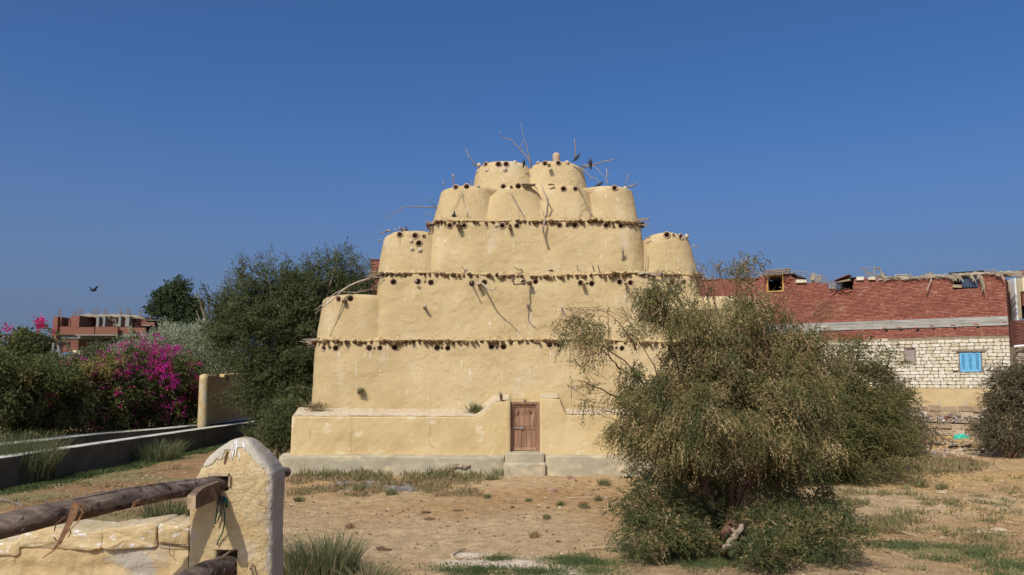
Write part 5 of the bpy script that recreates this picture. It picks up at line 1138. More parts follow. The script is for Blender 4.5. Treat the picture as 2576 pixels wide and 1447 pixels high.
strand([(192, 1265), (182, 1300), (165, 1335), (150, 1365), (135, 1385), (108, 1404)], .022, 3.92); strand([(200, 1268), (208, 1290), (195, 1315), (170, 1340), (142, 1362), (135, 1352)], .006, 3.9); strand([(170, 1325), (178, 1340), (170, 1353)], .003, 3.95); strand([(165, 1300), (140, 1318), (136, 1336)], .003, 3.93); strand([(205, 1262), (216, 1280), (200, 1302)], .007, 3.88); strand([(188, 1262), (207, 1278), (214, 1292)], .008, 3.87)
# sawn beam stub
bm = thing('beam_stub', at(540, 1230, 4.4), 'short squared timber beam jutting from the top socket toward the camera', 'beam', None)
A = at(575, 1220, 4.66); B_ = at(482, 1258, 4.16); d = B_-A; d /= np.linalg.norm(d); sd = np.cross(d, (0, 0, 1)); sd /= np.linalg.norm(sd); u = np.cross(sd, d)
VV = []; ts_ = np.linspace(0, 1, 16)
for t in ts_:
    c = A*(1-t)+B_*t; hh = .047 - .0*t; cut = max(0, t-.82)/.18
    for a_, b_ in ((-1, -1), (1, -1), (1, 1), (-1, 1)):
        hb = hh*b_ - (cut*.024 if b_ > 0 else 0); VV.append(c+sd*a_*.021+u*hb+rng.normal(0, .0012, 3))
F = [(i*4+k, i*4+(k+1) % 4, (i+1)*4+(k+1) % 4, (i+1)*4+k) for i in range(15) for k in range(4)]
mk('beam_body', VV, F, m_beam, bm); mk('beam_end', np.array(VV[60:64])+d*.001, [(0, 1, 2, 3)], m_beam_end, bm)
bk = MB().box(at(462, 1250, 4.75), (.12, .06, .045), rz=.3, jit=.003).build('beam_stub', m_beam); tag(bk, 'small dark wood stub poking out left of the post below the upper log', 'beam')
MB().tube([at(590, 1383, 4.38), at(577, 1389, 4.33), at(560, 1402, 4.27), at(549, 1409, 4.24)], [.006, .007, .007, .005], 6).build('wedge_stick', m_beam, l2); MB().tube([at(553, 1404, 4.22), at(541, 1412, 4.2)], .013, 7).build('wedge_knob', m_log, l2)
# green rope tied round a peg
rope = thing('green_rope', at(555, 1262, 4.47), 'green rope knotted on a peg under the beam, ends hanging down the post', 'rope')
def rp_(pts, r=.0035): MB().tube([at(a, b, YP-.025-.012*math.sin(i)) for i, (a, b) in enumerate(pts)], r, 6, jit=.15).build('strand', m_rope, rope, smooth=True)
rp_([(552, 1262), (546, 1280), (543, 1300), (541, 1318), (548, 1310), (556, 1290), (556, 1270)]); rp_([(560, 1265), (565, 1290), (565, 1315), (560, 1340), (548, 1362), (546, 1372)]); rp_([(548, 1262), (553, 1250), (563, 1248), (571, 1258), (572, 1275)]); rp_([(545, 1268), (555, 1262), (566, 1262), (570, 1250)]); rp_([(562, 1252), (570, 1262), (568, 1278)], .006); MB().lathe([(.018, -.03), (.02, .01), (.012, .02), (.001, .022)], at(556, 1262, YP-.01), (0, -1, 0), 10).build('peg', m_log, rope)
MB().tube([at(642, 1258, YP-.02), at(655, 1259, YP-.03), at(658, 1268, YP-.03)], .002, 5).build('wire', m_metal, post); MB().tube([at(636, 1420, YP-.01), at(630, 1432, YP-.05)], .006, 5).build('twig', m_log, post)
# low wall left of the post
lw = thing('low_wall', (xof(230, 1400, 4.6), 4.6, 1.8), 'low rough ochre wall with flaking white paint on its top stones, bottom left', 'wall')
x0, x1 = xof(-260, 1400, 4.56), xof(473, 1400, 4.56); nn = 150; Xs = np.linspace(x0, x1, nn)
def pxx(x): return proj(np.array([x, 4.56, 2.6]))[0]
ztl = lambda x: zof(float(np.interp(pxx(x), [-300, 0, 44, 50, 473], [1385, 1381, 1376, 1350, 1347])), 4.56)
rows_ = []
for t in np.linspace(0, 1, 44): rows_.append([(x, 4.56, 1.5+(ztl(x)-1.5)*t) for x in Xs])
rows_.append([(x, 4.60, ztl(x)+.006) for x in Xs]); rows_.append([(x, 4.86, ztl(x)+.004) for x in Xs]); rows_.append([(x, 4.87, 1.5) for x in Xs])
V2 = np.array(rows_); f2 = V2.reshape(-1, 3); rel = (.022*fbm(f2, 2.2, 3)+.012*fbm(f2*np.array([1, 1, 2.5]), 8, 3)+.005*vnoise(f2, 40)).reshape(V2.shape[:2]); V2[:45, :, 1] -= rel[:45]
pxv = proj(V2[:44]); stepm = sstep(1418, 1424, pxv[..., 1]+6*np.sin(pxv[..., 0]*.03)+5*fbm(V2[:44].reshape(-1, 3), 6, 2).reshape(44, nn)) * (pxv[..., 0] < 430); V2[:44, :, 1] += stepm*.014
F = [(k*nn+i, k*nn+i+1, (k+1)*nn+i+1, (k+1)*nn+i) for k in range(len(rows_)-1) for i in range(nn-1)]
mk('wall_body', f2 if False else V2.reshape(-1, 3), F, m_rough, lw, smooth=True)
def top_stone(pa, pb_, pya, pyb, lab=None):
    a, b = at(pa-1.5, pya+4, 4.53), at(pb_+1.5, pyb, 4.53); cx_, cz_ = (a[0]+b[0])/2, (a[2]+b[2])/2; w, h = (b[0]-a[0])/2, (a[2]-b[2])/2; nr = 90; VV = []
    prof_ = ((4.541, .25), (4.541, .6), (4.542, .93), (4.545, .985), (4.552, 1.0), (4.62, 1.0), (4.84, 1.0), (4.85, .93))
    for yy, s in prof_:
        for j in range(nr):
            t = 2*PI*j/nr; c, s_ = math.cos(t), math.sin(t); e = 14
            p = np.array([cx_+w*s*math.copysign(abs(c)**(2/e), c), yy, cz_+h*s*math.copysign(abs(s_)**(2/e), s_)]); p[2] += s*(.022*_vn1(p[0]*6, 3.1, p[2]*3)+.009*_vn1(p[0]*15, 3.1, p[2]*9) + .008*_vn1(p[0]*30, 1.2, p[2]*30)); p[0] += .006*s*_vn1(p[0]*8, 9.0, p[2]*18); p[1] += .011*_vn1(p[0]*13, p[2]*16, 4.0)+.006*_vn1(p[0]*40, p[2]*40, 1.0) if yy < 4.56 else 0; VV.append(p)
    F = [(k*nr+j, k*nr+(j+1) % nr, (k+1)*nr+(j+1) % nr, (k+1)*nr+j) for k in range(7) for j in range(nr)] + [tuple(range(nr))[::-1], tuple(7*nr+j for j in range(nr))]
    allv = VV
    mk('top_stone', allv, F, m_lowstone, lw, smooth=True)
for q in ((-140, -60, 1395, 1352), (-60, 45, 1398, 1367), (45, 255, 1381, 1329), (252, 393, 1377, 1324), (397, 472, 1368, 1323)): top_stone(*q)
MB().tube([at(396, 1330, 4.54), at(393, 1348, 4.53), at(391, 1367, 4.53), at(430, 1369, 4.53), at(468, 1370, 4.53)], .0025, 5).build('crack', m_gouge, lw)
MB().tube([at(427, 1374, 4.535), at(426, 1392, 4.535), at(432, 1400, 4.535)], .002, 5).build('crack', m_gouge, lw)
# ------------------------------------------------------------ foliage tools
def unit(v): return v/(np.linalg.norm(v, axis=-1, keepdims=True)+1e-9)
def leaf_quads(P, D, S, W, rnd):
    """rhombic leaves: base P, direction D, length S, half width W"""
    D = unit(D); Wv = unit(np.cross(D, rng.normal(size=D.shape)))*W[:, None]; m = P + D*(S*.45)[:, None]
    n = len(P); V = np.stack([P, m+Wv, P+D*S[:, None], m-Wv], 1).reshape(-1, 3); F = np.arange(4*n).reshape(n, 4); return V, F, rnd
def ell(px, py, rx, ry, Y, w=1.0, dep=None, t=0.0):
    c = at(px, py, Y); k = Y/FOC; return dict(c=c, r=np.array([rx*k, (dep if dep else rx*k*.8), ry*k]), w=w, t=t)
def sample(ells, N, shell=.5):
    vol = np.array([e['w']*e['r'][0]*e['r'][2] for e in ells]); idx = rng.choice(len(ells), N, p=vol/vol.sum())
    C_ = np.array([e['c'] for e in ells])[idx]; R_ = np.array([e['r'] for e in ells])[idx]
    d = unit(rng.normal(size=(N, 3))); rad = rng.random(N)**shell
    return C_ + d*R_*rad[:, None], unit(d/R_*R_.mean(1, keepdims=True)), idx, rad
def sprays(P, D, L, nl, ll, lw, spread=.8, droop=.3, rnd=None, twist=0.0):
    """each spray: a bent axis with nl leaves along it"""
    N = len(P); t = np.tile(np.linspace(.05, 1, nl), (N, 1)) + rng.uniform(-.03, .03, (N, nl)); D = unit(D)
    L = np.broadcast_to(L, (N,))[:, None]; g = np.array([0, 0, -1.0])
    base = P[:, None] + D[:, None]*(t*L)[..., None] + g*(droop*L*t**2)[..., None]
    axis = unit(D[:, None] + 2*droop*g*t[..., None]); ld = unit(axis + spread*rng.normal(size=(N, nl, 3)))
    n = N*nl; r = np.repeat(rnd if rnd is not None else rng.random(N), nl) + rng.normal(0, .06, n)
    return leaf_quads(base.reshape(-1, 3), ld.reshape(-1, 3), ll*rng.uniform(.6, 1.3, n), lw*rng.uniform(.7, 1.3, n), np.clip(r, 0, 1))
def join(parts):
    V, F, Rn = [], [], []; o = 0
    for v, f, r in parts: V.append(v); F.append(f+o); Rn.append(r); o += len(v)
    return np.concatenate(V), np.concatenate(F), np.concatenate(Rn)
def foliage(name, parts, mat, parent, stuff=True, keepz=True):
    V, F, r = join(parts)
    o = mk(name, V, F, mat, parent, rnd=r)
    if stuff: tag(o, kind='stuff')
    return o
def limb(pts, r0, r1, mat, par, name='branch', n=7):
    P = [np.array(p, float) for p in pts]; S = []
    for i in range(len(P)-1):
        L_ = np.linalg.norm(P[i+1]-P[i])
        for t in np.linspace(0, 1, 5)[:-1]: S.append(P[i]*(1-t)+P[i+1]*t + (rng.normal(0, .025*L_, 3)*(t > 0)))
    S.append(P[-1]); k = len(S); return MB().tube(S, [r0+(r1-r0)*(i/(k-1))**.8 for i in range(k)], n, jit=.08).build(name, mat, par, smooth=True)

# ------------------------------------------------------------ big tamarisk in front of the tower
YT = 17.0
base = G(1830, 1352); base = np.array([base[0], base[1]+.2, base[2]])
tam = thing('tamarisk_tree', base, 'big feathery green and straw tamarisk in front of the tower, pale bare trunk below', 'tree')
TE = [ell(1850, 775, 75, 80, YT, .7), ell(1872, 700, 20, 45, YT, .22), ell(1785, 710, 26, 40, YT, .22), ell(1700, 800, 75, 75, YT-.3, .65), ell(1652, 740, 28, 26, YT-.3, .35), ell(1515, 850, 80, 42, YT-.4, .5), ell(1460, 818, 38, 24, YT-.4, .38), ell(1500, 895, 50, 30, YT-.3, .25), ell(1500, 985, 58, 32, YT-.2, .3), ell(1540, 955, 45, 28, YT-.2, .25),
      ell(1605, 985, 72, 75, YT-.5, .7), ell(1850, 905, 165, 110, YT+.2, .95), ell(1990, 900, 85, 72, YT+.1, .8), ell(2058, 815, 28, 38, YT, .35), ell(1968, 795, 45, 48, YT, .5), ell(2070, 910, 48, 55, YT, .55),
      ell(1760, 1045, 185, 115, YT-.75, 1), ell(1970, 1030, 135, 125, YT-.5, 1), ell(1650, 1105, 85, 75, YT-.7, .85), ell(1590, 1080, 50, 38, YT-.4, .5), ell(1860, 1190, 140, 80, YT+.7, .8), ell(1990, 1150, 90, 70, YT+.4, .7), ell(1720, 1195, 70, 50, YT+.4, .6), ell(1800, 1010, 150, 120, YT+.9, .8, 1.0), ell(1700, 1265, 62, 48, YT, .5), ell(1850, 1265, 90, 45, YT+.6, .55), ell(1950, 1250, 60, 40, YT+.3, .4)]
LOW = [ell(1650, 1290, 70, 55, 16.4, .8, .7), ell(1620, 1235, 32, 38, 16.9, .3, .5), ell(1690, 1352, 95, 30, 15.6, .8, .6), ell(1985, 1335, 110, 38, 16.1, .9, .8), ell(2070, 1358, 75, 30, 15.3, .8, .8), ell(1940, 1378, 80, 20, 15.0, .7, .5), ell(1750, 1378, 50, 12, 15.5, .3, .3), ell(2080, 1290, 50, 26, 17.4, .35, .7), ell(1900, 1310, 90, 42, 16.4, .5, .8), ell(1780, 1300, 70, 45, 16.6, .5, .7), ell(2120, 1385, 40, 14, 15.2, .5, .5)]
allE = TE
def wallY(px): return float(np.interp(px, [-120, 0, 250, 430, 655], [26.6, 28.8, 34.6, 38.4, 48.6]))
def bell(px, py, rx, ry, dY=0.0, w=1.0):
    Y = wallY(px+rx*.5)+2.3+dY; Y = Y + rx*Y/FOC*.6; return ell(px, py, rx, ry, Y, w, rx*Y/FOC*.6)
lab = []
fork = at(1845, 1290, YT-.1)
limb([base + np.array([-.15, -.25, -.05]), at(1838, 1335, 15.9), fork], .17, .12, m_bark, tam, 'trunk', 10)
limb([base + np.array([.25, .1, 0]), at(1868, 1310, YT-.2), at(1880, 1230, YT)], .12, .08, m_bark, tam, 'trunk', 9); limb([base + np.array([-.1, .2, 0]), at(1800, 1300, YT), at(1770, 1210, YT)], .11, .07, m_bark, tam, 'trunk', 9)
for q in (((1880, 1230), (1900, 1080), (1895, 900), (1872, 690)), ((1845, 1290), (1840, 1100), (1825, 900), (1790, 700)), ((1770, 1210), (1720, 1020), (1690, 860), (1655, 720)), ((1770, 1210), (1680, 1040), (1600, 940), (1470, 810)), ((1770, 1215), (1650, 1070), (1560, 1000), (1470, 960)),
          ((1880, 1230), (1960, 1060), (2020, 930), (2062, 790)), ((1880, 1230), (2000, 1100), (2070, 980), (2095, 890)), ((1845, 1290), (1940, 1050), (1955, 900), (1975, 770)), ((1800, 1290), (1680, 1200), (1600, 1120), (1540, 1080)), ((1870, 1280), (1990, 1200), (2070, 1130)), ((1840, 1320), (1730, 1330), (1640, 1300)), ((1860, 1320), (1990, 1330), (2080, 1320))):
    limb([at(a, b, YT-.05) for i, (a, b) in enumerate(q)], .045, .010, m_bark, tam)
for a, b in (((1690, 1010), (1590, 830)), ((1780, 950), (1700, 790)), ((1560, 930), (1500, 870)), ((1600, 880), (1545, 800)), ((1930, 930), (1915, 800)), ((1990, 960), (2040, 860)), ((2055, 880), (2080, 850)), ((1750, 1000), (1650, 890))):
    limb([at(*a, YT-.6), at((a[0]+b[0])/2+6, (a[1]+b[1])/2, YT-.9), at(*b, YT-.9)], .018, .007, m_bark, tam)
# the pale gnarled trunk lying forward
pt = [at(1868, 1322, 16.0), at(1856, 1340, 15.75), at(1840, 1360, 15.45), at(1828, 1376, 15.3), G(1816, 1392)]
limb(pt, .05, .075, m_dead, tam, 'bare_trunk', 12); limb([at(1838, 1362, 15.42), at(1852, 1372, 15.25)], .055, .035, m_dead, tam, 'bare_trunk', 8); limb([at(1852, 1342, 15.6), at(1840, 1330, 15.6)], .035, .02, m_dead, tam, 'bare_trunk', 8)
def tam_foliage(ells, N, L=.5, nl=16, ll=.085, lw=.0085, straw=.22, up=.35, droop=.45, tuft=.5, shell=.42, green=.0):
    P, d, idx, rad = sample(ells, N, shell); ns = fbm(P, 1.1, 3)
    keep = (ns > -.42 + .25*rng.random(N)) | (rng.random(N) < .22); P, d, rad, ns = P[keep], d[keep], rad[keep], ns[keep]
    D = unit(d*.9 + rng.normal(0, .55, d.shape) + np.array([0, 0, up])); r = np.clip(.42 + .30*fbm(P+40, .8, 2) + rng.normal(0, .12, len(P)) - green, 0, .74)
    st = rng.random(len(P)) < straw*(1+1.6*sstep(.05, .45, fbm(P+11, .9, 2)))*(rad > .72); r[st] = rng.uniform(.76, 1, st.sum())
    gz_ = gz(P[:, 0], P[:, 1]); P[:, 2] = np.maximum(P[:, 2], gz_+.06)
    Ls = L*rng.uniform(.5, 1.25, len(P))
    a = sprays(P - D*Ls[:, None]*.3, D, Ls, nl, ll, lw, .75, droop, r); return [a]
# clumped: sprays gathered round twig tips so that gaps show
def clumped(ells, NC, per, rc, sup=None, **kw):
    if sup:                                     # boughs: groups of twigs gathered round a few limbs' ends
        n1, r1, fr = sup; P1, d1, _, rad1 = sample(ells, n1, .33); k = rng.integers(0, n1, NC); off = np.clip(rng.normal(0, 1, (NC, 3)), -1.5, 1.5)*r1*np.array([1, 1, .62])
        P = P1[k]+off; d = unit(d1[k]*.8+unit(off)*.7); rad = np.clip(rad1[k]+.1, 0, 1); m_ = rng.random(NC) < fr
        P2, d2, _, rad2 = sample(ells, NC, .45); P = np.where(m_[:, None], P, P2); d = np.where(m_[:, None], d, d2); rad = np.where(m_, rad, rad2)
        return np.repeat(P, per, 0) + np.clip(rng.normal(0, 1, (NC*per, 3)), -1.8, 1.8)*rc*np.array([1, 1, .75]), np.repeat(d, per, 0), np.repeat(rad, per)
    P, d, idx, rad = sample(ells, int(NC*1.7), .38); out = []; k_ = .9/max(rc*6, .9)
    nn_ = fbm(P, k_, 2); o_ = np.argsort(-(nn_+rng.normal(0, .22, len(nn_))))[:NC]; P, d, rad = P[o_], d[o_], rad[o_]
    C_ = np.repeat(P, per, 0) + np.clip(rng.normal(0, 1, (NC*per, 3)), -1.8, 1.8)*rc*np.array([1, 1, .75]); return C_, np.repeat(d, per, 0), np.repeat(rad, per)
def clump_foliage(ells, NC, per, rc, L, nl, ll, lw, straw=.2, up=.3, droop=.4, spread=.75, r0=.42, strawclump=.22, shell=None, sup=None):
    C_, d, rad = clumped(ells, NC, per, rc, sup); n = len(C_)
    cl = np.repeat(rng.random(NC), per); tone = np.repeat(np.clip(r0 + rng.normal(0, .13, NC) + .28*fbm(C_[::per], .35/rc, 2), .02, .72), per) + rng.normal(0, .07, n)
    st = ((cl < strawclump) & (rng.random(n) < .65)) | (rng.random(n) < straw*.5); tone = np.clip(tone, 0, .73); tone[st] = rng.uniform(.76, 1, st.sum())
    D = unit(d + rng.normal(0, .6, d.shape) + np.array([0, 0, up])); C_[:, 2] = np.maximum(C_[:, 2], gz(C_[:, 0], C_[:, 1])+.05)
    Ls = L*rng.uniform(.5, 1.3, n); return sprays(C_-D*Ls[:, None]*.3, D, Ls, nl, ll, lw, spread, droop, tone)
foliage('foliage', [clump_foliage(TE, 1750, 23, .115, .25, 10, .055, .0095, strawclump=.33, up=.0, droop=.9, r0=.46, spread=.42, sup=(210, .26, .68)), clump_foliage(LOW, 470, 22, .11, .24, 10, .055, .0095, strawclump=.16, straw=.06, r0=.30, droop=.4, spread=.45, sup=(44, .25, .85))], l_tam, tam)
# wispy shoots breaking the outline
tips = [(1872, 660), (1890, 690), (1850, 668), (1765, 668), (1748, 690), (1800, 680), (1650, 710), (1632, 725), (1420, 790), (1440, 782), (1460, 780), (1412, 812), (1500, 780), (1450, 900), (1440, 960), (1460, 1010), (1500, 1020), (1540, 1075), (1515, 1105), (2062, 765), (2085, 780), (2100, 850), (1985, 735), (2120, 900), (1590, 1040), (1570, 1170), (1600, 740), (1700, 700), (1930, 740), (1560, 780)]
C_ = np.array([at(a+random.gauss(0, 12), b+random.gauss(0, 10), YT+random.uniform(-.6, .4)) for a, b in tips for _ in range(9)]); cen = at(1820, 980, YT)
D = unit(unit(C_-cen)+rng.normal(0, .4, C_.shape)+np.array([0, 0, .25])); foliage('outer_shoots', [sprays(C_-D*.35, D, .5, 14, .07, .006, .6, .25, np.clip(rng.normal(.7, .2, len(C_)), 0, 1))], l_tam, tam)
m = MB()
for c, d_ in zip(C_[::2], D[::2]): m.tube([c-d_*.7, c-d_*.2, c+d_*.12], [.006, .005, .002], 3)
tag(m.build('twigs', m_bark, tam), kind='stuff')

def bush(name, label, ells, basepx, Yb, cols, NC, per, rc, L, nl, ll, lw, group=None, stems=8, cat='bush', bark=m_bark, **kw):
    b = at(basepx[0], basepx[1], Yb); b[2] = float(gz(b[0], b[1])); t = thing(name, b, label, cat, group)
    for k in range(stems):
        e = random.choice(ells); q = e['c']+rng.normal(0, .25, 3)*e['r']; limb([b+rng.normal(0, .12, 3)*np.array([1, 1, 0]), (b+q)/2+rng.normal(0, .15, 3), q], .05*Yb/28, .012, bark, t, 'stem', 5)
    foliage('foliage', [clump_foliage(ells, NC, per, rc, L, nl, ll, lw, **kw)], cols, t); return t
YB = 27.5
bush('tamarisk_bush', 'olive yellow rounded tamarisk behind the right side of the big tamarisk', [ell(2130, 960, 70, 75, YB, .85), ell(2180, 915, 40, 45, YB, .4), ell(2120, 880, 30, 26, YB, .3), ell(2165, 1060, 105, 80, YB), ell(2060, 1090, 80, 80, YB-.5), ell(2150, 1140, 85, 50, YB-.3), ell(2095, 1182, 55, 26, YB-.6, .6), ell(2235, 985, 38, 40, YB+.3, .35), ell(2270, 1040, 28, 30, YB+.3, .3), ell(2040, 1190, 40, 24, YB-.6, .6)], (2130, 1200), YB, l_tam2, 620, 20, .22, .42, 10, .085, .015, r0=.48, strawclump=.08, straw=.04, spread=.5, droop=.5, sup=(90, .5, .7))
YB = 35.5
bush('tamarisk_bush', 'brownish open shrub between the olive tamarisk and the stone wall', [ell(2255, 1010, 45, 55, YB, .35), ell(2235, 955, 22, 26, YB, .2), ell(2285, 1075, 60, 36, YB, .7), ell(2235, 1090, 60, 36, YB), ell(2325, 1092, 32, 22, YB, .4), ell(2320, 1050, 12, 24, YB, .12)], (2270, 1118), YB, l_tam3, 240, 16, .25, .45, 10, .10, .018, r0=.5, strawclump=.2, spread=.55)
YB = 35.0
bush('tamarisk_bush', 'dull grey green tamarisk at the right edge in front of the stone wall', [ell(2530, 985, 38, 52, YB, .28), ell(2515, 930, 16, 28, YB, .14), ell(2562, 1040, 60, 52, YB, .8), ell(2505, 1075, 46, 30, YB, .65), ell(2590, 965, 45, 55, YB, .4), ell(2545, 1098, 60, 22, YB, .8), ell(2490, 1010, 22, 18, YB, .12)], (2540, 1120), YB, l_tam3, 320, 16, .22, .42, 10, .10, .017, r0=.35, strawclump=.12, spread=.55)

# ------------------------------------------------------------ dark tree left of the tower
YB = 42.0
bt = at(790, 1100, 40.5); bt[2] = 0; dt = thing('chaste_tree', bt, 'tall dark green tree with upright leafy shoots beside the left side of the tower', 'tree')
DT = [ell(645, 775, 65, 62, YB, .9), ell(700, 722, 60, 48, YB, .8), ell(760, 740, 80, 60, YB), ell(835, 705, 48, 48, YB, .8), ell(885, 735, 45, 45, YB+.5, .7), ell(700, 840, 150, 110, YB), ell(830, 820, 110, 110, YB+1), ell(600, 800, 65, 60, YB, .8), ell(720, 960, 125, 110, YB-1), ell(685, 930, 55, 65, YB-1), ell(760, 1050, 90, 65, YB-1.5), ell(710, 1040, 45, 60, YB-2, .8), ell(850, 980, 90, 120, YB), ell(920, 760, 40, 60, YB+1, .6), ell(565, 830, 40, 50, YB, .5), ell(745, 1085, 50, 22, YB-2.5, .8)]
for q in (((780, 1080), (740, 940), (690, 800), (670, 690)), ((790, 1080), (800, 900), (820, 760), (850, 650)), ((775, 1080), (700, 960), (620, 860), (560, 790)), ((790, 1080), (860, 900), (890, 740))): limb([at(a, b, YB-.5) for a, b in q], .16, .03, m_bark2, dt)
foliage('foliage', [clump_foliage(DT, 2900, 12, .24, .42, 9, .12, .024, sup=(330, .55, .7), r0=.45, strawclump=0, straw=0, up=.5, droop=.25, spread=.9)], l_tree, dt)
tops = [(588, 665), (600, 660), (620, 672), (660, 640), (686, 630), (700, 650), (722, 640), (735, 655), (760, 650), (775, 640), (800, 628), (820, 622), (838, 625), (862, 612), (874, 605), (888, 622), (900, 650), (915, 648), (928, 655), (575, 700), (560, 730), (545, 745), (535, 775), (645, 655), (610, 640), (850, 630), (780, 660)]
tops += [(a+random.gauss(0, 10), b+abs(random.gauss(0, 26))+6) for a, b in tops for _ in range(7)]
Pa, Da = [], []
for a, b in tops:
    tip = at(a, b, YB+random.uniform(-.6, .8)); dv = unit(np.array([random.gauss(-.1, .25), random.gauss(0, .25), 1.0])); Lg = random.uniform(.8, 1.9)
    for t in np.linspace(0, 1, 9): Pa.append(tip-dv*Lg*t); Da.append(unit(dv*.8+rng.normal(0, .7, 3)))
Pa, Da = np.array(Pa), np.array(Da); foliage('upright_shoots', [sprays(Pa, Da, .32, 8, .13, .018, .8, .2, rng.uniform(.3, .9, len(Pa)))], l_tree, dt)
C2 = np.array([at(a, b, YB+.1) for a, b in tops[::2]]); foliage('seed_spikes', [sprays(C2, np.tile([0, 0, 1.], (len(C2), 1))+rng.normal(0, .15, (len(C2), 3)), .4, 12, .05, .02, .5, 0, rng.random(len(C2)))], l_sprig, dt)
# second mass low beside the plinth
bush('leafy_shrub', 'low dark leafy shrub at the foot of the dark tree, next to the tower plinth', [ell(700, 1075, 35, 35, 34, .9), ell(725, 1045, 35, 40, 34.5), ell(690, 1095, 25, 16, 34, .8), ell(745, 1080, 20, 28, 34)], (705, 1108), 34, l_tree, 240, 11, .2, .4, 9, .11, .017, r0=.55, strawclump=0, straw=0, bark=m_bark2)

# eucalyptus, dead tree, silvery shrub, far trees
YB = 66
eu = thing('eucalyptus_tree', (at(462, 950, YB)[0], YB, 0), 'blue green round crowned eucalyptus on the skyline left of the dark tree', 'tree')
limb([at(465, 960, YB), at(462, 860, YB), at(450, 780, YB)], .3, .12, m_bark2, eu, 'trunk')
foliage('crown', [clump_foliage([ell(442, 740, 34, 32, YB, .9), ell(418, 765, 26, 24, YB, .7), ell(465, 775, 30, 42, YB), ell(452, 800, 20, 34, YB), ell(476, 825, 22, 40, YB), ell(440, 725, 22, 17, YB, .7), ell(404, 752, 15, 12, YB, .5), ell(400, 775, 12, 10, YB, .4), ell(470, 845, 26, 26, YB)], 460, 14, .28, .42, 9, .17, .04, sup=(45, .35, .7), r0=.5, strawclump=0, straw=0, droop=.5)], l_euc, eu)
YB = 57
dd = thing('dead_tree', (at(518, 950, YB)[0], YB, 0), 'bare bleached dead tree between the eucalyptus and the dark tree', 'tree')
for q, r_ in ((((520, 900), (519, 840), (514, 800), (503, 760), (490, 738)), .11), (((519, 840), (512, 815), (500, 800), (493, 780)), .07), (((516, 810), (522, 790), (528, 765), (530, 745)), .06), (((514, 830), (500, 822), (492, 800)), .06), (((506, 770), (500, 745), (499, 735)), .04), (((520, 850), (530, 820), (536, 800)), .05), (((512, 800), (516, 770), (512, 748)), .035)): limb([at(a, b, YB) for a, b in q], r_, .015, m_dead, dd, 'branch', 6)
YB = 54
bush('silver_shrub', 'pale silvery green wispy shrub above the bougainvillea', [ell(520, 870, 75, 42, YB), ell(440, 862, 60, 32, YB), ell(380, 870, 60, 24, YB, .7), ell(560, 905, 50, 50, YB), ell(490, 920, 80, 40, YB), ell(320, 888, 50, 16, YB, .5), ell(590, 930, 40, 35, YB, .8)], (500, 985), YB, l_silver, 620, 12, .38, .78, 12, .11, .026, up=1.0, droop=.05, spread=.45, r0=.55, strawclump=.0, straw=0)
e = SC.objects[-1] if False else None
Pq = np.array([at(random.uniform(285, 600), np.interp(0, [0], [0])+0, YB) for _ in range(1)])
sp = []; 
for k in range(130):
    a = random.uniform(390, 600); top_ = np.interp(a, [390, 420, 470, 520, 560, 600], [838, 822, 832, 826, 842, 862]) + random.gauss(0, 7); sp.append(at(a, top_, YB+random.uniform(-1, .5)))
for k in range(26):
    a = random.uniform(285, 390); sp.append(at(a, np.interp(a, [285, 330, 390], [872, 862, 845])+random.gauss(0, 6), YB))
sp = np.array(sp); silver = [o for o in SC.objects if o.name.startswith('silver_shrub')][0]
Dv = unit(np.array([[random.gauss(0, .3), random.gauss(0, .3), 1] for _ in sp])); foliage('wispy_tips', [sprays(sp-Dv*.9, Dv, 1.05, 26, .085, .025, .45, 0, rng.uniform(.5, 1, len(sp)))], l_silver, silver)
YB = 62
for q, lb_ in (((ell(85, 885, 40, 36, YB), ell(60, 860, 22, 22, YB), ell(105, 870, 26, 22, YB)), 'dusty green tree with a rounded double crown left of the far building'), ((ell(30, 905, 40, 28, YB), ell(20, 890, 24, 18, YB)), 'lower dusty green tree at the far left edge')):
    bush('distant_tree', lb_, list(q), (q[0]['c'] and 0, 0) if False else (60 if 'double' in lb_ else 20, 950), YB, l_hedge, 190, 12, .32, .5, 9, .2, .05, r0=.45, strawclump=0, straw=0, cat='tree', group='trees beyond the hedge', bark=m_bark2)
bush('feathery_tree', 'dark feathery shrub in front of the far building ground floor', [ell(255, 890, 45, 16, 56), ell(225, 905, 30, 16, 56), ell(300, 902, 40, 20, 56)], (255, 940), 56, l_tree, 130, 11, .32, .6, 10, .14, .03, r0=.6, strawclump=0, straw=0, up=.3)
bush('distant_tree', 'olive scrub filling the gap below the utility pole', [ell(150, 925, 70, 26, 50), ell(240, 930, 60, 22, 50), ell(60, 940, 70, 28, 50)], (150, 965), 50, l_hedge, 300, 12, .3, .45, 9, .14, .035, r0=.6, strawclump=0, straw=0, group='trees beyond the hedge', bark=m_bark2)

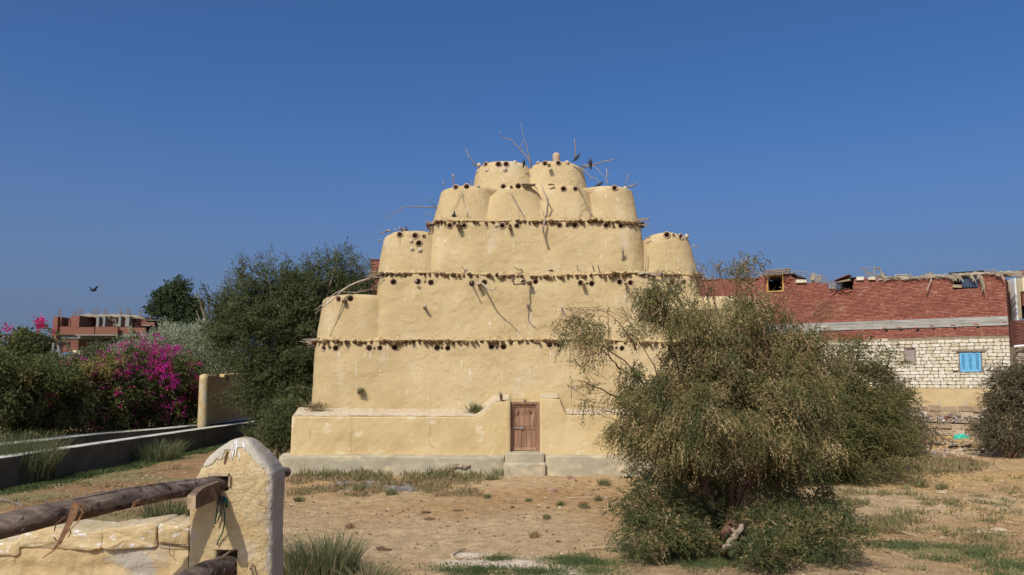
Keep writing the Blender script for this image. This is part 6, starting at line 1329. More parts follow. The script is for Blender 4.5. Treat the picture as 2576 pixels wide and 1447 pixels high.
# ------------------------------------------------------------ bougainvillea and hedge on the far bank
YH = 37.0
hb = thing('bougainvillea', (at(330, 1090, 35)[0], 36.0, .75), 'large bougainvillea covered in magenta and red flowers behind the canal', 'shrub')
HE = [bell(330, 960, 110, 75), bell(430, 965, 72, 70), bell(390, 902, 55, 38, .5, .9), bell(240, 985, 85, 75), bell(455, 1025, 52, 50), bell(350, 1040, 110, 45), bell(230, 1052, 70, 40), bell(330, 897, 40, 24, .5, .6)]
foliage('foliage', [clump_foliage(HE, 1700, 10, .20, .34, 8, .09, .030, sup=(150, .42, .7), r0=.42, strawclump=.04, straw=.05, spread=1.1, up=.1)], l_hedge, hb)
fx = [(0.5, 0.5)]
P, d, idx, rad = sample(HE, 16000, .10); q = proj(P); front = (d[:, 1] < .25)
dens = 1.0*np.exp(-(((q[:, 0]-425)/95)**2+((q[:, 1]-945)/85)**2)) + .62*np.exp(-(((q[:, 0]-290)/100)**2+((q[:, 1]-990)/85)**2)) + .05
cl = .12+.88*sstep(.0, .3, fbm(P, 2.0, 2)); keep = front & (rng.random(len(P)) < dens*cl*.5); P, d = P[keep]+d[keep]*.34+np.array([-.08, -.22, .18]), d[keep]
nb_ = 12; Pb = np.repeat(P, nb_, 0)+rng.normal(0, .075, (len(P)*nb_, 3)); Db = rng.normal(size=Pb.shape)+np.repeat(d, nb_, 0)
tone = np.repeat(np.clip(.35+.5*fbm(P+70, .7, 2)+rng.normal(0, .25, len(P)), 0, 1), nb_)
foliage('bracts', [leaf_quads(Pb, Db, rng.uniform(.05, .09, len(Pb)), rng.uniform(.024, .038, len(Pb)), tone)], l_magenta, hb)
print('BRACT clusters', len(P))
hg = thing('hedge', (at(80, 1100, 31)[0], 32.0, .75), 'tangled green hedge with a few red flowers along the far bank, left edge', 'hedge')
YG = 33.5
GE = [bell(40, 975, 100, 75), bell(140, 985, 80, 70), bell(60, 1040, 110, 45), bell(160, 1048, 70, 42), bell(-60, 960, 80, 100), bell(-80, 1050, 80, 60), bell(10, 920, 60, 28, .5, .6), bell(190, 935, 60, 24, 2, .7)]
foliage('foliage', [clump_foliage(GE, 1500, 10, .20, .34, 8, .09, .030, sup=(150, .40, .7), r0=.42, strawclump=.05, straw=.08, spread=1.1, up=.1)], l_hedge, hg)
foliage('yellowing_top', [clump_foliage([bell(215, 938, 60, 16), bell(270, 918, 50, 14), bell(150, 952, 40, 16), bell(35, 945, 45, 14)], 150, 10, .22, .4, 8, .09, .028, r0=.45, strawclump=.1, spread=1.1)], l_hedgey, hg)
P, d, idx, rad = sample(GE, 900, .12); keep = (d[:, 1] < .25) & (rng.random(900) < .36*sstep(-.2, .3, fbm(P, 1.2, 2))+.01); P, d = P[keep], d[keep]
Pb = np.repeat(P, 14, 0)+rng.normal(0, .09, (len(P)*14, 3)); foliage('bracts', [leaf_quads(Pb, rng.normal(size=Pb.shape)+np.repeat(d, 14, 0), rng.uniform(.06, .1, len(Pb)), rng.uniform(.028, .042, len(Pb)), np.repeat(rng.uniform(.5, 1, len(P)), 14))], l_magenta, hg)
# long flowering shoots standing out of the hedge
def shoot(pts, Y0, fl, lab):
    b = at(pts[0][0], pts[0][1], Y0); t = thing('flowering_shoot', b, lab, 'branch', 'long bougainvillea shoots'); P_ = [at(a, c, Y0) for a, c in pts]; limb(P_, .035, .012, m_bark2, t, 'stem', 5)
    Q = []
    for i in range(len(P_)-1):
        for s in np.linspace(0, 1, 7): Q.append(P_[i]*(1-s)+P_[i+1]*s)
    Q = np.array(Q); foliage('leaves', [sprays(Q, rng.normal(size=Q.shape), .14, 4, .10, .035, 1, .2, rng.uniform(.4, .8, len(Q)))], l_hedge, t)
    if fl:
        for a, c, s, nq in fl:
            C0 = at(a, c, Y0-.05)+rng.normal(0, s, (nq, 3)); foliage('bracts', [leaf_quads(C0, rng.normal(size=C0.shape), rng.uniform(.06, .1, nq), rng.uniform(.03, .04, nq), rng.uniform(.55, 1, nq))], l_magenta, t)
shoot([(192, 898), (176, 876), (165, 855), (148, 843), (128, 830), (112, 822), (102, 812)], 30, [(103, 812, .11, 130), (101, 822, .07, 40), (136, 835, .06, 20)], 'tall arching shoot tipped with a large red flower cluster')
shoot([(-20, 862), (12, 848), (40, 838), (55, 828), (68, 824)], 27, [(18, 827, .08, 45)], 'thin leafy shoot leaning in from the left edge with small red flowers')
shoot([(-10, 830), (5, 845), (25, 852), (45, 850)], 27.5, None, 'short leafy shoot at the left edge below the flowered one')

# ------------------------------------------------------------ rush clumps
def rush(px, py, h, w, n, label, lean=.25, Yf=None, dry=.15):
    b = G(px, py); t = thing('rush_clump', b, label, 'rushes', 'clumps of rushes')
    a = rng.random(n)*2*PI; r = np.sqrt(rng.random(n)); x = b[0]+np.cos(a)*r*w*.45; y = b[1]+np.sin(a)*r*w*.45; z = gz(x, y)-.03
    out = np.stack([np.cos(a)*r, np.sin(a)*r, np.zeros(n)], -1)*lean + rng.normal(0, .12, (n, 3))*np.array([1, 1, 0]); hh = h*rng.uniform(.45, 1.05, n); wd = .004+.0004*b[1]*rng.uniform(.6, 1.3, n)
    P0 = np.stack([x, y, z], -1); Vs = []; seg = 4
    side = unit(np.stack([rng.normal(size=n), rng.normal(size=n), np.zeros(n)], -1))
    for k in range(seg+1):
        s = k/seg; c = P0 + np.array([0, 0, 1])*(hh*s*(1-.22*s*np.linalg.norm(out, axis=1)))[:, None] + out*(hh*s**1.9)[:, None]; q = (wd*(1-.85*s))[:, None]*side; Vs += [c-q, c+q]
    V = np.stack(Vs, 1).reshape(-1, 3); m_ = 2*(seg+1); F = np.concatenate([np.stack([np.arange(n)*m_+2*k, np.arange(n)*m_+2*k+1, np.arange(n)*m_+2*k+3, np.arange(n)*m_+2*k+2], -1) for k in range(seg)])
    tone = np.where(rng.random(n) < dry, rng.uniform(.75, 1, n), rng.uniform(.1, .7, n)); tag(mk('stems', V, F, l_rush, t, rnd=np.tile(tone, seg)), kind='stuff')
    return t
rush(40, 1212, 1.75, 2.4, 1700, 'tall dark clump of rushes at the left edge against the canal wall', .35)
rush(392, 1158, .95, 1.9, 800, 'spiky clump of rushes at the middle of the near canal wall', .75)
rush(645, 1118, 1.15, 1.0, 500, 'narrow clump of rushes between the domed post and the tower plinth', .5)
rush(425, 1335, 1.0, 1.1, 520, 'green clump of rushes just behind the low wall, left of the post', .3)
rush(820, 1440, .78, 1.25, 800, 'large green clump of rushes right of the domed post', .45, dry=.1); rush(755, 1452, .62, .8, 420, 'greyish low clump of rushes touching the right side of the post', .6, dry=.35); rush(930, 1462, .42, .9, 260, 'pale wilted clump at the bottom edge right of the rushes', 1.1, dry=.7)
rush(1640, 1218, .62, .5, 220, 'small upright clump at the left foot of the big tamarisk', .4)
rush(2560, 1128, .7, 1.6, 500, 'bright green low clump under the right edge tamarisk', .6)

# ------------------------------------------------------------ ground cover
def tufts(pts, h, spread, nbl, mat_rnd, w=.006):
    """small fans of blades at ground points"""
    pts = np.array(pts); n = len(pts); P = np.repeat(pts, nbl, 0)+rng.normal(0, 1, (n*nbl, 3))*np.array([spread, spread, 0]); P[:, 2] = gz(P[:, 0], P[:, 1])
    D = rng.normal(0, .55, P.shape)+np.array([0, 0, 1]); S = np.repeat(h*np.ones(n) if np.isscalar(h) else h, nbl)*rng.uniform(.4, 1.2, n*nbl)
    return leaf_quads(P, D, S, w*(.5+P[:, 1]/18)*rng.uniform(.7, 1.4, n*nbl), np.clip(np.repeat(mat_rnd, nbl)+rng.normal(0, .12, n*nbl), 0, 1))
def gpts(n, x0, x1, y0, y1, mask=None):
    """points spread evenly in the picture over a ground region"""
    out = []
    while len(out) < n:
        px, py = random.uniform(x0, x1), random.uniform(y0, y1); p = G(px, py)
        if mask is None or mask(px, py, p): out.append(p)
    return out
ns2 = lambda p, s, o: (_vn1((p[0]+o)*s, p[1]*s, 0.) + .5*_vn1((p[0]+o)*s*2+17, p[1]*s*2+17, 17.))/1.5
# weed strip in front of the plinth
wp = gpts(165, 728, 1290, 1178, 1212, lambda a, b, p: b > 1186+4*math.sin(a*.02) and ns2(p, 1.2, 3) > .02 and a < 1150 + 90*random.random())
foliage('weed_strip', [tufts(wp, .30*rng.uniform(.5, 1.3, len(wp)), .12, 26, rng.uniform(.15, .75, len(wp)), .009)], l_weed, None)
tag(SC.objects['weed_strip'], 'strip of low green weeds along the foot of the plinth', 'weeds')
wp = gpts(420, 735, 1200, 1196, 1250, lambda a, b, p: ns2(p, .9, 8) > -.1)
foliage('dry_weeds', [tufts(wp, .15*rng.uniform(.5, 1.3, len(wp)), .14, 24, rng.uniform(.35, 1, len(wp)), .008)], l_weed, None); tag(SC.objects['dry_weeds'], 'brown and rusty dry weeds round the ash patch before the plinth', 'weeds')
wp = gpts(500, 0, 700, 1120, 1400, lambda a, b, p: b > 1245-(a*.16) and ns2(p, .8, 1) > -.05 and p[0] > canal_x(p[1])+.2)
foliage('left_weeds', [tufts(wp, .10, .16, 22, rng.uniform(.1, .9, len(wp)), .007)], l_weed, None); tag(SC.objects['left_weeds'], 'thin dry weeds on the brown ground between canal wall and log', 'weeds')
wp = gpts(520, 0, 680, 1090, 1262, lambda a, b, p: 0 < p[0]-canal_x(p[1]) < .75+.35*random.random())
foliage('canal_grass', [tufts(wp, .11, .14, 24, rng.uniform(.0, .45, len(wp)), .007)], l_grass, None); tag(SC.objects['canal_grass'], 'green grass strip at the foot of the near canal wall', 'grass')
wp = gpts(350, 0, 330, 1078, 1118, lambda a, b, p: True); wp = [np.array(at(random.uniform(-20, 250), 1100, 1.0)) for _ in range(1)]
bank = []
while len(bank) < 420:
    yy = random.uniform(27, 40); xx = float(far_x(yy))-.75-random.random()*1.4; bank.append((xx, yy, 0))
foliage('bank_grass', [tufts(bank, .22, .15, 22, rng.uniform(.1, .8, len(bank)), .010)], l_grass, None); tag(SC.objects['bank_grass'], 'unkempt grass on top of the far canal bank below the hedge', 'grass')
def green_patch(name, label, regs, n, h=.06, tone=(.0, .45), mat=l_grass, nbl=16, sp=.13):
    pts = []
    for (cx_, cy_, rx, ry, k) in regs:
        while k > 0:
            a, b = cx_+random.gauss(0, .5)*rx, cy_+random.gauss(0, .5)*ry; p = G(a, b)
            if ns2(p, 1.3, 5) > -.05 and b < 1475: pts.append(p); k -= 1
    foliage(name, [tufts(pts, h, sp, nbl, rng.uniform(*tone, len(pts)), .005)], mat, None); tag(SC.objects[name], label, 'grass')
green_patch('near_grass', 'low green grass along the bottom edge, centre', [(1450, 1412, 120, 12, 240), (1180, 1438, 120, 12, 180), (1400, 1440, 170, 10, 180), (1270, 1408, 40, 5, 40)], 0)
green_patch('tamarisk_grass', 'green grass carpet under the front of the big tamarisk', [(1690, 1398, 150, 20, 420), (1780, 1425, 180, 10, 120), (2080, 1400, 60, 12, 60)], 0)
green_patch('right_grass', 'green and grey ground cover patch at lower right', [(2260, 1375, 70, 10, 120), (2390, 1392, 90, 14, 200), (2550, 1432, 60, 18, 180)], 0, .08, (.1, .9))
wp = gpts(150, 2255, 2480, 1150, 1195, lambda a, b, p: ((a-2360)/105)**2+((b-1172)/20)**2 < 1+.3*random.random())
foliage('straw_coloured_weeds', [tufts(wp, .19*rng.uniform(.5, 1.4, len(wp)), .2, 24, rng.uniform(.45, .85, len(wp)), .011)], l_weed, None); tag(SC.objects['straw_coloured_weeds'], 'olive straw weeds in a low drift on the yellow ground at right', 'weeds')
wp = gpts(45, 2190, 2300, 1128, 1150); foliage('far_weeds', [tufts(wp, .2, .2, 22, rng.uniform(.4, .8, len(wp)), .011)], l_weed, None); tag(SC.objects['far_weeds'], 'sparse pale weeds before the litter line right of the tamarisks', 'weeds')
wp = gpts(85, 2090, 2320, 1230, 1345, lambda a, b, p: ns2(p, 1.0, 2) > .05) + gpts(14, 2080, 2140, 1235, 1290)
foliage('tamarisk_side_weeds', [tufts(wp, .19*rng.uniform(.5, 1.4, len(wp)), .12, 30, rng.uniform(.1, .75, len(wp)), .008)], l_weed, None); tag(SC.objects['tamarisk_side_weeds'], 'scattered green weeds just right of the big tamarisk', 'weeds')
wp = gpts(90, 2300, 2576, 1200, 1440, lambda a, b, p: ns2(p, .8, 6) > .0); foliage('slope_weeds', [tufts(wp, .15, .12, 26, rng.uniform(.1, .7, len(wp)), .008)], l_weed, None); tag(SC.objects['slope_weeds'], 'small weeds dotted over the yellow slope at lower right', 'weeds')
# single weeds that stand apart on the bare ground
for a, b, h, tn, lab in [(752, 1262, .16, .3, 'low green weed nearest the right side of the post'), (905, 1235, .25, .2, 'green weed before the ash patch'), (985, 1245, .22, .2, 'green weed at the right end of the ash patch'), (1255, 1196, .38, .2, 'upright green weed just left of the doorstep'), (1180, 1185, .45, .15, 'tallest bushy weed against the plinth'), (1240, 1208, .25, .2, 'round green weed below the left side of the doorstep'), (1410, 1272, .14, .3, 'small round weed in front of the right step'), (1470, 1278, .16, .3, 'spreading weed beside the red brick piece'), (1520, 1222, .26, .25, 'green weed left of the tamarisk foot'), (1505, 1260, .15, .4, 'thin weed above the brown clod left of the tamarisk'), (1330, 1262, .10, .3, 'tiny weed in the middle of the bare ground'), (1345, 1352, .14, .9, 'flat straw coloured weed on the bare ground'), (880, 1328, .12, .95, 'flat orange dried weed left of the stones'), (1225, 1252, .12, .2, 'low weed below the ash patch, right end'), (1375, 1305, .11, .3, 'small weed right of centre on the bare ground'), (2315, 1225, .28, .4, 'brownish weed on the slope, centre right'), (2370, 1230, .2, .3, 'small dark weed on the yellow slope')]:
    p = G(a, b); t = tufts([p], h, h*.36, 170, np.array([tn]), .006); o = mk('weed', *t[:2], l_weed, None, rnd=t[2], origin=p); tag(o, lab, 'weed', 'single weeds on the bare ground')
for (a, b, Y0, h, w, tn, lab) in ((795, 1027, 29.75, .30, .22, .7, 'dry olive tuft growing on the left corner of the pale plaster ledge'), (1197, 1037, 29.7, .42, .13, .1, 'bright green tuft growing on the ledge left of the door'), (908, 985, 29.95, .16, .06, .4, 'little grass tuft sprouting from the tower wall')):
    p = at(a, b, Y0); n = 320; P = p+rng.normal(0, 1, (n, 3))*np.array([w, .06, .04]); D = rng.normal(0, .6, (n, 3))+np.array([0, -.15, .8 if w > .1 else .2]); t = leaf_quads(P, D, h*rng.uniform(.3, 1.1, n), np.full(n, .010), np.clip(rng.normal(tn, .15, n), 0, 1)); o = mk('wall_tuft', *t[:2], l_weed, None, rnd=t[2], origin=p); tag(o, lab, 'weed')
o = foliage('ledge_wisps', [leaf_quads(*(lambda P: (P, rng.normal(0, .5, P.shape)+np.array([0, 0, 1]), rng.uniform(.03, .12, len(P)), np.full(len(P), .006), rng.uniform(.3, 1, len(P))))(np.array([at(random.uniform(800, 1190), 1034+random.gauss(0, 4), 29.75) for _ in range(160)])))], l_weed, None); tag(o, 'sparse dry wisps along the pale ledge of the tower', 'weeds')
# ------------------------------------------------------------ stones, litter, straw
def rockmb(m, p, s, flat=.6, rnd=None, n=9):
    V = []; 
    for i, (zz, q) in enumerate(((-.3, .8), (0.05, 1.0), (.45, .8), (.75, .35))):
        for k in range(n):
            a = 2*PI*k/n; r = s*1.15*q*(1+.28*float(vnoise(np.array([math.cos(a)*1.7+p[0]*9, math.sin(a)*1.7+p[1]*9, zz*2])))); V.append((p[0]+math.cos(a)*r*1.15, p[1]+math.sin(a)*r*.8, p[2]+zz*s*flat*(1+random.uniform(-.1, .1))))
    F = [(i*n+k, i*n+(k+1) % n, (i+1)*n+(k+1) % n, (i+1)*n+k) for i in range(3) for k in range(n)] + [tuple(3*n+k for k in range(n))]
    m.add(V, F, rnd)
def rock(px, py, s, lab, mat=m_rock, flat=.6, cat='stone', name='stone', group='loose stones on the bare ground'):
    p = G(px, py); m = MB(); rockmb(m, p, s, flat); o = m.build(name, mat, None, origin=p); tag(o, lab, cat, group); return o
for a, b, s, lab in [(1042, 1295, .075, 'upper pale stone of the pair left of centre'), (1048, 1307, .09, 'lower pale stone of the pair left of centre'), (1375, 1303, .10, 'mottled stone right of centre below the steps'), (1455, 1298, .06, 'small dark stone near the red brick piece'), (1265, 1305, .05, 'small round stone in the middle of the bare ground'), (2368, 1275, .13, 'pale flat yellow stone on the slope at right'), (2370, 1240, .14, 'dark rounded clod on the slope at right'), (2470, 1335, .12, 'left stone of the pair at lower right'), (2512, 1334, .14, 'right stone of the pair at lower right'), (2260, 1292, .09, 'low pale stone between weeds right of the tamarisk'), (735, 1205, .12, 'pale stone touching the left end of the plinth'), (1525, 1253, .08, 'brown split stone left of the tamarisk'), (1290, 1203, .07, 'bluish stone beside the lower step'), (1262, 1190, .07, 'pale stone left of the lower step'), (1165, 1262, .05, 'tiny stone before the ash'), (860, 1335, .05, 'pebble left of the straw weed'), (1985, 1398, .12, 'pale stone under the front of the tamarisk')]: rock(a, b, s, lab)
rock(1080, 1308, .12, 'rough brown clod right of the pale stone pair', m_dung, .6, 'clod', 'dung_clod', 'dry clods on the bare ground'); rock(1335, 1373, .045, 'tiny dark clod on the near bare ground', m_dung, .7, 'clod', 'dung_clod', 'dry clods on the bare ground'); rock(1305, 1364, .06, 'dark twiggy clod on the near bare ground', m_dung, .6, 'clod', 'dung_clod', 'dry clods on the bare ground'); rock(1405, 1363, .06, 'dark clod beside a straw stalk', m_dung, .6, 'clod', 'dung_clod', 'dry clods on the bare ground'); rock(1290, 1276, .07, 'dark oval clod in the middle ground', m_dung, .5, 'clod', 'dung_clod', 'dry clods on the bare ground'); rock(1150, 1285, .13, 'flat brown cake of dung in the middle of the yard', m_dung, .25, 'clod', 'dung_clod', 'dry clods on the bare ground'); rock(1072, 1288, .10, 'flat brown cake of dung left of the larger one', m_dung, .25, 'clod', 'dung_clod', 'dry clods on the bare ground')
p = G(958, 1387); m = MB(); rockmb(m, p+np.array([.06, 0, 0]), .12, .6); rockmb(m, p+np.array([-.10, .02, 0]), .08, .4); rockmb(m, p+np.array([.13, .05, 0]), .08, .7); rockmb(m, p+np.array([0, .04, .05]), .08, .6); o = m.build('dung_heap', m_dung, None, origin=p); tag(o, 'large dark brown dung heap on the bare ground right of the rushes', 'dung')
p = G(1467, 1272); o = MB().box(p+np.array([0, 0, .05]), (.19, .12, .10), rz=.3, jit=.008).build('brick_piece', m_brick, None, origin=p); tag(o, 'single broken red brick lying on the sand left of the tamarisk', 'brick')
for a, b, l2_ in ((1393, 1238, 'pinkish hollow brick fragment left of the tall weed'), (1435, 1206, 'pinkish hollow brick fragment close to the plinth')):
    p = G(a, b); t = thing('hollow_brick', p, l2_, 'brick', 'hollow brick fragments'); MB().box(p+np.array([0, 0, .06]), (.24, .14, .13), rz=.2, jit=.015).build('block', M('pale_pink_brick', [(0, (.34, .22, .15)), (1, (.46, .32, .23))], 9, 4), t)
    for k in range(3): MB().box(p+np.array([-.07+.07*k, -.075+.014*(k-1), .06]), (.035, .02, .06), rz=.2).build('cell', m_brick, t)
def stalk(a, b, a2, b2, r, lab, mat=m_straw, Zo=.02):
    p, q = G(a, b), G(a2, b2); c = (p+q)/2+np.array([0, 0, .02]); o = MB().tube([p+[0, 0, Zo], c+[0, 0, Zo], q+[0, 0, Zo]], [r, r, r*.6], 5, rnd=.8).build('stalk', mat, None, origin=p); tag(o, lab, 'stick', 'sticks and stalks on the ground')
stalk(1415, 1240+16, 1520, 1253, .010, 'thin orange stalk lying before the brick fragments'); stalk(1480, 1390-8, 1560, 1378, .012, 'long pale reed stalk on the near ground'); stalk(2420, 1340, 2560, 1348, .010, 'long thin stalk crossing the lower right ground'); stalk(2200, 1325, 2310, 1352, .016, 'pale stick right of the tamarisk'); stalk(2205, 1318, 2275, 1340, .014, 'second pale stick right of the tamarisk', m_stick); stalk(1140, 1378+20, 1170, 1382, .016, 'small dark forked twig near the pale patch', m_stick); stalk(1003, 1224, 1055, 1214, .03, 'dark charred stick in the ash patch', m_dung); stalk(900, 1212, 930, 1222, .03, 'dark charred stick at the left of the ash', m_dung); stalk(838, 1196, 850, 1215, .05, 'pale driftwood lump by the weeds', m_dead); stalk(955, 1215, 988, 1196, .018, 'bleached forked stick before the plinth', m_dead); stalk(-20, 1255, 60, 1275, .05, 'dark gnarled branch on the ground at the left edge', m_bark2); stalk(385, 1262-28, 470, 1222, .02, 'dry twig left of the post top', m_stick); stalk(395, 1222, 420, 1250, .018, 'crooked dry twig left of the post top', m_stick); stalk(2120, 1268, 2000, 1255, .012, 'reddish bare twig at the right foot of the tamarisk', m_bark)
# joined small stuff
def scatter(name, n, x0, x1, y0, y1, smin, smax, mat, label, cat, mask=None, flat=.5, size_far=True):
    m = MB(); pts = gpts(n, x0, x1, y0, y1, mask)
    for p in pts:
        s = random.uniform(smin, smax)*(random.random()**1.5*1.6+.6)*(p[1]/22 if size_far else 1); k = 5; V = [(p[0]+math.cos(2*PI*i/k+s*50)*s*random.uniform(.7, 1.3), p[1]+math.sin(2*PI*i/k+s*50)*s*random.uniform(.6, 1.1), p[2]-.005) for i in range(k)]
        V += [(p[0]+(v[0]-p[0])*.6, p[1]+(v[1]-p[1])*.6, p[2]+s*flat*random.uniform(.7, 1.3)) for v in V]; m.add(V, [(i, (i+1) % k, k+(i+1) % k, k+i) for i in range(k)]+[tuple(k+i for i in range(k))], random.random())
    o = m.build(name, mat, None); tag(o, label, cat, kind='stuff')
scatter('pebbles', 5200, -10, 2590, 1120, 1447, .007, .030, m_rock, 'pebbles scattered over the bare ground', 'pebbles', lambda a, b, p: p[0] > canal_x(p[1])+.1 and (a > 700 or b > 1180))
scatter('crumbs', 2600, 700, 2590, 1195, 1447, .008, .024, m_dung, 'dark crumbs and dry clods over the bare ground', 'crumbs')
scatter('rubble', 900, 2170, 2590, 1112, 1150, .02, .055, m_rock, 'rubble strip before the brick house', 'rubble')
scatter('slope_clods', 900, 2280, 2590, 1190, 1340, .012, .034, M('yellow_clods', [(0, (.33, .21, .09)), (1, (.50, .34, .17))], 5, 4, rnd=.5, bump=(30, .7, .02)), 'yellow crumbling clods over the slope at right', 'clods')
scatter('ash_bits', 380, 845, 1060, 1212, 1236, .015, .045, m_ash, 'grey ash and cinders before the plinth', 'ash'); scatter('left_cinders', 160, 210, 380, 1252, 1272, .012, .03, m_ash, 'dark cinders behind the log at left', 'ash')
scatter('chalk_crumbs', 420, 1120, 1460, 1392, 1446, .008, .025, M('chalky_crumbs', [(0, (.42, .33, .22)), (1, (.66, .56, .42))], 9, 4, rnd=.6), 'pale crumbled mud at the bottom centre', 'crumbs')
m = MB()
for p in gpts(5200, -10, 2590, 1195, 1447, lambda a, b, p: (b > 1250 or random.random() < .3) and p[0] > canal_x(p[1])+.2 and random.random() < .25+.75*(b-1195)/250):
    a = random.random()*2*PI; l = random.uniform(.03, .13)*p[1]/18; d = np.array([math.cos(a)*l, math.sin(a)*l, random.uniform(0, .015)]); w = np.array([-d[1], d[0], 0])/l*random.uniform(.002, .005)*p[1]/14; q = p+np.array([0, 0, .012]); m.add([q-w, q+w, q+d+w, q+d-w], [(0, 1, 2, 3)], random.random())
tag(m.build('straw_litter', m_straw, None), 'bits of straw littering the ground', 'straw', kind='stuff')
def litter(n, fn, name, label, smax=.09):
    m = MB(); k = 0
    while k < n:
        p = fn(); s = random.uniform(.02, smax); nn = rng.normal(0, s, (4, 3))*np.array([1, 1, .45]); m.add([p+np.array([0, 0, s*.5])+v for v in nn], [(0, 1, 2), (0, 2, 3)], random.random()); k += 1
    tag(m.build(name, m_trash, None), label, 'litter', kind='stuff')
litter(420, lambda: gpts(1, 2190, 2580, 1108, 1146)[0], 'ground_litter', 'plastic and paper litter strewn before the brick house')
def heap():
    px, py = random.uniform(2280, 2500), 1052+random.gauss(0, 6); s, z = WB(px, py); return WP(s, z, random.uniform(.25, .5))
litter(240, heap, 'wall_litter', 'line of litter caught on the rubble foot of the house', .08)
def crumple(name, px, py, w, h, mat, par, seed, sx=0):
    p = G(px, py); V = []; nn = 14; mm_ = 9
    for j in range(mm_):
        for i in range(nn):
            u, v = i/(nn-1)-.5, j/(mm_-1); q = np.array([u*w, -.25*w*(v-.5), h*math.sin(PI*v)*(1-1.6*u*u)]); nz_ = np.array([float(vnoise(q*9/w+seed)), float(vnoise(q*9/w+seed+7)), float(vnoise(q*9/w+seed+3))]); V.append(p+q+nz_*.12*w+np.array([sx*v*w, 0, .03]))
    F = [(j*nn+i, j*nn+i+1, (j+1)*nn+i+1, (j+1)*nn+i) for j in range(mm_-1) for i in range(nn-1)]
    o = mk(name, V, F, mat, par, origin=None if par is not None else p); return o
o = crumple('pink_bag', 2327, 1121, .48, .26, m_pink, None, 2.0); tag(o, 'bright pink crumpled plastic bag on the litter before the house', 'bag')
o = crumple('green_bag', 2420, 1113, .80, .34, m_green, None, 5.0); tag(o, 'turquoise green crumpled plastic sheet draped on the rubble', 'bag')
o = crumple('black_bag', 2432, 1121, .60, .16, m_black, None, 8.0); tag(o, 'flat black bag with pink edge under the green sheet', 'bag')
o = crumple('blue_rag', 2475, 1096, .22, .12, m_can, None, 1.0); tag(o, 'little blue rag on the rubble near the right tamarisk', 'rag'); 
o = crumple('blue_strip', 2290, 1171+16, .35, .06, m_can, None, 4.0); tag(o, 'dark blue scrap on the sand left of the straw weeds', 'scrap')
p = G(2490, 1118); o = MB().box(p+np.array([0, 0, .12]), (1.1, .5, .3), rz=.1, jit=.04).build('concrete_block', m_plinth, None, origin=p); tag(o, 'long sandy block lying beside the dry straw heap at right', 'block')
P = np.array([G(2462, 1118)]*420)+rng.normal(0, 1, (420, 3))*np.array([.38, .25, .0])+np.array([0, 0, .05]); t = leaf_quads(P, rng.normal(0, 1, P.shape)*np.array([1, 1, .4])+[0, 0, .2], rng.uniform(.15, .4, 420), np.full(420, .012), rng.uniform(.4, 1, 420)); o = mk('straw_heap', *t[:2], m_straw, None, rnd=t[2], origin=G(2462, 1118)); tag(o, 'small heap of golden dry straw beside the sandy block', 'straw')

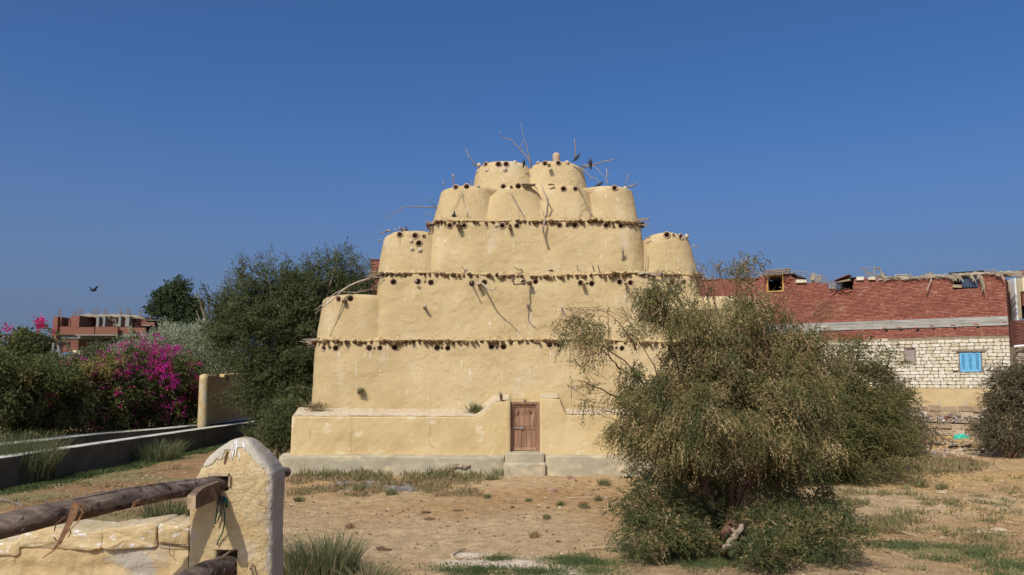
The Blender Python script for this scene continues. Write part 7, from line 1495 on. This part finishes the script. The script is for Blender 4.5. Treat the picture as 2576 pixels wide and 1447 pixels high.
# ------------------------------------------------------------ pigeons
def pigeon(c, face, label, flying=False, s=1.0, pitch=.5):
    t = thing('pigeon', c, label, 'pigeon', 'dark pigeons' if not flying else None); fx_, fy_ = face; f = np.array([fx_, fy_, 0.]); f /= np.linalg.norm(f); sd = np.array([-f[1], f[0], 0]); u = np.array([0, 0, 1.])
    cp, sp = math.cos(pitch), math.sin(pitch)
    if not flying: ax = f*cp+u*sp
    else: ax = f
    up2 = np.cross(ax, -sd) if not flying else u; up2 = u*cp-f*sp if not flying else u
    b0 = np.array(c) + (u*.12*s if not flying else 0)
    st = [(-.17, .02, .035, -.0), (-.12, .05, .05, 0), (-.04, .068, .066, 0), (.04, .068, .062, 0), (.10, .046, .046, .012), (.135, .03, .032, .03), (.16, .032, .034, .045), (.185, .026, .026, .048), (.20, .006, .006, .046)]
    V = []; n = 10
    for d, w, h, o_ in st:
        for k in range(n): a = 2*PI*k/n; V.append(b0+s*(ax*d+up2*o_+sd*w*math.cos(a)+up2*h*math.sin(a)))
    F = [(i*n+k, i*n+(k+1) % n, (i+1)*n+(k+1) % n, (i+1)*n+k) for i in range(len(st)-1) for k in range(n)] + [tuple(range(n))[::-1], tuple((len(st)-1)*n+k for k in range(n))]
    mk('body', V, F, m_pigeon, t, smooth=True)
    MB().tube([b0+s*(ax*.195+up2*.046), b0+s*(ax*.225+up2*.038)], [.007*s, .002*s], 5).build('beak', m_stick, t)
    V = [b0+s*(ax*-.13+sd*.03), b0+s*(ax*-.13-sd*.03), b0+s*(ax*-.29-sd*.045-up2*.005), b0+s*(ax*-.29+sd*.045-up2*.005)]; V += [v+up2*.012*s for v in V]
    mk('tail', V, [(0, 1, 2, 3), (7, 6, 5, 4), (0, 4, 5, 1), (1, 5, 6, 2), (2, 6, 7, 3), (3, 7, 4, 0)], m_pigeon, t)
    for sg in (-1, 1):
        if flying:
            pts = [(.06, .05, .02), (.09, .22, .13), (.02, .46, .26), (-.06, .40, .22), (-.07, .2, .11), (-.08, .05, .0)]
        else: pts = [(.08, .055, .03), (.02, .078, .03), (-.12, .06, .0), (-.22, .025, -.01), (-.10, .06, -.03), (.03, .074, -.03)]
        V = [b0+s*(ax*a+sd*sg*b+up2*c_) for a, b, c_ in pts]; V += [v-up2*.01*s+sd*sg*.006*s for v in V]; k = 6
        mk('wing', V, [tuple(range(6)), tuple(range(6, 12))[::-1]]+[(i, (i+1) % 6, 6+(i+1) % 6, 6+i) for i in range(6)], m_pigeon, t)
        if not flying: MB().tube([b0+s*(sd*sg*.03-u*.05), b0+s*(sd*sg*.03-u*.12)], .006*s, 5).build('leg', m_stub, t)
pigeon(at(1452, 402.5, 32.6), (.9, -.3), 'pigeon leaning on the right rim of the topmost tier below the upright stick', pitch=.7)
pigeon(at(1485, 415.5, 32.6), (-.4, -.9), 'pigeon upright on the bare branch beside the topmost tier', pitch=1.25)
pigeon(at(1141, 551, 31.25), (.5, -.6), 'pigeon on the stick ledge of the third tier, left lobe', pitch=.95)
pigeon(at(1021, 587, 31.9), (-.2, -.9), 'pigeon on top of the left side lobe', pitch=1.25, s=.9)
pigeon(at(1509, 470, 32.4), (.8, -.4), 'pigeon crouching between the two right lobes', pitch=.3, s=.9); pigeon(at(1318, 414, 32.6), (.3, -.9), 'pigeon half hidden at the notch of the topmost tier', pitch=1.2, s=.75)
c = at(235, 731, 40); pigeon(c, (.5, .8), 'dark bird flying over the far brick building with raised wings', flying=True, s=.85)
